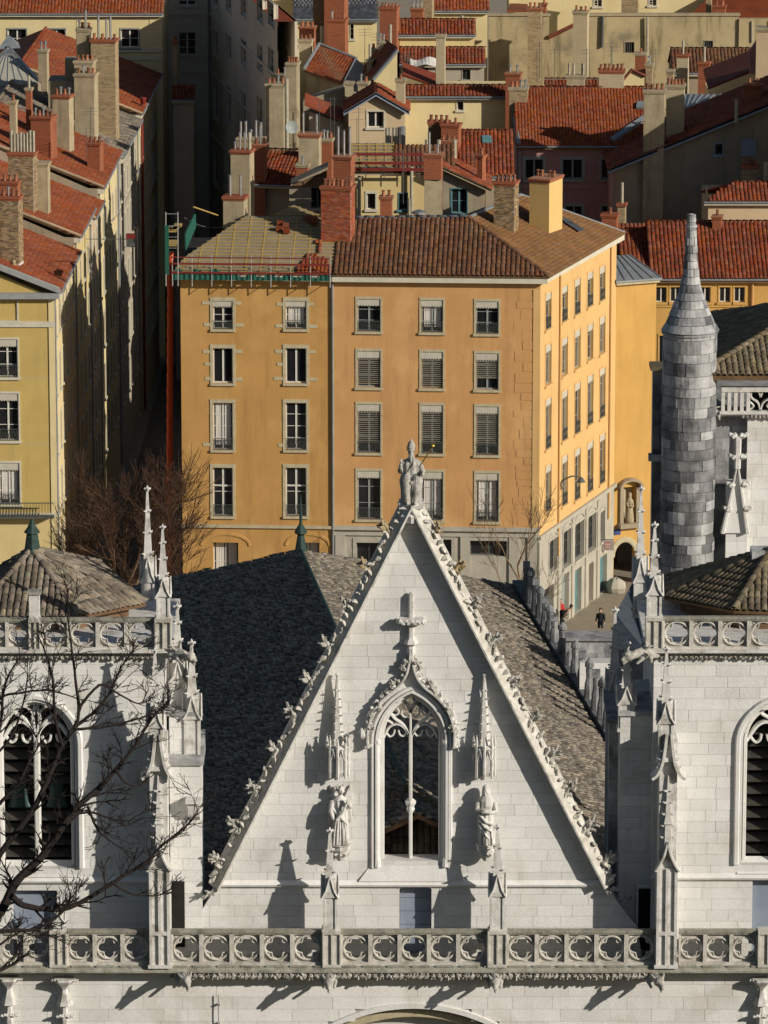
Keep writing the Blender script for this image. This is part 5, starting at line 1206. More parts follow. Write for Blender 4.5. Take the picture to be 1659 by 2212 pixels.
m = MB(); m.tube([hipT, farT], .12, 6); m.build('zinc_verge', ZINC, Rh); m = MB(); m.tube([farT, cf], .1, 6); m.build('zinc_verge', ZINC, Rh)
m = MB(); m.prism([rl2, hipT, hipT+Vector((0, 5, -2.3)), rl2+Vector((0, 5, -2.3))], (0, 0, -.2)); m.prism([hipT, farT, farT+Vector((-1, 3, -2.4)), hipT+Vector((0, 5, -2.6))], (0, 0, -.2)); m.build('back_slope', T_BROWN, Rh)
m = MB(); m.prism([v for v in (FO.pt(0, zt, -.3), FO.pt(FO.len-.3, zt, -.3), FS.pt(FS.len, zt, -.3), Vector((L0.x, C1.y, zt)))], (0, 0, .1)); m.build('attic_floor', DARK, Rh)
m = MB(); m.prism([(L0.x, L0.y+.35, 0), (L0.x, C1.y, 0), (L0.x+.3, C1.y, 0), (L0.x+.3, L0.y+.35, 0)], (0, 0, zt)); m.build('party_wall', ORL, Lh)
for (a, b, t, bo) in ((1222, 1245, 478, 494), (1232, 1256, 486, 501)):
    p = [PP(x, y, cor, n4)+n4*(.12 if n4.z > 0 else -.12) for x, y in ((a-12, t), (a, t-2), (b+5, bo), (b-8, bo+3))]; m = MB(); m.prism(p, (0, 0, .06)); m.build('skylight', SLATE, Rh)
# repair side: membrane, battens, a patch of new tiles
e0 = FO.pt(-.45, zt+.40, .5); lt = PP(532, 466, eb, n3); lb = PP(398, 556, eb, n3)
mem = [e0, FO.pt(sm-.02, zt+.40, .5), PP(736, 470, eb, n3), lt, lb]
m = MB(); m.prism(mem, -n3*.1); m.build('roof_membrane', MEMB, Lh)
ee, gg, nn = plane_basis(mem, FO.pt(1, 0)-FO.pt(0, 0)); P2 = [((p-mem[0]).dot(ee), (p-mem[0]).dot(gg)) for p in mem]
def spanx(y):
    xs = []
    for (x1, y1), (x2, y2) in zip(P2, P2[1:]+P2[:1]):
        if (y1 > y) != (y2 > y): xs.append(x1+(x2-x1)*(y-y1)/(y2-y1))
    return (min(xs), max(xs)) if len(xs) > 1 else None
ymax = max(p[1] for p in P2); y = .15
while y < ymax-.05:
    s_ = spanx(y)
    if s_:
        o = mem[0]+ee*s_[0]+gg*y; m = MB(); m.prism([o, o+ee*(s_[1]-s_[0]), o+ee*(s_[1]-s_[0])+gg*.07, o+gg*.07], nn*.05); m.build('batten', WOOD, Lh)
    y += .36
xq = .6
while xq < sm-.3:
    ys = [k*.05 for k in range(int(ymax/.05)) if spanx(k*.05+.01) and spanx(k*.05+.01)[0] < xq < spanx(k*.05+.01)[1]]
    if ys: o = mem[0]+ee*xq+gg*ys[0]; Lg = ys[-1]-ys[0]; m = MB(); m.prism([o, o+ee*.08, o+ee*.08+gg*Lg, o+gg*Lg], nn*.03); m.build('counter_batten', WOOD, Lh)
    xq += .95
for poly in ([(640, 588), (722, 592), (700, 556), (662, 552)], [(680, 520), (697, 520), (697, 548), (690, 548)], [(655, 470), (690, 472), (690, 490), (664, 486)]):
    tiles(Lh, [PP(u, v, eb, n3)+n3*.05 for u, v in poly], FO.pt(1, 0)-FO.pt(0, 0), T_RED, .24, .34, .07, 'canal', 80, 103, None, name='new_tile')
for u, v in ((605, 488), (618, 492), (603, 500), (619, 505)):
    p = PP(u, v, eb, n3); st_ = thing('tile_stack', 'small stack of red tiles lying on the bare roof battens', 'tile stack', p, 'tile stacks on the open roof'); m = MB()
    for i in range(5): m.box(p.x-.2, p.x+.2, p.y-.15, p.y+.15, p.z+.05+i*.06, p.z+.05+i*.06+.05)
    m.build('tiles', T_RED, st_)
m = MB(); a_, b_ = PP(590, 466, eb, n3), PP(690, 466, eb, n3); m.prism([a_, b_, b_+Vector((-1.6, 1.0, .45)), a_+Vector((1.2, 1.0, .45))], (0, 0, .06)); m.build('timber_hip', MEMB, Lh)
for k in range(4): m = MB(); t = k/4; m.tube([a_.lerp(a_+Vector((1.2, 1.0, .45)), t)+Vector((0, -.02, .08)), b_.lerp(b_+Vector((-1.6, 1.0, .45)), t)+Vector((0, -.02, .08))], .05, 4); m.build('batten', WOOD, Lh)
# scaffold guard rail with planks and green net
sf = thing('roof_edge_scaffold', 'roof edge guard of red planks and green netting above the ochre wall', 'scaffold', FO.pt(sm/2, zt, .9))
for i, (z_, hh, mt_) in enumerate(((.45, .12, REDP), (1.0, .12, REDP), (1.42, .07, REDP))):
    for k in range(5):
        m = MB(); m.fbox(FO, -.5+k*(sm+.4)/5+.02, -.5+(k+1)*(sm+.4)/5, zt+z_, zt+z_+hh, .86+.02*(k % 2), .9+.02*(k % 2)); m.build('plank', mt_, sf)
for k in range(9):
    x = -.4+k*(sm+.3)/8; m = MB(); m.tube([FO.pt(x, zt-.35, .85), FO.pt(x, zt+1.6, .85)], .03, 5); m.tube([FO.pt(x, zt-.3, .85), FO.pt(x, zt-.05, .1)], .025, 5); m.build('standard', METAL, sf)
m = MB(); N = 60
for k in range(N):
    x0, x1 = -.4+k*(sm+.3)/N, -.4+(k+1)*(sm+.3)/N; h0 = .55+.25*math.sin(k*.9)+(.3 if k < 22 else 0); m.face([FO.pt(x0, zt+.05, .80+.05*(k % 2)), FO.pt(x1, zt+.05, .80+.05*((k+1) % 2)), FO.pt(x1, zt+h0*.7, .80+.05*((k+1) % 2)), FO.pt(x0, zt+h0*.7, .80+.05*(k % 2))])
m.build('netting', NETG, sf)
# scaffold tower at the left corner
st = thing('scaffold_tower', 'small metal scaffold tower with green net and yellow boards at the roof corner', 'scaffold', PY(378, 545, 306.5))
for (u, Y) in ((358, 306), (358, 308), (384, 306), (384, 308)):
    m = MB(); m.tube([PY(u, 548, Y)-Vector((0, 0, 2)), PY(u, 458, Y)], .035, 5); m.build('standard', METAL, st)
for v in (462, 488, 512, 536):
    for Y in (306, 308): m = MB(); m.tube([PY(356, v, Y), PY(386, v, Y)], .03, 5); m.build('ledger', METAL, st)
for v in (500, 530): m = MB(); a = PY(358, v, 306); b = PY(384, v, 308); m.box(a.x, b.x, 306, 308, a.z-.05, a.z); m.build('deck', WOOD, st)
m = MB(); a, b, c, d = PY(399, 505, 308), PY(420, 460, 311), PY(421, 490, 311), PY(400, 540, 308); m.prism([a, b, c, d], (.08, 0, 0)); m.build('netting', NETG, st)
m = MB(); a = PY(356, 515, 305.8); m.box(a.x, a.x+.25, 305.7, 305.8, a.z-2.2, a.z+.8); m.build('netting', NETG, st)
m = MB(); a, b = PY(418, 447, 309), PY(470, 465, 313); m.tube([a, b], .05, 5); m.build('pole', WOOD, st)
for i in range(5): m = MB(); a = PY(372+i*3, 497-i*2, 306.4); m.box(a.x-.2, a.x+.25, 306.3, 306.9, a.z, a.z+.12); m.build('board', WOOD, st)
# rubble chute
ch_ = thing('rubble_chute', 'long orange-red rubble chute hanging down the shaded street corner', 'chute', PY(362, 1240, 309))
zc_, zb_ = PY(366, 545, 309).z, PY(360, 1110, 309).z; k = 0; z = zc_
while z > .3:
    t = (zc_-z)/(zc_-zb_); x = PY(368-8*t, 545, 309).x; m = MB(); m.lathe((x, 309, z-1.0), [(.17, 0), (.21, 1.04)], 12); m.build('chute_section', CHUTE, ch_); z -= .95
# chimneys on the corner house
chimney(Lh, 693, 766, 403, 530, 309.5, RBRICK, 1.2, -12, 'brick', 'pppppsp', 1.5, bricks=BRICKP)
chimney(Rh, 821, 848, 425, 470, 311.6, RBRICK, .7, -5, 'brick', 'pp')
chimney(Rh, 1067, 1121, 393, 522, 312.0, TBRICK, 1.2, -14, 'brick', 'ppppp', 1.5, bricks=TBRICKP)
c = chimney(Rh, 1144, 1217, 385, 490, 315.0, YPLST, 2.2, -24, 'brick', 'pp pp', 1.8)
chimney(Lh, 482, 534, 425, 500, 313.0, PLST, 1.2, -10, 'brick', 'mm', 1.6, pipe_h=1.3)
m = MB(); p = PY(905, 470, 311.8); m.lathe(p-Vector((0, 0, .3)), [(.25, 0), (.25, .5), (.45, .55), (.45, .68), (.1, .8)], 12); m.build('roof_vent', METAL, Rh)
antenna(Rh, 871, 330, 420, 316); antenna(Rh, 760, 380, 470, 313)
lamp = thing('street_lamp', 'dark curved bracket lamp on the apricot side wall', 'lamp', FS.pt(FS.st(1205, 1060)[0], FS.st(1205, 1060)[1], .1)); s, z = FS.st(1205, 1060)
m = MB(); m.tube([FS.pt(s, z, .02), FS.pt(s, z+.7, .3), FS.pt(s, z+1.0, .9), FS.pt(s+.2, z+.95, 1.3)], .05, 6); m.build('arm', IRON, lamp)
m = MB(); m.lathe(FS.pt(s+.2, z+.62, 1.45), [(.28, 0), (.2, .15), (.07, .32)], 8); m.build('lamp_head', IRON, lamp)
# ================================================================== house behind the turret, passage and niche
fC = Fac(v2(PY(1326, 1100, 321.1)), v2(PY(1412, 1100, 322.2)))
cw = thing('golden_passage_house', 'golden plain wall with vaulted passage and statue niche beside the corner house', 'house', fC.pt(fC.len/2, 0, -2), G_TOWN)
zt2 = fC.st(1360, 603)[1]; pas = fC.rect(1322, 1172, 1372, 1300); pas = (max(.02, pas[0]), 0, pas[2], pas[3]); ni = fC.rect(1345, 1052, 1372, 1128)
wall(cw, fC, 0, fC.len, 0, zt2, [pas, ni], ORW, .5)
m = MB(); m.fbox(fC, 0, fC.len, 0, zt2, -6, -5.5); m.fbox(fC, pas[0]-.3, pas[2]+.3, 0, pas[3]+.3, -5, -4.8); m.build('back_wall', WOODD, cw)
mid = (pas[0]+pas[2])/2; hw = (pas[2]-pas[0])/2
m = MB(); m.sweep([(mid+(hw+.12)*math.cos(t), pas[3]-.9+1.1*math.sin(t)) for t in [math.pi*i/12 for i in range(13)]], .35, -.02, .08, fC); m.build('passage_arch', SURR, cw)
m = MB(); m.fbox(fC, ni[0], ni[2], ni[1], ni[3], -.52, -.48); m.build('niche_back', SURR, cw)
m = MB(); mn = (ni[0]+ni[2])/2; m.fbox(fC, ni[0]-.25, ni[0], ni[1], ni[3], 0, .2); m.fbox(fC, ni[2], ni[2]+.25, ni[1], ni[3], 0, .2); m.fbox(fC, ni[0]-.35, ni[2]+.35, ni[1]-.3, ni[1], 0, .5)
m.sweep([(mn+(ni[2]-ni[0])*.85*math.cos(t), ni[3]+.02+.5*math.sin(t)) for t in [math.pi*i/10 for i in range(11)]], .22, -.02, .5, fC); m.build('niche_frame', GREYR, cw)
p = fC.pt(mn, ni[1], .1)
ns = thing('niche_statue', 'pale robed statue standing in the wall niche above the passage', 'statue', p)
m = MB(); m.lathe(p, [(.28, 0), (.30, .2), (.24, .8), (.2, 1.15), (.26, 1.45), (.12, 1.62), (.13, 1.7), (.15, 1.85), (.09, 2.0)], 12); m.tube([p+Vector((-.2, -.15, 1.35)), p+Vector((-.1, -.32, 1.1)), p+Vector((.1, -.3, 1.25))], .07, 6); m.tube([p+Vector((.2, -.1, 1.35)), p+Vector((.22, -.3, 1.1)), p+Vector((.05, -.32, 1.2))], .07, 6); m.build('figure', PLST, ns, remesh=.03)
q = fC.rect(1326, 1142, 1340, 1155); m = MB(); m.fbox(fC, max(.02, q[0]), q[2], q[1], q[3], .02, .05); m.build('street_name_plate', mt('blue_enamel', (.05, .07, .2), (.04, .06, .17), 2, .4, 0, 10), cw)
m = MB(); pz = [fC.pt(-.2, zt2, .4), fC.pt(fC.len+.2, zt2, .4), fC.pt(fC.len-.5, zt2+1.0, -3), fC.pt(.8, zt2+1.0, -3)]; m.prism(pz, (0, 0, -.12)); m.build('zinc_roof', ZINC, cw)
for i in range(6): a = pz[0].lerp(pz[1], i/5); b = pz[3].lerp(pz[2], i/5); m = MB(); m.tube([a+Vector((0, 0, .03)), b+Vector((0, 0, .03))], .035, 4); m.build('roof_seam', ZINC, cw)
m = MB(); m.fbox(fC, -.1, fC.len+.1, zt2-.3, zt2-.13, 0, .3); m.build('cornice', SURR, cw)
# shop sign on the corner of the side front
SGN = mt('sign_panel', (.30, .27, .25), (.26, .235, .22), 2, .6, .02, 10, fine=.05); SGD = mt('sign_disc', (.33, .16, .14), (.30, .15, .13), 2, .6, .02, 10, fine=.05); SGT = mt('sign_letters', (.62, .55, .5), (.58, .52, .47), 2, .6, 0, 10, fine=0)
sY = PY(1313, 1178, 319).y; a, b = PY(1301, 1168, 318.5), PY(1326, 1189, 318.5)
sg = thing('hanging_shop_sign', 'square hanging shop sign with round red emblem beside the passage', 'sign', b)
m = MB(); m.box(a.x, b.x, 318.5, 318.58, b.z, a.z); m.build('panel', SGN, sg)
cxs, czs = a.x+(b.x-a.x)*.48, b.z+(a.z-b.z)*.52; m = MB(); m.prism([(cxs+.26*math.cos(t), 318.49, czs+.26*math.sin(t)) for t in [2*math.pi*i/24 for i in range(24)]], (0, .02, 0)); m.build('emblem', SGD, sg)
def text(txt, p, size, mat, parent, name='lettering'):
    cu = bpy.data.curves.new(name, 'FONT'); cu.body = txt; cu.size = size; cu.align_x = 'CENTER'; cu.align_y = 'CENTER'; cu.extrude = .004; cu.materials.append(mat)
    tmp = bpy.data.objects.new('tmp_text', cu); col.objects.link(tmp); bpy.context.view_layer.update()
    me = bpy.data.meshes.new_from_object(tmp.evaluated_get(bpy.context.evaluated_depsgraph_get())); bpy.data.objects.remove(tmp)
    me.name = name; o = bpy.data.objects.new(name, me); return link(o, parent, Matrix.Translation(Vector(p)) @ Matrix.Rotation(math.pi/2, 4, 'X'))
text('LEA', (cxs, 318.475, czs-.09), .22, SGT, sg)
m = MB(); m.box(cxs-.2, cxs+.2, 318.478, 318.489, czs+.06, czs+.1); m.build('emblem_bar', SGT, sg)
m = MB(); m.tube([(a.x-.9, 318.55, a.z+.06), (b.x, 318.55, a.z+.06)], .03, 5); m.build('bracket', IRON, sg)
# right house with long red roof
root, f, z = simple_house('golden house with a row of small square windows under a long dark red roof', 1408, 1720, 603, 23.2, 480, ORW, T_DRED, [(1416, 620, 1440, 653), (1448, 620, 1471, 653), (1511, 620, 1535, 653), (1554, 620, 1578, 653), (1586, 620, 1609, 653), (1424, 725, 1436, 790)], 9, .42, Y=324.0, cap=300, w=.27, l=.40, r=.10, seed=111, wst=dict(surround=.1, smat=ORW, panes=1), edge=WOODD, group=G_TOWN)
m = MB(); s, zz = f.st(1625, 640); m.tube([f.pt(s, 8, .1), f.pt(s, z-.2, .1)], .08, 6); m.build('downpipe', ORR, root)
m = MB(); s0 = f.st(1412, 660)[0]; m.fbox(f, s0, f.len, f.st(0, 660)[1]-.1, f.st(0, 660)[1]+.02, 0, .08); m.build('string_course', ORW, root)
A = f.pt(-.12, z, .35); chimney(root, 1539, 1562, 467, 540, 329, RBRICK, .8, -10, 'brick', 'p')
chimney(root, 1300, 1337, 463, 505, 329.5, RBRICK, .9, -10, 'brick', 'p')
chimney(root, 1334, 1354, 440, 475, 333, TBRICK, .7, -10, 'brick', 't', pipe_h=1.5)
m = MB(); q0, q1 = PY(1333, 600, 324.2), PY(1410, 600, 324.2); m2 = [Vector((q0.x, 323.5, z+.1)), Vector((q1.x, 323.5, z+.1)), PY(1410, 482, 331.8), PY(1336, 482, 331.8)]
tiles(root, m2, (1, 0, 0), T_DRED, .27, .40, .10, 'canal', 0, 112, WOODD, .12, indiv=False, name='wing_tile', slabname='wing_roof')
# ================================================================== yellow house and the row along the street
Y0 = 306.5; cy = PY(118, 900, Y0); FY = Fac((cy.x-14, Y0), (cy.x, Y0)); ztY = FY.st(60, 640)[1]
yh = thing('yellow_house', 'yellow ochre end house with pedimented gable and cream corner', 'house', (cy.x-4, Y0+3, 0), G_TOWN)
oy = [FY.rect(-40, t, 38, b) for t, b in ((648, 692), (733, 815), (850, 952), (1000, 1090))]
oy = [(FY.st(-8, 700)[0], o[1], FY.st(37, 700)[0], o[3]) for o in oy]; oy2 = [(o[0]-3.6, o[1], o[2]-3.6, o[3]) for o in oy]
wall(yh, FY, 0, FY.len, FY.st(0, 1115)[1], ztY, oy+oy2, YEL, .3)
for i, o in enumerate(oy+oy2): win(yh, FY, o, panes=3, surround=.1, smat=TRIM, lamb=(i % 4 != 0), rail=(i % 4 != 0), curtain=(i % 4 == 3))
zq = FY.st(60, 1115)[1]; wall(yh, FY, 0, FY.len, 0, zq, [], CRM, .3, name='ground_floor_wall')
for v, t in ((700, .35), (1112, .25)): m = MB(); zz = FY.st(60, v)[1]; m.fbox(FY, 0, FY.len+.06, zz-t/2, zz+t/2, 0, .1); m.build('string_course', TRIM, yh)
for v in (818, 958): m = MB(); zz = FY.st(60, v)[1]; m.fbox(FY, FY.len-6, FY.len, zz-.015, zz+.015, 0, .012); m.build('render_joint', SURR, yh)
m = MB(); m.fbox(FY, FY.len-.28, FY.len+.04, 0, ztY, 0, .06); m.build('corner_strip', CRM2, yh)
bal = MB(); o = oy[3]; bal.fbox(FY, o[0]-1, FY.len-.1, zq+.0, zq+.12, 0, .7)
for i in range(24): x = o[0]-1+i*(FY.len-.1-o[0]+1)/24; bal.fbox(FY, x, x+.03, zq+.12, zq+.95, .62, .66)
bal.fbox(FY, o[0]-1, FY.len-.1, zq+.95, zq+1.0, .6, .68); bal.build('balcony', IRON, yh)
# row: (Y0, Y1, eave height, wall material, roof material)
def stx(Y): return cy.x+.02+(Y-Y0)*.029
rows = [(Y0, 321.0, 0.0, CRM2, T_RED), (321.0, 332.0, .9, CRM, T_RED), (332.0, 339.0, .2, PINKC, T_RED), (339.0, 355.0, 1.1, CRM2, T_RED), (355.0, 373.0, .6, BEIGER, T_TOWER), (373.0, 394.0, 1.0, CRM2, T_RED)]
labs = ['', 'cream street house with red flat tiles behind the yellow house', 'narrow peach street house with a low red roof in the row', 'cream street house with a roof light and small red chimney in its roof', 'beige street house under sheeting with a mottled grey tile roof', 'last cream street house of the row with a red roof below the long cream block']
RH = []
for i, (y0, y1, dz, wm, tm) in enumerate(rows):
    root = yh if i == 0 else thing('street_house', labs[i], 'house', (stx(y0)-4, (y0+y1)/2, 0), G_TOWN)
    ze = ztY+.2+dz; f = Fac((stx(y0), y0), (stx(y1), y1)); ops = []; n = int(f.len/2.3)
    for fl in range(5):
        for k in range(n): c = f.len*(k+.5)/n; ops.append((c-.5, 4.2+fl*3.7, c+.5, min(ze-.6, 4.2+fl*3.7+(2.3 if fl < 4 else 1.7))))
    wall(root, f, 0, f.len, 0, ze, ops, wm, .3, name='street_wall')
    for o in ops: win(root, f, o, surround=.1, smat=TRIM, panes=2, sill=True, lamb=False, rail=False)
    m = MB(); m.fbox(f, 0, f.len, ze-.35, ze-.02, 0, .4); m.build('cornice', TRIM, root)
    m = MB(); m.tube([f.pt(0, ze+.02, .48), f.pt(f.len, ze+.02, .48)], .08, 6); m.tube([f.pt(.2, .5, .1), f.pt(.2, ze-.3, .1)], .06, 6); m.build('gutter', ZINC, root)
    if i: m = MB(); m.box(-36, stx(y0), y0, y0+.3, 0, ze); m.build('party_wall', GREYR, root)
    A, B = f.pt(0, ze+.05, .45), f.pt(f.len, ze+.05, .45); run = 9.0; rz = run*.40
    C, D = B+Vector((-run, 0, rz)), A+Vector((-run, 0, rz))
    tiles(root, [A, B, C, D], B-A, tm, .26, .30, .028, 'flat', 0, 120+i, WOODD, .12, stagger=True, indiv=False)
    m = MB(); m.prism([D, C, C+Vector((-run, 0, -rz)), D+Vector((-run, 0, -rz))], (0, 0, -.12)); m.build('back_slope', tm, root)
    ridge_tiles(root, D, C, tm, .12, .5)
    m = MB(); m.face([A+Vector((-.45, .05, -.3)), D+Vector((0, .05, -.15)), Vector((-36, A.y+.05, ze-.3))]); m.face([A+Vector((-.45, .05, -.3)), Vector((-36, A.y+.05, ze-.3)), Vector((-36, A.y+.05, ze-2)), A+Vector((-.45, .05, -2))]); m.build('gable_end', GREYR if i else YEL, root)
    m = MB(); m.tube([A+Vector((0, 0, .06)), D+Vector((0, 0, .06))], .09, 5); m.build('verge', PLST if i else BLUEP, root)
    RH.append(root)
# pediment cornice on the yellow house
zz = ztY+.25; m = MB(); A = Vector((stx(Y0)+.4, Y0-.45, zz)); D = A+Vector((-9, 0, 3.6)); m.prism([A, A+Vector((0, 0, .3)), D+Vector((0, 0, .3)), D], (0, .5, 0)); m.prism([A-Vector((0, 0, .35)), A, A+Vector((-14, 0, 0)), A+Vector((-14, 0, -.35))], (0, .45, 0)); m.build('pediment', mt('grey_blue_trim', (.30, .31, .30), (.25, .26, .26), 2, .8, .1, 20), yh)
A0 = Vector((stx(Y0), Y0-.05, ztY-.02)); m = MB(); m.face([A0, A0+Vector((-9, 0, 3.6)), A0+Vector((-14, 0, 1.6)), A0+Vector((-14, 0, 0))]); m.build('pediment_wall', YEL, yh)
# chimneys of the row (left to right, front to back)
def rowch(i, *a, **k): return chimney(RH[i], *a, **k)
rowch(0, -12, 46, 425, 560, 309.5, TBRICK, 1.2, -8, 'brick', 'ppcpp', 2, bricks=TBRICKP)
rowch(0, -12, 42, 392, 420, 313, RBRICK, .9, -8, 'brick', 'pppp', 3)
rowch(1, 17, 78, 330, 470, 323, TBRICK, 1.2, -8, 'brick', 'tttttttt', 2.5, bricks=TBRICKP, pipe_h=1.25)
rowch(1, 76, 106, 352, 490, 324, PLST, 1.0, -6, 'stone', '', 2)
rowch(3, 66, 120, 252, 390, 342, RBRICK, 1.4, -14, 'brick', 'cpcpp', 3)
rowch(3, 113, 157, 206, 320, 347, PLST, 1.2, -12, 'brick', 'pcpc', 3)
rowch(3, 188, 222, 308, 368, 344, RBRICK, 1.0, -12, 'brick', 'ppp', 1.2)
rowch(4, 196, 254, 86, 248, 361, TBRICK, 1.3, -8, 'brick', 'pmpmmp', 4, pipe_h=1.6)
rowch(4, 160, 210, 160, 290, 357, PLST, 1.3, -10, 'stone', 'pcpp', 3)
rowch(4, 165, 197, 62, 110, 362, PLST, 1.0, -8, 'stone', 'cpmp', 6)
rowch(4, 160, 205, 132, 160, 358, PLST, 1.2, -8, 'stone', 'pppp', 5)
rowch(3, 55, 69, 190, 250, 350, RBRICK, .5, -8, 'stone', 't', 3, pipe_h=.9)
rowch(2, 20, 36, 218, 275, 340, PLST, .6, -8, 'stone', 'p', 3)
rowch(4, 82, 104, 108, 165, 368, PLST, .8, -8, 'stone', 'cc', 4)
rowch(5, 372, 384, 90, 210, 392, TBRICK, .7, -5, 'brick', 'pp', 2)
antenna(RH[3], 186, 275, 330, 340); antenna(RH[4], 165, 20, 90, 360); antenna(RH[3], 196, 230, 305, 341)
m = MB(); q = PY(30, 585, 309); m.lathe(q-Vector((0, 0, .4)), [(.1, 0), (.1, .9), (.14, .95), (.04, 1.1)], 8); m.build('vent_pipe', PLST, yh)
# roof behind the first chimneys: glass pyramid skylight and grey walls
gp = thing('glass_roof_lantern', 'pyramid glass roof lantern with pale bars above grey attic walls', 'skylight', PY(30, 195, 370))
b0, b1, b2, ap_ = PY(-40, 188, 366), PY(90, 180, 368), PY(60, 150, 374), PY(18, 100, 371)
m = MB(); m.face([b0, b1, ap_]); m.face([b1, b2, ap_]); m.face([b0, ap_, PY(-40, 150, 374)]); m.build('glazing', mt('milky_glass', (.30, .29, .24), (.26, .25, .21), 2, .2, 0, 10, fine=0), gp)
for k in range(8): m = MB(); m.tube([b0.lerp(b1, k/7), ap_.lerp(b0.lerp(b1, k/7), .08)], .05, 4); m.build('glazing_bar', METAL, gp)
m = MB(); m.tube([b1, ap_], .1, 5); m.tube([b2, ap_], .08, 5); m.build('hip_bar', METAL, gp)
t0, t1, t2_ = PY(-5, 106, 371), PY(44, 104, 371), PY(18, 75, 372); m = MB(); m.face([t0, t1, t2_]); m.face([t1, PY(40, 92, 374), t2_]); m.build('lantern_cap', ZINC, gp)
m = MB(); m.prism([b0, b1, b2, PY(-40, 150, 374)], (0, 0, -8)); m.build('lantern_wall', GREYR, gp)
gw = thing('attic_wall', 'stained grey attic wall behind the brick chimneys of the row', 'wall', PY(160, 230, 365)); fW = facY(363.0)
r = fW.rect(105, 175, 205, 330); m = MB(); m.fbox(fW, r[0], r[2], r[1]-8, r[3], -3, 0); m.build('wall', GREYR, gw)
r = fW.rect(140, 130, 205, 180); m = MB(); m.fbox(fW, r[0], r[2], r[1], r[3], -2, -.2); m.build('upper_wall', GREYR, gw)
# ================================================================== top left block and the far end of the street
root, f, z = simple_house('long cream house with a red roof and square windows at the head of the street', -60, 350, 30, 27.3, -60, CRM2, T_RED, [(17, 63, 57, 104), (103, 63, 141, 104), (261, 63, 300, 103)], 40, .42, Y=397.0, cap=200, w=.26, l=.34, r=.06, seed=131, wst=dict(surround=.08, smat=GREYP, panes=2, frame=WHITEP), back=False, group=G_TOWN)
for v in (109, 126): m = MB(); zz = f.st(200, v)[1]; m.fbox(f, 0, f.len, zz-.12, zz+.12, 0, .12); m.build('string_course', TRIM, root)
for i in range(13):
    v = 42+i*10.5; r = f.rect(323+4*(i % 2), v, 346, v+9.8); m = MB(); m.fbox(f, r[0], r[2], r[1], r[3], -.01, .04); m.build('quoin', CRM2, root)
fs_ = Fac(f.pt(f.len, 0).xy, (PY(372, 100, 437).x, 437)); wall(root, fs_, 0, fs_.len, 0, z, [(3+4*k, 5+4*q, 4+4*k, 7.2+4*q) for k in range(9) for q in range(5)], CRM2, .3, name='side_wall')
ug = thing('shaded_grey_house', 'grey shaded house closing the street with tall dark windows', 'house', (PY(455, 300, 408).x, 408, 0), G_TOWN)
fa = Fac((PY(360, 300, 408).x, 408), (PY(456, 300, 408).x, 408)); fb = Fac(fa.pt(fa.len, 0).xy, (PY(600, 300, 372).x, 372))
zz = fa.st(400, -80)[1]; oa = [fa.rect(386, t, 423, b) for t, b in ((-20, 12), (70, 119), (188, 250), (325, 400))]
wall(ug, fa, 0, fa.len, 0, zz, oa, SHADEB, .3)
for o in oa: win(ug, fa, o, panes=3, surround=.1, smat=SHADEB)
ob = []
for (a, b) in ((461, 471), (489, 500), (521, 532), (556, 568), (580, 592)):
    du = (a-461)*.32
    for t, bo in ((-32, 15), (67, 121), (180, 257), (320, 400)): ob.append(fb.rect(a, t+du, b, bo+du))
wall(ug, fb, 0, fb.len, 0, zz, ob, SHADEB, .3, name='street_wall')
for o in ob: win(ug, fb, o, panes=3, surround=.09, smat=SHADEB)
m = MB(); m.tube([fb.pt(.1, 1, .12), fb.pt(.1, zz, .12)], .08, 6); m.build('downpipe', ZINC, ug)
m = MB(); m.face([fa.pt(0, zz), fa.pt(fa.len, zz), fb.pt(fb.len, zz), fb.pt(fb.len, zz, -1.5), fa.pt(fa.len+1, zz, -3), fa.pt(0, zz, -3)]); m.build('roof', T_RED, ug)
m = MB(); m.prism([fb.pt(0, 0, -1.5), fb.pt(fb.len, 0, -1.5), fb.pt(fb.len, 0, -1.3), fb.pt(0, 0, -1.3)], (0, 0, zz)); m.build('rear_wall', SHADEB, ug)
for v in (30, 155, 290): m = MB(); z_ = fa.st(420, v)[1]; m.fbox(fa, 0, fa.len, z_-.1, z_+.1, 0, .08); m.fbox(fb, 0, fb.len, z_-.1, z_+.1, 0, .08); m.build('string_course', SHADEB, ug)
sh, f2_, z2 = simple_house('small pale house with a low red tiled roof jutting into the street end', 374, 418, 216, 22.4, 188, BEIGER, T_DRED, [], 5, .5, Y=388.0, cap=60, seed=133, back=False, group=G_TOWN)
rc = thing('red_downpipe', 'dark red drain pipe with a funnel top on the street house wall', 'pipe', (stx(376)+.3, 376, 0)); m = MB(); m.tube([(stx(376)+.2, 376, .2), (stx(376)+.2, 376, PY(355, 222, 376).z)], .1, 8); m.build('pipe', REDP, rc); m = MB(); m.lathe((stx(376)+.3, 376, PY(355, 222, 376).z-.1), [(.12, 0), (.26, .4), (.26, .5)], 8); m.build('funnel', REDP, rc)
sg2 = thing('dark_sign_box', 'small dark red and black box sign on the sunlit street wall', 'sign', (stx(330)+.3, 330, PY(282, 530, 330).z)); q = PY(282, 530, 330); m = MB(); m.box(q.x-.28, q.x+.28, 329.9, 330.3, q.z-.1, q.z+.45); m.build('box', IRON, sg2); m = MB(); m.box(q.x-.29, q.x+.29, 329.88, 330.31, q.z+.45, q.z+.75); m.build('red_top', REDP, sg2); m = MB(); m.tube([(stx(330), 330.1, q.z+.4), (q.x, 330.1, q.z+.4)], .03, 4); m.build('bracket', IRON, sg2)
# ================================================================== roofscape behind the corner house
W1 = dict(surround=.1, smat=TRIM, panes=1)
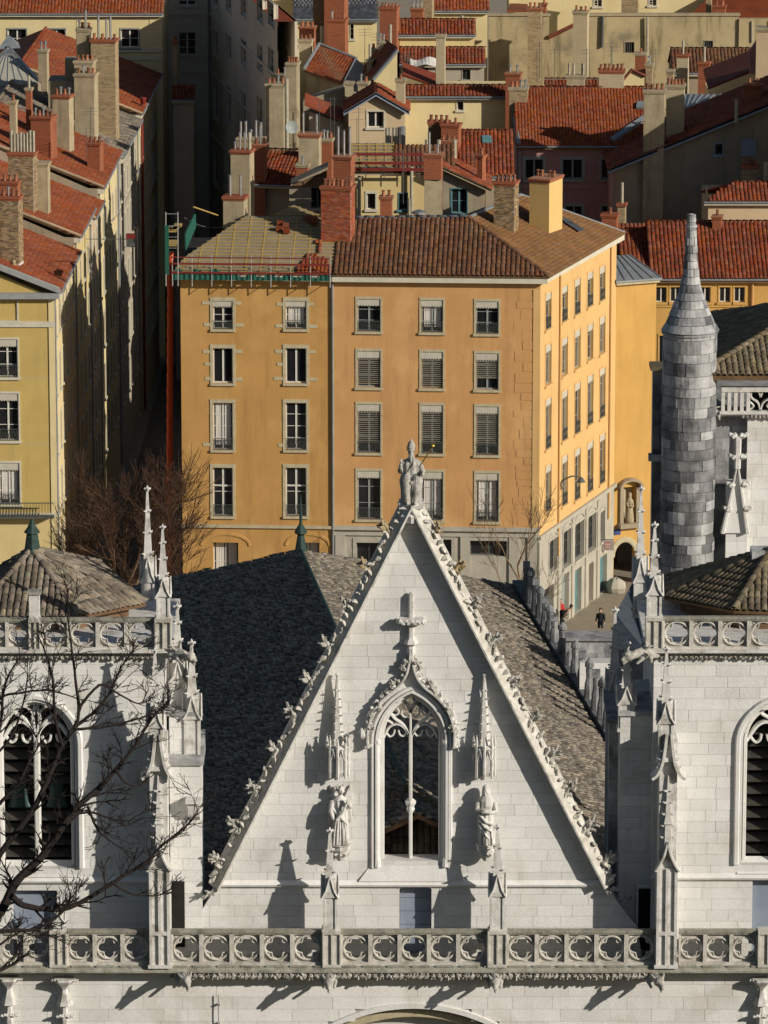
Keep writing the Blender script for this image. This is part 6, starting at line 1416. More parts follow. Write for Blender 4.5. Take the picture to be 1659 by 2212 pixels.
# loft house right behind the corner house ridge
lo, f, z = simple_house('yellowish loft behind the brown ridge with two small windows and an unfinished batten roof', 766, 916, 378, 26.0, 309, CRM, T_BROWN, [(793, 418, 811, 452), (862, 418, 880, 453)], 8, .45, Y=321.5, cap=0, seed=141, wst=dict(surround=.1, smat=TRIM, panes=2, frame=WHITEP), back=False, group=G_TOWN, style='canal') if False else (None, None, None)
Yl = 321.5; f = facY(Yl); lo = thing('loft_house', 'yellowish loft behind the brown ridge with small windows and an unfinished batten roof', 'house', PY(840, 470, Yl)-Vector((0, 0, 20)), G_TOWN)
s0, s1 = f.st(766, 400)[0], f.st(918, 400)[0]; ze = f.st(840, 380)[1]; ops = [f.rect(793, 418, 811, 452), f.rect(862, 418, 880, 453)]
wall(lo, f, s0, s1, 0, ze, ops, CRM, .3); win(lo, f, ops[0], panes=1, surround=.12, smat=TRIM); win(lo, f, ops[1], panes=2, frame=TEAL, surround=.05, smat=TEAL)
n3 = Vector((0, -.45, 1)).normalized(); e = f.pt((s0+s1)/2, ze+.1, .4)
poly = [PP(u, v, e, n3) for u, v in ((762, 374), (852, 374), (850, 309), (758, 309))]
m = MB(); m.prism(poly, -n3*.1); m.build('roof_membrane', MEMB, lo)
for k in range(9): t = (k+.3)/9; m = MB(); a, b = poly[0].lerp(poly[3], t), poly[1].lerp(poly[2], t); m.tube([a+n3*.05, b+n3*.05], .055, 4); m.build('batten', WOOD, lo)
for k in range(6): t = k/5; m = MB(); a, b = poly[0].lerp(poly[1], t), poly[3].lerp(poly[2], t); m.tube([a+n3*.02, b+n3*.02], .05, 4); m.build('counter_batten', WOOD, lo)
tp = [PP(u, v, e, n3) for u, v in ((852, 374), (985, 374), (978, 313), (850, 313))]
tiles(lo, tp, (1, 0, 0), T_BROWN, .28, .4, .1, 'canal', 150, 142, WOODD, .12)
for v in (333, 352, 366): m = MB(); a, b = PY(765, v, 320.5), PY(915, v, 320.5); m.box(a.x, b.x, 320.4, 320.46, a.z-.09, a.z+.09); m.build('guard_plank', REDP, lo)
for u in (790, 830, 870, 905): m = MB(); m.tube([PY(u, 325, 320.6), PY(u, 385, 320.6)], .03, 5); m.build('guard_post', METAL, lo)
chimney(lo, 720, 766, 337, 410, 317.5, RBRICK, 1.0, -14, 'brick', 'mmm', 2.5, pipe_h=1.7)
c = chimney(lo, 916, 957, 333, 388, 317.0, RBRICK, 1.1, -6, 'brick', 'mc', 0)
m = MB(); a, b = PY(917, 388, 317.05), PY(956, 388, 317.05); m.box(a.x, b.x, 317.06, 318.1, a.z-4, a.z); m.build('plaster_base', PLST, lo)
for u, vt, vb in ((889, 360, 470), (776, 380, 470), (884, 428, 470)): m = MB(); m.tube([PY(u, vb, 321.2)-Vector((0, 0, .5)), PY(u, vt, 321.2)], .11, 8); m.build('downpipe', GREYPOT, lo)
# teal window house
f = facY(320.8); th = thing('teal_window_house', 'little rendered house with a teal window and sloping verge', 'house', f.pt(f.st(1000, 460)[0], 0), G_TOWN)
P = [f.st(u, v) for u, v in ((957, 364), (1049, 408))]; zlo = f.st(1000, 480)[1]-3
o = f.rect(975, 408, 1009, 461)
wall(th, f, P[0][0], P[1][0], zlo-16, P[1][1]-.02, [o], GREYR, .3); win(th, f, o, frame=TEAL, surround=.06, smat=TEAL, panes=2)
m = MB(); m.prism([f.pt(P[0][0], P[1][1]-.02), f.pt(P[1][0], P[1][1]-.02), f.pt(*P[0])], (0, .3, 0)); m.build('gable_wall', GREYR, th)
m = MB(); m.prism([f.pt(P[0][0]-.1, P[0][1], .5), f.pt(P[1][0]+.3, P[1][1]-.15, .5), f.pt(P[1][0]+.3, P[1][1]+.05, .5), f.pt(P[0][0]-.1, P[0][1]+.2, .5)], (0, .5, 0)); m.build('verge_board', PLST, th)
A, B = f.pt(P[0][0]-.1, P[0][1]+.2, .5), f.pt(P[1][0]+.4, P[1][1]+.02, .5); bk = Vector((0, 5.5, 0))
tiles(th, [B, B+bk, A+bk, A], bk, T_DRED, .25, .38, .09, 'canal', 60, 143, WOODD, .1)
m = MB(); m.box(f.pt(P[1][0], 0).x-.02, f.pt(P[1][0], 0).x, 320.8, 326, zlo-16, P[1][1]); m.build('side_wall', ORS, th)
chimney(th, 1031, 1047, 335, 400, 322, RBRICK, .6, -25, 'brick', 'p', 1.5)
antenna(th, 1024, 330, 400, 322, 4)
# dark-tile house behind, shaded by the pink house
dh, f, z = simple_house('shaded house with a dark red tiled roof and roof window before the long cream wall', 985, 1104, 382, 24, 284, GREYR, T_DRED, [], 8, .42, cap=100, w=.27, l=.4, r=.1, seed=145, group=G_TOWN)
n3 = Vector((0, -.42, 1)).normalized(); e = f.pt(0, z+.06, .35); m = MB(); m.prism([PP(u, v, e, n3)+n3*.12 for u, v in ((1042, 312), (1063, 312), (1061, 297), (1041, 297))], n3*.06); m.build('roof_window', TEAL, dh)
chimney(dh, 925, 972, 263, 315, 342, WOODD, 1.0, -4, 'brick', 'pppp', 3); chimney(dh, 953, 997, 268, 320, 341, RBRICK, 1.0, -12, 'brick', 'pp', 3)
chimney(dh, 950, 988, 304, 350, 338, RBRICK, .8, -8, 'brick', 'sps', 3)
for u in (922, 948, 982): m = MB(); m.tube([PY(u, 360, 336)-Vector((0, 0, 1)), PY(u, 302, 336)], .13, 8); m.build('flue', GREYPOT, dh)
# left dark house with lean-to
lh, f, z = simple_house('shaded house left of the loft with brown tiles and a dark attic window', 556, 655, 400, 23.6, 325, GREYR, T_DRED, [], 8, .5, cap=80, seed=147, group=G_TOWN, yaw=-14)
la = thing('attic_dormer', 'grey attic dormer with a dark window and a tilted blue-grey roof board', 'dormer', PY(670, 460, 324)); f = facY(324.0)
r = f.rect(625, 404, 706, 470); o = f.rect(672, 405, 700, 450); wall(la, f, r[0], r[2], r[1]-6, r[3], [o], GREYR, .3); win(la, f, o, frame=IRON, surround=0, panes=1)
m = MB(); a, b = PY(628, 402, 323.5), PY(708, 366, 323.5); m.prism([a, b, b+Vector((0, 1.6, .1)), a+Vector((0, 1.6, .1))], (0, 0, .14)); m.build('roof_board', GREYR, la)
m = MB(); m.prism([f.pt(r[0], r[3]), f.pt(r[2], r[3]), f.pt(f.st(706, 370)[0], f.st(706, 370)[1]), f.pt(r[0]+.4, r[3]+.2)], (0, .3, 0)); m.build('gable_wall', WOODD, la)
chimney(lh, 645, 694, 290, 362, 335, PLST, 1.2, -8, 'brick', 'm m', 3, pipe_h=1.3)
chimney(lh, 640, 668, 355, 400, 331, RBRICK, .8, -8, 'stone', 'c', 2); chimney(lh, 694, 720, 300, 345, 338, RBRICK, .8, -8, 'stone', 'ccp', 3)
chimney(lh, 498, 548, 325, 445, 333, PLST, 1.3, -12, 'brick', 'cmmt', 3, pipe_h=1.2); chimney(lh, 547, 577, 312, 420, 337, RBRICK, .9, -10, 'brick', 'pmp', 3)
chimney(lh, 512, 572, 298, 330, 342, PLST, .9, -10, 'stone', 'mmcmm', 4, pipe_h=1.1)
# party walls rising at left with chimney stacks
pw = thing('stack_wall', 'tall plastered chimney wall with pots left of the peach gable', 'wall', PY(600, 320, 352)); 
chimney(pw, 574, 618, 182, 318, 352, PLST, 1.3, -8, 'stone', 'ppcp', 8); chimney(pw, 618, 647, 136, 270, 360, PLST, 1.2, -10, 'stone', 'pppp', 8)
chimney(pw, 590, 640, 162, 185, 362, PLST, 1.0, -8, 'stone', 'pcp', 6); chimney(pw, 622, 646, 100, 140, 375, LBRICK, .9, -8, 'stone', 'cc', 6)
m = MB(); q = PY(619, 170, 351); m.tube([q-Vector((0, 0, 5)), q], .14, 8); m.build('flue', GREYPOT, pw)
ld = thing('satellite_dish', 'round satellite dish on the plastered chimney wall', 'dish', PY(629, 275, 350)); q = PY(629, 275, 350); m = MB(); m.lathe((0, 0, 0), [(.02, 0), (.25, .04), (.45, .14), (.46, .16), (.24, .07), (.02, .03)], 14); o = m.build('bowl', GREYP, None); 
o.parent = ld; o.matrix_parent_inverse = WM[ld.name].inverted(); o.matrix_basis = Matrix.Translation(q) @ Matrix.Rotation(rad(75), 4, 'X') @ Matrix.Rotation(rad(20), 4, 'Y')
m = MB(); m.tube([q, q+Vector((-.3, .8, -.3))], .03, 5); m.build('arm', IRON, ld)
# sunlit slope with the bright red tiles
a, b, c, d = PY(656, 152, 379), PY(743, 182, 377), PY(770, 128, 383), PY(690, 96, 385)
qh = thing('tilted_roof_house', 'grey house with a steep bright red tiled roof edged in zinc', 'house', PY(700, 210, 379)-Vector((0, 0, 20)), G_TOWN)
tiles(qh, [a, b, c, d], b-a, T_RED, .26, .3, .03, 'flat', 100, 151, WOODD, .12, stagger=True)
for p, q in ((a, d), (b, c), (d, c)): m = MB(); m.tube([p+Vector((0, 0, .08)), q+Vector((0, 0, .08))], .12, 5); m.build('zinc_edge', ZINC, qh)
m = MB(); m.prism([a+Vector((.2, .3, -.15)), b+Vector((-.2, .3, -.15)), Vector((b.x-.2, b.y+.3, b.z-14)), Vector((a.x+.2, a.y+.3, a.z-14))], (0, 3, 0)); m.build('wall', GREYR, qh)
m = MB(); m.prism([b+Vector((0, .3, -.1)), c+Vector((0, .3, -.1)), Vector((c.x, c.y, b.z-10)), Vector((b.x, b.y, b.z-10))], (-.3, 0, 0)); m.build('side_wall', GREYR, qh)
e2 = thing('lean_to', 'grey lean-to wall with a slanting red roof edge before the tilted red roof', 'lean-to', PY(700, 300, 367)); f = facY(367.0)
m = MB(); m.prism([f.pt(*f.st(u, v)) for u, v in ((655, 218), (742, 190), (756, 200), (756, 330), (655, 330))], (0, 2, 0)); m.build('wall', GREYR, e2)
f = facY(362.0); m = MB(); m.prism([f.pt(*f.st(u, v)) for u, v in ((668, 240), (740, 268), (740, 320), (668, 320))], (0, 1.5, 0)); m.build('lower_wall', BEIGER, e2)
m = MB(); p, q = PY(658, 228, 361.5), PY(742, 262, 361.5); m.prism([p, q, q+Vector((0, 2.5, .4)), p+Vector((0, 2.5, .4))], (0, 0, .16)); m.build('roof', T_DRED, e2)
antenna(e2, 714, 210, 300, 359); antenna(e2, 690, 215, 300, 359); antenna(e2, 722, 208, 280, 358, 0)
# narrow cream gable right of the tilted roof
f = facY(372.0); ng = thing('narrow_gable_house', 'narrow cream gable with a steep zinc-edged dark roof and small stacks', 'house', PY(835, 210, 372)-Vector((0, 0, 20)), G_TOWN)
m = MB(); m.prism([f.pt(*f.st(u, v)) for u, v in ((808, 172), (858, 112), (858, 330), (808, 330))], (0, 3, 0)); m.build('wall', CRM2, ng)
m = MB(); p, q = PY(806, 172, 371.6), PY(859, 108, 371.6); m.prism([p, q, q+Vector((-.9, 3, .2)), p+Vector((-.9, 3, .2))], (0, 0, .2)); m.build('roof', T_DRED, ng); m = MB(); m.tube([p, q], .16, 5); m.build('zinc_verge', ZINC, ng)
m = MB(); m.prism([PY(u, v, 374) for u, v in ((742, 180), (770, 128), (810, 165), (770, 200))], (0, .3, 0)); m.build('roof_valley', ZINC, ng)
chimney(ng, 792, 806, 130, 170, 373, PLST, .6, -8, 'stone', 't', 2, pipe_h=1.1); chimney(ng, 817, 834, 90, 132, 374, LBRICK, .7, -8, 'stone', 'cc', 2); chimney(ng, 800, 814, 105, 160, 375, PLST, .6, -8, 'stone', 'p', 2)
chimney(ng, 773, 798, 178, 210, 366, LBRICK, .9, -8, 'stone', 'cp', 3); chimney(ng, 745, 765, 178, 225, 366, LBRICK, .9, -5, 'stone', '', 3)
antenna(ng, 788, 60, 120, 376); antenna(ng, 814, 70, 150, 375)
# peach gable with a window
f = facY(360.0); pg = thing('peach_gable_house', 'peach rendered gable with one white window and a low tiled roof', 'house', PY(813, 300, 360)-Vector((0, 0, 20)), G_TOWN)
L_, R_, T_ = f.st(753, 236), f.st(874, 236), f.st(812, 204); o = f.rect(794, 241, 829, 276)
wall(pg, f, L_[0], R_[0], 0, L_[1], [o], PINKC, .3); win(pg, f, o, **W1)
m = MB(); m.prism([f.pt(*L_), f.pt(*R_), f.pt(*T_)], (0, .3, 0)); m.build('gable_wall', PINKC, pg)
m = MB(); m.box(f.pt(R_[0], 0).x-.3, f.pt(R_[0], 0).x, 360.3, 369, 0, R_[1]); m.build('side_wall', PINKC, pg)
for sg_, (e, t) in ((-1, (L_, T_)), (1, (R_, T_))):
    A = f.pt(e[0]+sg_*.35, e[1]-.1, .5); B = f.pt(t[0], t[1]+.22, .5); bk = Vector((0, 5, 0))
    tiles(pg, [A, A+bk, B+bk, B] if sg_ > 0 else [A, B, B+bk, A+bk], bk, T_DRED, .26, .38, .09, 'canal', 60, 153+sg_, WOODD, .12)
    m = MB(); m.prism([A, B, B-Vector((0, 0, .28)), A-Vector((0, 0, .28))], (0, .12, 0)); m.build('verge_board', BLUEP, pg)
chimney(pg, 855, 876, 172, 222, 361, LBRICK, .8, -5, 'stone', 'p', 1.5)
for u in (836, 842, 851, 858): m = MB(); m.tube([PY(u, 310, 345)-Vector((0, 0, 1)), PY(u, 276, 345)], .12, 8); m.build('flue', GREYPOT, pg)
m = MB(); m.tube([PY(868, 312, 345)-Vector((0, 0, 1)), PY(868, 274, 345)], .26, 10); m.build('wide_flue', METAL, pg)
antenna(pg, 775, 232, 300, 358, 2); antenna(pg, 771, 255, 300, 357, 1)
# long cream house
ch2, f, z = simple_house('long pale cream wall with one tiny window under a low red tile roof', 872, 1101, 209, 24.9, 186, CRM2, T_DRED, [(988, 220, 1001, 238)], 8, .3, cap=200, w=.27, l=.38, r=.1, seed=155, wst=dict(surround=.08, smat=TRIM, panes=1), edge=ZINC, group=G_TOWN)
chimney(ch2, 942, 963, 76, 187, 371, LBRICK, .8, -6, 'stone', '', 3); chimney(ch2, 1092, 1128, 158, 205, 368, RBRICK, 1.0, -10, 'brick', 'cc', 3)
m = MB(); p, q = PY(870, 165, 372), PY(950, 192, 371); m.prism([p, q, q+Vector((0, 3, .5)), p+Vector((0, 3, .5))], (0, 0, .15)); m.build('side_roof', T_DRED, ch2); m = MB(); m.prism([p, q, Vector((q.x, q.y, q.z-3)), Vector((p.x, p.y, p.z-3))], (0, .3, 0)); m.build('side_gable', CRM, ch2)
r2, f, z = simple_house('shaded terrace house with red canal tiles and a small white awning', 866, 1046, 139, 25.3, 104, BEIGER, T_DRED, [(999, 150, 1016, 172), (908, 146, 925, 172)], 8, .42, cap=200, w=.27, l=.4, r=.1, seed=157, wst=dict(surround=.06, smat=BEIGER, panes=1, frame=IRON), group=G_TOWN)
aw = thing('awning', 'small white cloth awning stretched below the red canal tiles', 'awning', PY(915, 150, f.p.y-1)); m = MB(); N = 8
for k in range(N):
    p0, p1 = PY(886+56*k/N, 127+4*math.sin(k*.8), f.p.y-.4), PY(886+56*(k+1)/N, 127+4*math.sin((k+1)*.8), f.p.y-.4); q0, q1 = PY(886+56*k/N, 142+3*math.sin(k*.8+1), f.p.y-1.6), PY(886+56*(k+1)/N, 142+3*math.sin((k+1)*.8+1), f.p.y-1.6); m.prism([p0, p1, q1, q0], (0, 0, .03))
m.build('cloth', CLOTHW, aw)
m = MB(); m.tube([PY(888, 142, f.p.y-1.5), PY(888, 180, f.p.y-1.5)], .04, 5); m.tube([PY(941, 142, f.p.y-1.5), PY(941, 180, f.p.y-1.5)], .04, 5); m.build('posts', METAL, aw)
antenna(r2, 884, 110, 180, f.p.y-2, 4); antenna(r2, 880, 120, 175, f.p.y-1.5, 3)
r1, f, z = simple_house('beige house with the upper band of red canal tiles and a flue', 863, 1025, 76, 26.5, 43, CRM, T_DRED, [], 8, .42, cap=200, w=.27, l=.4, r=.1, seed=159, group=G_TOWN)
m = MB(); m.tube([PY(998, 62, f.p.y+2), PY(998, 34, f.p.y+2)], .13, 8); m.build('flue', GREYPOT, r1)
r0, f, z = simple_house('tall cream house with a red roof behind the bands of canal tiles', 930, 1053, 24, 28.5, -20, CRM2, T_RED, [], 10, .42, Y=408.0, cap=120, w=.27, l=.36, r=.06, seed=161, group=G_TOWN, back=False)
sl_, f, z = simple_house('white house with a dark slate roof behind the big red chimneys', 634, 814, 42, 27.5, -45, CRM2, SLATE, [(757, 52, 764, 84)], 9, .55, Y=404.0, cap=150, w=.3, l=.3, r=.02, style='flat', seed=163, wst=dict(surround=.05, smat=TRIM, panes=3), edge=ZINC, group=G_TOWN)
m = MB(); fq = facY(412.0); r = fq.rect(585, -60, 640, 140); m.fbox(fq, r[0], r[2], 0, r[3], -6, 0); m.build('rear_wing', CRM2, sl_)
chimney(sl_, 708, 752, 42, 112, 386, RBRICK, 1.4, -10, 'brick', 'c p', 3); chimney(sl_, 700, 752, -60, 60, 392, RBRICK, 1.4, -12, 'brick', '', 8); chimney(sl_, 676, 702, -40, 80, 393, WOODD, 1.2, -4, 'brick', '', 8)
chimney(sl_, 820, 863, 16, 90, 390, RBRICK, 1.3, -10, 'brick', 'sssss', 6); chimney(sl_, 646, 682, 58, 80, 389, RBRICK, 1.0, -8, 'brick', 'ppp', 4); chimney(sl_, 645, 676, 86, 110, 385, LBRICK, 1.0, -8, 'stone', 'ssp', 6)
chimney(sl_, 887, 917, 18, 40, 403, RBRICK, 1, -8, 'brick', 'ccc', 4); chimney(sl_, 906, 938, -40, 40, 405, TBRICK, 1.2, -8, 'brick', '', 6); antenna(sl_, 605, 50, 135, 400, 4)
m = MB(); m.tube([PY(843, 105, 386)-Vector((0, 0, 3)), PY(843, 53, 386)], .12, 8); m.tube([PY(696, 95, 388), PY(696, 57, 388)], .16, 8); m.build('flue', GREYPOT, sl_)
# ================================================================== right half of the roofscape
sw = thing('stained_party_wall', 'long rain-stained party wall with a barred window across the roofs', 'wall', (PY(1400, 180, 404).x, 404, 0)); f = facY(404.0)
o1, o2 = f.rect(1350, 91, 1370, 114), f.rect(1521, 88, 1540, 102)
r = f.rect(1272, 34, 1595, 200); wall(sw, f, r[0], r[2], 0, r[3], [o1, o2], STAINR, .4); m = MB(); m.fbox(f, r[0]-.1, r[2]+.1, r[3], r[3]+.18, -.5, .12); m.build('coping', PLST, sw)
for o in (o1, o2):
    w_ = win(sw, f, o, frame=IRON, surround=.05, smat=PLST, panes=1, sill=False)
    for i in range(5): m = MB(); x = o[0]+(o[2]-o[0])*(i+.5)/5; m.fbox(f, x-.02, x+.02, o[1], o[3], -.1, -.06); m.build('bar', IRON, w_)
r = f.rect(1055, 34, 1186, 200); wall(sw, f, r[0], r[2], 0, r[3], [], STAINR, .4, name='left_wall'); m = MB(); m.fbox(f, r[0]-.1, r[2]+.1, r[3], r[3]+.15, -.5, .12); m.build('coping', PLST, sw)
m = MB(); m.prism([f.pt(*f.st(u, v)) for u, v in ((1186, 82), (1240, 57), (1273, 57), (1273, 300), (1186, 300))], (0, .4, 0)); m.build('sloping_wall', STAINR, sw)
m = MB(); m.tube([f.pt(*f.st(1185, 80), .1), f.pt(*f.st(1240, 53), .1)], .18, 5); m.build('sloping_coping', T_DRED, sw)
m = MB(); m.tube([f.pt(*f.st(1302, 34), .15), f.pt(*f.st(1300, 102), .15)], .11, 6); m.build('downpipe', IRON, sw)
r = f.rect(1595, 40, 1720, 200); m = MB(); m.fbox(f, r[0], r[2], 0, r[3], -.5, .2); m.build('right_wall', STAINR, sw)
for u, a, b in ((1398, 36, 130), (1624, 45, 90)): m = MB(); m.tube([f.pt(*f.st(u, a), .25), f.pt(*f.st(u, b), .25)], .1, 6); m.build('downpipe', GREYPOT, sw)
chimney(sw, 1140, 1172, 18, 148, 400, TBRICK, 1.1, -6, 'brick', 'ppp', 4); chimney(sw, 1238, 1274, 25, 140, 399, LBRICK, 1.2, -10, 'stone', 'ppp', 4); chimney(sw, 1170, 1182, 8, 40, 408, RBRICK, .7, -8, 'brick', 'p', 3)
wh, f, z = simple_house('white house at the top with glass block windows above the stained wall', 1100, 1720, -40, 29, None, CRM2, None, [(1283, -10, 1300, 14), (1402, -10, 1418, 12)], 8, Y=416.0, wst=dict(surround=.05, smat=TRIM, panes=4, frame=TRIM), group=G_TOWN)
m = MB(); m.fbox(f, -.2, f.len+.2, z, z+.3, -8, .3); m.build('flat_roof', ZINC, wh); chimney(wh, 1343, 1382, -40, 60, 411, TBRICK, 1.0, -8, 'brick', '', 3)
m = MB(); p = [PY(1095+160*0, 22, 412), PY(1140, 22, 412), PY(1140, 2, 418), PY(1106, 0, 418)]; m.prism(p, (0, 0, -.2)); m.build('low_roof', T_RED, wh)
m = MB(); p = [PY(1468, 52, 411), PY(1700, 52, 411), PY(1700, -30, 416), PY(1560, -30, 416)]; m.prism(p, (0, 0, -.2)); m.build('side_roof', T_DRED, wh)
chimney(wh, 1540, 1570, 12, 48, 409, RBRICK, 1, -8, 'brick', 'pp', 3); chimney(wh, 1525, 1540, -10, 40, 410, TBRICK, 1, -8, 'brick', 'p', 3)
# pink house
ph, f, z = simple_house('pink house with grey window frames under a broad orange-red tiled roof', 1114, 1420, 316, 24.0, 190, PINK, T_RED, [(1134, 344, 1174, 388), (1215, 344, 1259, 387), (1299, 344, 1340, 387), (1222, 445, 1258, 478), (1300, 445, 1336, 478)], 12, .42, cap=300, w=.22, l=.33, r=.06, seed=171, wst=dict(surround=.16, smat=GREYP, panes=1, frame=GREYP), um=1260, edge=WOODD, side=.0, group=G_TOWN)
m = MB(); zz = f.st(1250, 402)[1]; m.fbox(f, 0, f.len, zz-.15, zz+.15, 0, .1); m.build('string_course', PINK, ph)
Yr = f.p.y+8
c = chimney(ph, 1294, 1350, 152, 192, Yr-1.2, LBRICK, 1.2, -4, 'brick', 'pppppp', 1.5)
chimney(ph, 1100, 1142, 190, 256, Yr-3, TBRICK, 1.2, -5, 'stone', 'ppcc', 8)
m = MB(); a, b = PY(1113, 256, Yr-4.5), PY(1121, 312, Yr-8.2); m.tube([a, b], .18, 5); m.build('zinc_verge', ZINC, ph)
m = MB(); n3 = Vector((0, -.42, 1)).normalized(); e = f.pt(0, z+.06, .35); m.prism([PP(u, v, e, n3)+n3*.1 for u, v in ((1374, 238), (1392, 238), (1390, 224), (1376, 226))], n3*.15); m.build('roof_window', ZINC, ph)
m = MB(); p0, p1 = PP(1322, 306, e, n3), PP(1392, 258, e, n3); m.tube([p0+n3*.05, p1+n3*.05], .3, 5); m.build('zinc_valley', ZINC, ph)
m = MB(); m.tube([f.pt(.3, 12, .12), f.pt(.3, z-.3, .12)], .09, 6); m.build('downpipe', ZINC, ph)
# dark house with diagonal verge
f = facY(345.0); dk = thing('diagonal_verge_house', 'dark-walled house with a long diagonal eave and one small window', 'house', (PY(1500, 470, 345).x, 345, 0), G_TOWN)
V = [f.st(u, v) for u, v in ((1322, 360), (1660, 222))]; kx = (V[1][1]-V[0][1])/(V[1][0]-V[0][0]); e_ = V[0][0]+8+8; V2 = (V[0][0]+18, V[0][1]+kx*18)
o = f.rect(1545, 311, 1561, 334); o2 = f.rect(1602, 300, 1633, 333); base = V[0][1]-.3
wall(dk, f, V[0][0]+.25, V2[0], 0, base, [], GREYR, .3)
lo_, hi_ = o[1], o[3]
def dline(s): return V[0][1]+kx*(s-V[0][0])
m = MB()
def dseg(a, b, zb): m.face([f.pt(a, zb), f.pt(b, zb), f.pt(b, dline(b)-.1), f.pt(a, max(zb, dline(a)-.1))])
dseg(V[0][0]+.25, o[0], base); m.face([f.pt(o[0], base), f.pt(o[2], base), f.pt(o[2], o[1]), f.pt(o[0], o[1])]); dseg(o[0], o[2], o[3]); dseg(o[2], V2[0], base)
for (p, q) in (((o[0], o[1]), (o[2], o[1])), ((o[2], o[1]), (o[2], o[3])), ((o[2], o[3]), (o[0], o[3])), ((o[0], o[3]), (o[0], o[1]))): m.face([f.pt(*p), f.pt(*q), f.pt(*q, -.3), f.pt(*p, -.3)])
m.build('gable_wall', GREYR, dk); win(dk, f, o, frame=TEAL, surround=.08, smat=BLUEP, panes=1)
m = MB(); m.fbox(f, o2[0], o2[2], o2[1], o2[3], -.02, .06); w_ = m.build('shuttered_window', BLUEP, dk)
m = MB(); m.fbox(f, o2[0]-.08, o2[2]+.08, o2[1]-.12, o2[1], -.02, .12); m.build('sill', BLUEP, w_)
A, B = f.pt(V[0][0]-.3, dline(V[0][0]-.3), .5), f.pt(V2[0], dline(V2[0]), .5); bk = Vector((0, 11, 0))
tiles(dk, [A, B, B+bk, A+bk], bk, T_DRED, .27, .4, .1, 'canal', 150, 173, WOODD, .12)
m = MB(); m.prism([A, B, B-Vector((0, 0, .3)), A-Vector((0, 0, .3))], (0, .12, 0)); m.build('verge_board', BLUEP, dk)
m = MB(); m.box(A.x+.3, A.x+.6, 345.02, 355, 0, A.z-.2); m.build('side_wall', PINK, dk)
chimney(dk, 1391, 1440, 196, 320, 344.6, PLST, 1.5, -6, 'stone', 'pppp', 10); chimney(dk, 1440, 1482, 185, 262, 347, LBRICK, 1.4, -6, 'stone', 'ppppp', 3)
chimney(dk, 1608, 1650, 183, 232, 348, RBRICK, 1.1, -12, 'brick', 'pp', 2); m = MB(); q = PY(1591, 215, 344); m.tube([q-Vector((0, 0, 1.6)), q], .12, 8); m.build('flue', GREYPOT, dk)
zn = thing('zinc_terrace_roof', 'standing-seam zinc roof between the white chimney stack and the cream gable', 'roof', PY(1520, 235, 360)); p = [PY(1478, 232, 358), PY(1520, 232, 358), PY(1570, 205, 364), PY(1478, 203, 364)]
m = MB(); m.prism(p, (0, 0, -.15)); m.prism([p[0]-Vector((0, 0, .1)), p[1]-Vector((0, 0, .1)), p[1]-Vector((0, 0, 6)), p[0]-Vector((0, 0, 6))], (0, .3, 0)); m.build('sheet', ZINC, zn)
for i in range(8): a = p[0].lerp(p[1], i/7); b = p[3].lerp(p[2], i/7); m = MB(); m.tube([a+Vector((0, 0, .05)), b+Vector((0, 0, .05))], .05, 4); m.build('seam', ZINC, zn)
# brown roofs at the far right
fr, f, z = simple_house('low house with a brown canal tile roof below the stained wall', 1455, 1640, 158, 24.6, 106, GREYR, T_BROWN, [], 7, .42, Y=383.0, cap=150, w=.27, l=.4, r=.1, seed=175, group=G_TOWN)
chimney(fr, 1508, 1536, 135, 195, 379, RBRICK, 1.0, -10, 'brick', 't', 3, pipe_h=1.2); chimney(fr, 1462, 1490, 118, 160, 381, LBRICK, 1.0, -8, 'brick', 't', 2, pipe_h=.9); chimney(fr, 1372, 1398, 115, 145, 390, RBRICK, 1.0, -8, 'stone', 's', 3)
chimney(fr, 1395, 1412, 138, 180, 376, TBRICK, .8, -8, 'stone', 'c', 3); chimney(fr, 1440, 1458, 152, 180, 373, TBRICK, .8, -8, 'stone', '', 3); chimney(fr, 1224, 1265, 163, 178, 372, PLST, .8, -5, 'stone', 'tt t', 2, pipe_h=.9)
for u, a, b in ((1320, 90, 150), (1322, 100, 150), (1268, 105, 150), (1160, 105, 160), (1198, 105, 155), (1166, 90, 150), (1417, 105, 135)): antenna(fr, u, a, b, 372, 2)
cg, f, z = simple_house('cream gable house with a dark slanting tile edge by the zinc roof', 1532, 1700, 200, 24.3, None, CRM2, None, [], 5, Y=366.0, group=G_TOWN)
m = MB(); p, q = PY(1530, 194, 365.5), PY(1660, 142, 365.5); m.prism([p, q, q+Vector((0, 6, .5)), p+Vector((0, 6, .5))], (0, 0, .18)); m.build('roof', T_DRED, cg); m = MB(); m.prism([p, q, Vector((q.x, q.y, z-.1)), Vector((p.x, p.y, z-.1))], (0, .3, 0)); m.build('gable_wall', CRM2, cg)
pk = thing('tall_pink_stack', 'tall pinkish rendered wall end standing by the cream gable', 'wall', PY(1650, 215, 362)); chimney(pk, 1634, 1690, 62, 215, 363, PINKC, 2.0, -8, 'stone', 'p', 14)
m = MB(); p, q = PY(1618, 112, 364), PY(1640, 80, 364); m.prism([p, q, PY(1640, 160, 364), PY(1620, 160, 364)], (0, .5, 0)); m.build('lean_wall', PINK, pk)
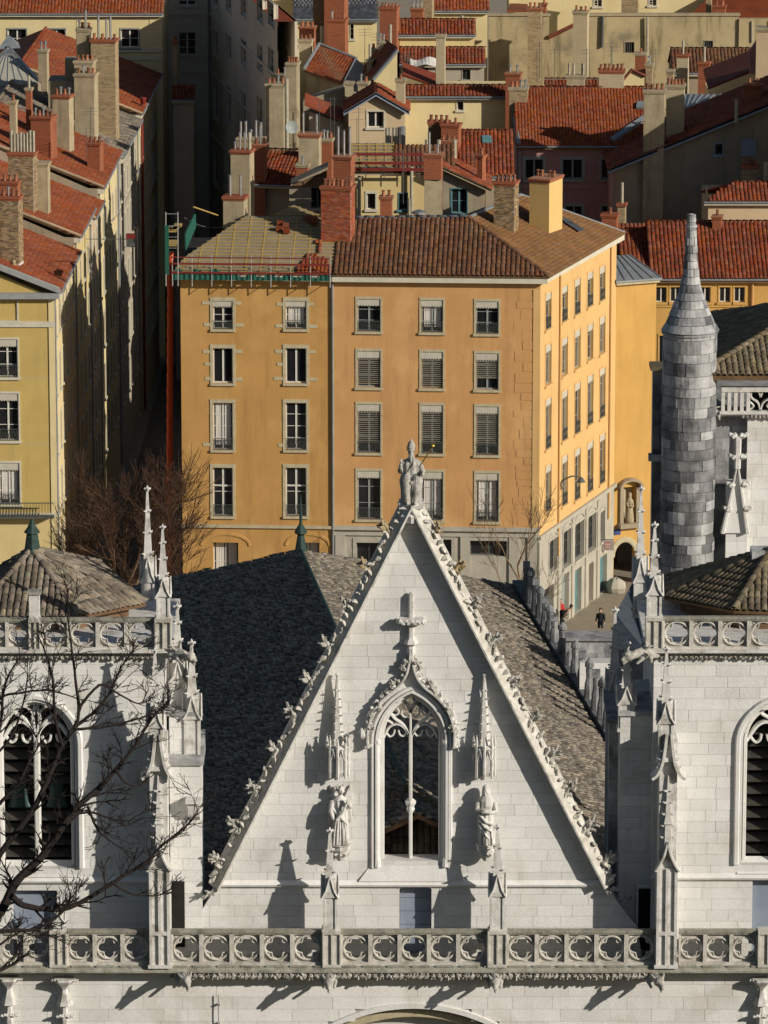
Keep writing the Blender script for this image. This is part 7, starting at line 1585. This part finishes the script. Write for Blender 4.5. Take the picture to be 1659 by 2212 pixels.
# ridge tiles strip and low roofs between the stained wall and the pink house
lr, f, z = simple_house('low roof strip of red tiles behind the pink house ridge', 1180, 1345, 186, 24.8, 172, GREYR, T_DRED, [], 4, .42, cap=60, seed=177, group=G_TOWN)
lw = thing('low_cream_wall', 'short cream attic wall beside the ridge chimney with six pots', 'wall', PY(1375, 190, 366)); f = facY(366.0); m = MB(); m.prism([f.pt(*f.st(u, v)) for u, v in ((1348, 260), (1348, 172), (1365, 152), (1392, 165), (1392, 260))], (0, 1.2, 0)); m.build('wall', CRM2, lw); m = MB(); m.tube([f.pt(*f.st(1346, 172), .1), f.pt(*f.st(1365, 150), .1), f.pt(*f.st(1394, 164), .1)], .12, 5); m.build('coping', T_DRED, lw)
# small hipped house on the right
hh, f, z = simple_house('peach house with a small hipped red roof and brick stack before the dark wall', 1530, 1720, 436, 23.8, 395, PINKC, T_DRED, [], 7, .42, Y=335.5, cap=150, w=.27, l=.4, r=.1, seed=179, hipl=2.0, wst={}, group=G_TOWN, side=.3)
chimney(hh, 1603, 1640, 358, 395, 340, TBRICK, 1.0, -6, 'brick', 'pppp', 1.5); m = MB(); q = PY(1655, 350, 339); m.tube([q-Vector((0, 0, 2)), q], .15, 8); m.build('flue', GREYPOT, hh)
# ================================================================== neighbours just past the frame that shade the dark gable
nh = thing('town_house', 'tall plain rendered house out of view, added to shade the dark gable', 'house', (36, 339, 0), G_TOWN); f = Fac((29.8, 334.5), (43, 334.5))
oo = [(1.5+3*k, 4+4.2*q, 2.7+3*k, 6.4+4.2*q) for k in range(4) for q in range(6)]; house_box(nh, f, 0, f.len, 30.5, 12, CRM, oo)
for o in oo: win(nh, f, o, panes=2)
nf = Fac((29.5, 334), (43.3, 334)); tiles(nh, [Vector((29.5, 334, 30.5)), Vector((43.3, 334, 30.5)), Vector((43.3, 340.5, 33)), Vector((29.5, 340.5, 33))], (1, 0, 0), T_RED, .3, .4, .1, 'canal', 0, 5, WOODD, .12, indiv=False)
m = MB(); m.prism([Vector((29.5, 340.5, 33)), Vector((43.3, 340.5, 33)), Vector((43.3, 347, 30.5)), Vector((29.5, 347, 30.5))], (0, 0, -.12)); m.build('back_slope', T_RED, nh)
# ================================================================== stone figures
def robe(m, c, rings, folds=11, N=44, ph=0.0):
    """rings: (z, rx, ry, dx, dy, fold depth)"""
    c = Vector(c); b = len(m.v)
    for i, (z, rx, ry, dx, dy, fd) in enumerate(rings):
        for j in range(N):
            a = 2*math.pi*j/N; fd *= 1.0; q = 1+1.4*fd*math.sin(folds*a+ph+z*.9)+fd*.5*math.sin((folds*2-5)*a+1.3+z*2)
            m.v.append((c.x+dx+rx*.9*q*math.cos(a), c.y+dy+ry*q*math.sin(a), c.z+z))
    for i in range(len(rings)-1): m.addf(b+i*N, [(j, (j+1) % N, N+(j+1) % N, N+j) for j in range(N)])
    m.addf(b, [tuple(range(N-1, -1, -1))]); m.addf(b+(len(rings)-1)*N, [tuple(range(N))])
def hand(m, p, d, s=.05):
    d = Vector(d).normalized(); x = d.orthogonal().normalized(); m.ball(p, s, 7, 5)
    for k in range(4):
        o = x*(k-1.5)*s*.45; m.tube([Vector(p)+o, Vector(p)+o+d*s*1.3, Vector(p)+o+d*s*(2.0+.3*(k in (1, 2)))+x.cross(d)*s*.3], [s*.3, s*.26, s*.2], 5)
    m.tube([Vector(p)+x*s*.8, Vector(p)+x*s*1.5+d*s*.8], [s*.3, s*.22], 5)
def head(m, p, r, look=(0, -1, 0)):
    p = Vector(p); l = Vector(look).normalized(); m.ball(p, r, 12, 9, (.85, .95, 1.18))
    m.ball(p+l*r*.95+Vector((0, 0, -.1*r)), r*.2, 6, 4, (.8, 1.2, 1.3)); s = l.cross(Vector((0, 0, 1)))
    for q in (-1, 1): m.ball(p+s*q*r*.36+l*r*.80+Vector((0, 0, .22*r)), r*.17, 6, 4)
    m.ball(p+l*r*.82+Vector((0, 0, -.48*r)), r*.2, 6, 4, (1.4, .8, .5)); m.ball(p+l*r*.66+Vector((0, 0, -.85*r)), r*.28, 6, 4)
# seated figure at the apex
b = PY(888, 1088, YG); top = PY(888, 948, YG).z; H = top-b.z
gs = thing('seated_statue', 'weathered seated stone figure with tiara and sceptre crowning the gable', 'statue', b)
m = MB(); m.box(b.x-.42, b.x+.42, YG-.34, YG+.36, b.z-.12, b.z+.10); m.box(b.x-.36, b.x+.36, YG-.28, YG+.36, b.z+.09, b.z+.9); m.build('throne', STONE2, gs)
m = MB(); c = Vector((b.x, YG, b.z+.08))
robe(m, c, [(0, .42, .32, 0, -.14, .08), (.2, .39, .31, 0, -.15, .11), (.5, .42, .33, 0, -.16, .11), (.78, .48, .36, 0, -.16, .08), (.9, .46, .32, 0, -.08, .05), (1.0, .40, .27, 0, .04, .06), (1.2, .40, .25, 0, .06, .07), (1.38, .42, .25, 0, .06, .05), (1.5, .33, .20, 0, .06, .03), (1.58, .14, .12, 0, .05, 0), (1.66, .09, .09, 0, .04, 0)], 9)
for s in (-1, 1):
    m.tube([c+Vector((s*.17, -.05, .9)), c+Vector((s*.2, -.42, .88)), c+Vector((s*.19, -.44, .45)), c+Vector((s*.16, -.42, .05))], [.17, .17, .13, .12], 9); m.ball(c+Vector((s*.15, -.5, .03)), .09, 7, 5, (.9, 1.6, .7))
    for k in range(3): m.tube([c+Vector((s*(.04+.1*k), -.5+.04*k, .82)), c+Vector((s*(.08+.1*k), -.48+.04*k, .4)), c+Vector((s*(.05+.13*k), -.48+.05*k, .03))], .035, 5)
m.tube([c+Vector((-.30, .05, 1.42)), c+Vector((-.44, -.06, 1.1)), c+Vector((-.42, -.22, 1.28)), c+Vector((-.40, -.27, 1.42))], [.12, .11, .085, .06], 8); hand(m, c+Vector((-.40, -.28, 1.5)), (0, -.1, 1), .06)
m.tube([c+Vector((.30, .05, 1.42)), c+Vector((.46, -.1, 1.1)), c+Vector((.42, -.34, 1.05)), c+Vector((.42, -.38, 1.1))], [.12, .11, .085, .06], 8); hand(m, c+Vector((.43, -.4, 1.12)), (.3, -.5, .5), .06)
head(m, c+Vector((0, .0, 1.80)), .15); m.lathe(c+Vector((0, .02, 1.86)), [(.17, 0), (.18, .04), (.16, .07), (.175, .14), (.145, .17), (.155, .22), (.11, .26), (.115, .30), (.06, .36), (.03, .41)], 14)
robe(m, c+Vector((0, -.12, 0)), [(1.36, .05, .04, 0, .02, .1), (1.5, .11, .08, 0, 0, .15), (1.64, .13, .10, 0, 0, .1), (1.76, .10, .08, 0, .02, .05)], 7, 20)
m.tube([c+Vector((-.35, -.3, .86)), c+Vector((0, -.5, .78)), c+Vector((.35, -.42, .88))], [.06, .07, .06], 6)
fg_ = m.build('figure', CARV, gs, remesh=.016); b2 = Vector((b.x, YG, b.z+.08)); fg_.matrix_basis = Matrix.Translation(b2) @ Matrix.Diagonal((.88, .88, .97, 1)) @ Matrix.Translation(-b2)
sp0, sp1 = PY(905, 1010, YG-.42), PY(937, 960, YG-.42)
m = MB(); m.tube([sp0, sp1], .022, 6); m.build('sceptre', GILT, gs); m = MB(); m.ball(sp1-(sp1-sp0).normalized()*.06, .07, 8, 6); m.box(sp1.x-.05, sp1.x+.05, sp1.y-.015, sp1.y+.015, sp1.z+.05, sp1.z+.08); m.box(sp1.x-.015, sp1.x+.015, sp1.y-.016, sp1.y+.016, sp1.z, sp1.z+.14); m.build('sceptre_knob', GILT, gs)
# the two wall statues on corbels
def corbel(root, c):
    m = MB(); m.lathe(c, [(.10, -.62), (.22, -.45), (.30, -.28), (.34, -.2), (.34, -.06), (.38, -.03), (.38, 0)], 8); cb = m.build('corbel', STONE2, root)
    for k in range(7): a = math.pi+k*math.pi/6; place('corbel_leaf', BUD, cb, Matrix.Translation((c.x+.27*math.cos(a), c.y+.27*math.sin(a), c.z-.36)) @ Matrix.Rotation(a, 4, 'Z') @ Matrix.Scale(.09, 4))
c = PY(735, 1822, YG-.34); an = thing('angel_statue', 'winged robed angel statue holding a scroll on the gable wall', 'statue', c-Vector((0, 0, .6))); corbel(an, c)
m = MB(); robe(m, c, [(0, .34, .27, 0, 0, .10), (.15, .31, .26, 0, 0, .12), (.5, .29, .25, .01, 0, .11), (.9, .27, .23, .02, 0, .09), (1.2, .25, .21, .01, 0, .06), (1.45, .28, .20, 0, 0, .04), (1.62, .29, .18, 0, 0, .02), (1.7, .2, .14, 0, -.01, 0), (1.76, .08, .08, 0, -.02, 0), (1.84, .075, .075, .01, -.03, 0)], 10, ph=.6)
head(m, c+Vector((.02, -.04, 1.97)), .135, (.45, -.9, -.1))
for k in range(16): a = k*.42; m.ball(c+Vector((.0+.12*math.cos(a), .02+.12*math.sin(a), 2.0+.09*math.sin(k*1.7))), .055, 6, 4)
m.tube([c+Vector((-.26, -.02, 1.58)), c+Vector((-.33, -.12, 1.2)), c+Vector((-.22, -.25, .95)), c+Vector((-.14, -.3, .92))], [.10, .095, .07, .05], 8); hand(m, c+Vector((-.12, -.31, .93)), (1, -.2, .3), .05)
m.tube([c+Vector((.26, -.02, 1.58)), c+Vector((.36, -.1, 1.35)), c+Vector((.30, -.25, 1.5)), c+Vector((.27, -.28, 1.6))], [.10, .09, .07, .05], 8); hand(m, c+Vector((.26, -.29, 1.62)), (-.4, -.2, 1), .05)
m.tube([c+Vector((-.14, -.33, .95)), c+Vector((.1, -.33, 1.25)), c+Vector((.26, -.32, 1.62))], [.05, .055, .04], 6)
m.tube([c+Vector((-.28, -.1, 1.3)), c+Vector((.05, -.27, 1.0)), c+Vector((.25, -.2, .75))], [.06, .07, .05], 6)
for k in range(5): x = -.2+.1*k; m.tube([c+Vector((x*.6, -.22, 1.0)), c+Vector((x, -.27, .5)), c+Vector((x*1.15, -.27, .02))], [.02, .035, .04], 5)
m.build('figure', STONE2, an, remesh=.014)
for s in (-1, 1):
    m = MB(); m.prism([c+Vector((s*.12, .2, 1.55)), c+Vector((s*.34, .24, 2.05)), c+Vector((s*.42, .26, 1.7)), c+Vector((s*.40, .26, 1.1)), c+Vector((s*.30, .24, .6)), c+Vector((s*.16, .22, 1.0))], (0, .09, 0))
    for k in range(6): m.tube([c+Vector((s*(.18+.03*k), .19, 1.7-.05*k)), c+Vector((s*(.24+.03*k), .2, 1.3-.1*k)), c+Vector((s*(.28+.02*k), .2, .85-.03*k))], .025, 5)
    m.build('wing', STONE2, an)
c = PY(1050, 1822, YG-.34); vm = thing('veiled_statue', 'veiled robed woman statue with crossed arms on the gable wall', 'statue', c-Vector((0, 0, .6))); corbel(vm, c)
m = MB(); robe(m, c, [(0, .33, .27, 0, 0, .09), (.15, .31, .26, 0, 0, .10), (.5, .30, .25, 0, 0, .09), (.9, .29, .23, -.02, 0, .07), (1.2, .27, .22, -.02, 0, .05), (1.42, .30, .21, 0, 0, .03), (1.6, .29, .19, 0, 0, .02), (1.70, .22, .16, 0, -.01, .01), (1.80, .165, .15, 0, .0, .02), (1.95, .16, .15, -.01, .0, .02), (2.08, .13, .13, -.01, -.01, .01), (2.15, .05, .05, -.01, -.01, 0)], 9, ph=2.0)
head(m, c+Vector((-.02, -.07, 1.94)), .125, (-.3, -.95, -.15))
m.tube([c+Vector((-.28, -.02, 1.5)), c+Vector((-.32, -.14, 1.25)), c+Vector((-.1, -.29, 1.3)), c+Vector((.06, -.3, 1.36))], [.10, .095, .07, .05], 8); hand(m, c+Vector((.09, -.3, 1.38)), (1, -.1, .4), .05)
m.tube([c+Vector((.28, -.02, 1.5)), c+Vector((.33, -.14, 1.2)), c+Vector((.1, -.3, 1.2)), c+Vector((-.05, -.31, 1.22))], [.10, .095, .07, .05], 8); hand(m, c+Vector((-.08, -.31, 1.23)), (-1, -.1, .2), .05)
for (a, e) in (((-.3, -.12, 1.15), (.24, -.24, .75)), ((-.3, -.12, 1.0), (.2, -.25, .5)), ((-.28, -.14, .8), (.1, -.27, .25))): m.tube([c+Vector(a), (c+Vector(a)).lerp(c+Vector(e), .5)+Vector((0, -.1, -.08)), c+Vector(e)], [.04, .06, .04], 6)
for k in range(5): x = -.2+.1*k; m.tube([c+Vector((x*.8, -.24, .6)), c+Vector((x, -.27, .3)), c+Vector((x*1.1, -.27, .02))], [.02, .035, .04], 5)
m.build('figure', STONE2, vm, remesh=.014)
# ================================================================== people and small things in the side street
RED = mt('red_jacket', (.42, .03, .025), (.36, .025, .02), 3, .8, .1, 20); BLK = mt('black_coat', (.015, .015, .017), (.01, .01, .012), 3, .85, .1, 20); SKIN = mt('skin', (.42, .24, .16), (.38, .21, .14), 3, .6, 0, 20, fine=0); HAIR = mt('dark_hair', (.03, .02, .015), (.02, .014, .01), 8, .7, .2, 40); JEAN = mt('dark_trousers', (.03, .035, .05), (.022, .026, .04), 4, .85, .1, 30)
def person(label, p, coat, lean=0.0, pants=JEAN, hair=HAIR, turn=0.0, mask=False, sit=False):
    root = thing('person', label, 'person', p, 'people in the side street'); R = Matrix.Rotation(turn, 3, 'Z')
    def Q(x, y, z):
        k = max(0, z-.95); v = R @ Vector((x, y-lean*k, z)); return Vector(p)+v
    dz = -.45 if sit else 0
    m = MB(); head(m, Q(0, -.02, 1.60+dz), .115, R @ Vector((0, -1, 0))); m.tube([Q(0, 0, 1.38+dz), Q(0, 0, 1.52+dz)], .055, 8)
    for s in (-1, 1):
        hand(m, Q(s*.27, -.2, .84+dz), R @ Vector((0, -.3, -1)), .042); m.tube([Q(s*.27, -.2, .86+dz), Q(s*.27, -.15, .95+dz)], .035, 6)
    m.tube([Q(0, .03, .95+dz), Q(0, .02, 1.2+dz), Q(0, 0, 1.45+dz)], [.12, .12, .08], 10)
    for s in (-1, 1): m.tube([Q(s*.2, 0, 1.38+dz), Q(s*.25, -.02, 1.12+dz), Q(s*.27, -.16, .93+dz)], [.045, .04, .034], 7)
    bd = m.build('body', SKIN, root, remesh=.02)
    m = MB(); robe(m, Q(0, 0, 0), [(.80+dz, .19, .13, 0, 0, .03), (.95+dz, .185, .13, 0, -lean*.0, .02), (1.15+dz, .19, .13, 0, -lean*.2, .02), (1.36+dz, .205, .12, 0, -lean*.4, .01), (1.45+dz, .11, .09, 0, -lean*.5, 0)], 7, 24)
    for s in (-1, 1): m.tube([Q(s*.19, 0, 1.39+dz), Q(s*.25, -.02, 1.12+dz), Q(s*.27, -.16, .9+dz)], [.075, .065, .052], 8)
    m.build('jacket', coat, root, remesh=.025)
    m = MB()
    for s in (-1, 1):
        kn = Q(s*.11, -.42, .5) if sit else Q(s*.11, -.06*s, .48); ft = Q(s*.11, -.42, .06) if sit else Q(s*.12, .1*s, .06)
        m.tube([Q(s*.09, 0, .9+dz), kn, ft], [.105, .075, .055], 8); m.ball(ft+R @ Vector((0, -.07, -.01)), .06, 7, 5, (.8, 1.9, .7))
    m.build('trousers', pants, root, remesh=.025)
    m = MB(); m.ball(Q(0, .015, 1.635+dz), .125, 10, 7, (.92, 1, 1.08)); m.build('hair', hair, root)
    if mask: m = MB(); m.ball(Q(0, -.085, 1.56+dz), .07, 8, 6, (1, .7, .8)); m.build('face_mask', CLOTHW, root)
q = PZ(1210, 1352, 0); person('person in a red jacket walking along the side street', q, RED, turn=.6)
q = PZ(1214, 1362, 0); person('person in black bending forward beside the red jacket', q, BLK, lean=.9, pants=BLK, turn=1.2)
q = PZ(1297, 1372, 0)+Vector((0, 0, 0)); person('person with a white face mask behind the low wall', q, BLK, turn=-.2, mask=True)
lw2 = thing('low_stone_wall', 'low brown stone wall at the end of the side street', 'wall', PZ(1270, 1400, 0)); p = PZ(1222, 1398, 0); q = PZ(1322, 1398, 0); fz = Fac((p.x, p.y), (q.x, q.y)); ashlar(lw2, fz, 0, 1.0, lambda z: 0, lambda z: fz.len, [], .33, (.5, .9), PAVE, PAVE, .4, name='stone_block', seed=5); m = MB(); m.fbox(fz, -.05, fz.len+.05, 1.0, 1.1, -.45, .08); m.build('coping', PAVE, lw2)
bo = thing('corner_stone', 'rounded pale guard stone at the foot of the passage corner', 'stone', PZ(1330, 1278, 0)); q = PZ(1331, 1280, 0); m = MB(); random.seed(3); m.ball(q+Vector((0, 0, .35)), .7, 9, 6, (.9, .8, .9), .12); m.build('boulder', LIMEW, bo)
# ================================================================== bare trees
def grow(m, p, d, L, r, lev, rg, spread=.6, up=.12, n=None, minr=.006, kids=(2, 4)):
    pts = [Vector(p)]; dd = Vector(d).normalized(); k = 3 if lev > 1 else 2
    for i in range(k):
        dd = (dd+Vector((rg.uniform(-1, 1), rg.uniform(-1, 1), rg.uniform(-1, 1)))*.18+Vector((0, 0, up))).normalized(); pts.append(pts[-1]+dd*L/k)
    rs = [max(minr, r*(1-.45*i/k)) for i in range(k+1)]
    m.tube(pts, rs, 6 if lev > 3 else (4 if lev > 1 else 3), False)
    if lev <= 0: return
    for j in range(rg.randint(*kids)):
        t = rg.uniform(.35, 1.0); i = min(k-1, int(t*k)); q = pts[i].lerp(pts[i+1], t*k-i)
        nd = (dd+Vector((rg.uniform(-1, 1), rg.uniform(-1, 1), rg.uniform(-.7, .9)))*spread*1.3).normalized()
        grow(m, q, nd, L*rg.uniform(.58, .8), max(minr, r*rg.uniform(.4, .6)), lev-1, rg, spread, up, n, minr, kids)
    grow(m, pts[-1], dd, L*.75, max(minr, r*.55), lev-1, rg, spread, up, n, minr, kids)
def tree(label, u, Y, base_z, vtop, r, seed, mt_t, mt_c, lev=5, kids=(3, 4), spread=.62, nb=5, trunk=.35, wide=1.0):
    b = Vector((PY(u, 1200, Y).x, Y, base_z)); H = PY(u, vtop, Y).z-base_z; rg = random.Random(seed)
    root = thing('bare_tree', label, 'tree', b, 'bare winter trees'); m = MB(); hs = [b]
    for i in range(1, 6): hs.append(b+Vector((rg.uniform(-.2, .2), rg.uniform(-.2, .2), H*.62*i/5)))
    m.tube(hs, [r*(1-.13*i) for i in range(6)], 8); c = MB()
    for i in range(nb):
        t = trunk+(1-trunk)*i/(nb-1); k = min(4, int(t*5)); q = hs[k].lerp(hs[k+1], t*5-k) if t < 1 else hs[5]; a = i*2.4+rg.uniform(-.4, .4)
        d = Vector((math.cos(a)*wide, math.sin(a)*.8*wide, .9+.5*t)); bl = H*(.26+.06*rg.random()); br = r*.42
        e = q+d.normalized()*bl*.5; m.tube([q, e], [br, br*.75], 6); grow(c, e, d, bl*.62, br*.7, lev, rg, spread, .1, None, .011, kids)
    m.build('trunk', mt_t, root); o = c.build('crown', mt_c, root)
tree('bushy reddish brown bare tree filling the shaded street mouth behind the tower', 268, 284, 0, 1062, .24, 5, TWIG2, TWIG, 4, (3, 4), .6, 11, .42, .92)
tree('small bare tree before the stone ground floor of the apricot house', 1118, 300, 0, 1085, .16, 9, TWIG2, TWIG2, 3, (2, 3), .6, 6, .3, .8)
# dark branches hanging in front of the church, from a tree on the hillside
YN = 70.0
ft = thing('hillside_tree', 'dark bare tree reaching in from the hillside before the bell tower', 'tree', PY(-150, 2212, YN)-Vector((0, 0, 12)), 'bare winter trees')
def NB(u, v, dy=0.0): return PY(u, v, YN+dy)
limbs = [([(-160, 2300), (-90, 2080), (0, 1969), (37, 1902), (90, 1849), (143, 1772), (167, 1742), (213, 1702), (250, 1662), (293, 1609), (327, 1553), (362, 1516)], 15, 2.2),
 ([(25, 1935), (50, 1955), (95, 1963), (140, 1962), (187, 1942), (267, 1892), (320, 1859), (347, 1829), (393, 1792), (427, 1756)], 9, 2),
 ([(-60, 1960), (0, 1845), (67, 1755), (100, 1692), (127, 1626), (160, 1573), (197, 1543), (233, 1503), (263, 1439), (290, 1406)], 9, 2),
 ([(160, 1575), (170, 1543), (163, 1466), (155, 1406), (147, 1333), (147, 1273)], 5, 1.5),
 ([(150, 1588), (160, 1576), (233, 1569), (300, 1552), (347, 1540)], 5, 1.5),
 ([(-40, 1650), (0, 1566), (7, 1499), (20, 1456), (47, 1416)], 5, 1.6), ([(135, 1612), (120, 1556), (113, 1466), (100, 1416), (87, 1383)], 5, 1.6),
 ([(0, 1510), (7, 1503), (70, 1493), (110, 1492), (167, 1509)], 4, 1.5), ([(-60, 2040), (0, 2012), (80, 2006), (133, 1972), (150, 1950)], 6, 2), ([(-60, 2130), (0, 2096), (30, 2082), (63, 2056)], 6, 2.5),
 ([(-30, 1760), (0, 1735), (40, 1690), (75, 1625), (110, 1575)], 5, 1.6), ([(155, 1760), (200, 1755), (250, 1772), (300, 1770)], 4, 1.3), ([(190, 1742), (210, 1790), (245, 1822), (265, 1832)], 4, 1.3), ([(170, 1530), (215, 1480), (250, 1495), (300, 1520), (320, 1490)], 4, 1.2), ([(250, 1662), (270, 1690), (300, 1700)], 4, 1.2),
 ([(240, 1905), (280, 1930), (330, 1935), (365, 1928)], 3.5, 1.2), ([(-40, 2060), (0, 2040), (50, 2010), (100, 2015)], 4, 1.3), ([(-20, 1640), (25, 1590), (50, 1520), (60, 1455)], 4, 1.3)]
lm = MB(); tw = MB(); rg = random.Random(17); ku = PY(1, 2000, YN).x-PY(0, 2000, YN).x
def twig(p, d, L, r, lev):
    pts = [Vector(p)]; dd = Vector(d).normalized(); bend = Vector((rg.uniform(-.5, .5), 0, rg.uniform(-.2, .5)))
    for i in range(4): dd = (dd+bend*.3+Vector((rg.uniform(-.3, .3), rg.uniform(-.3, .3), rg.uniform(-.3, .3)))*.5).normalized(); pts.append(pts[-1]+dd*L/4)
    tw.tube(pts, [max(.0045, r*(1-.15*i)) for i in range(5)], 4, False)
    if lev > 0:
        for j in range(rg.randint(2, 4)):
            i = rg.randint(1, 4); nd = dd+Vector((rg.uniform(-1, 1), rg.uniform(-.6, .6), rg.uniform(-.8, 1)))*.9
            twig(pts[i], nd, L*rg.uniform(.45, .8), max(.0045, r*.6), lev-1)
for pts, w0, w1 in limbs:
    w0 *= 1.7; w1 *= 1.7; off = rg.uniform(-1, 1); P = [NB(u, v, off*.6+.12*i) for i, (u, v) in enumerate(pts)]; SP = smoothpath(P, 4); n = len(SP)
    SP = [p+Vector((rg.uniform(-1, 1), 0, rg.uniform(-1, 1)))*ku*.8 for p in SP]
    lm.tube(SP, [max(.007, ku*(w0+(w1-w0)*i/(n-1))*.5) for i in range(n)], 7)
    for i in range(3, n):
        if rg.random() < .72 or i == n-1:
            t = (SP[i]-SP[i-1]).normalized(); d = t+Vector((rg.uniform(-1, 1), rg.uniform(-.6, .6), rg.uniform(-.7, 1.1)))*.8
            twig(SP[i], d, rg.uniform(.16, .42), ku*max(1.2, (w0+(w1-w0)*i/(n-1))*.28), 2)
t0 = NB(-160, 2300); lm.tube([t0-Vector((1.5, 0, t0.z-43)), t0-Vector((.7, 0, 4)), t0], [.3, .22, .09], 9); lm.build('limb', BARK, ft); tw.build('twig', BARK, ft)

# cables sagging between the roofs
for lab, a, b, sag in (('thin pale cable sagging from the grey house to the plaster chimney', PY(556, 280, 365), PY(648, 316, 335), .8), ('dark cable stretched across the scaffold boards to the dormer', PY(398, 470, 312), PY(500, 485, 316), .4), ('thin cable stretched between the white chimney stack and the pink house', PY(1365, 265, 349), PY(1440, 235, 346), .25)):
    cb = thing('cable', lab, 'cable', a); m = MB(); m.tube([a.lerp(b, t/10)-Vector((0, 0, sag*4*(t/10)*(1-t/10))) for t in range(11)], .03, 5); m.build('wire', PLST if 'pale' in lab else IRON, cb)
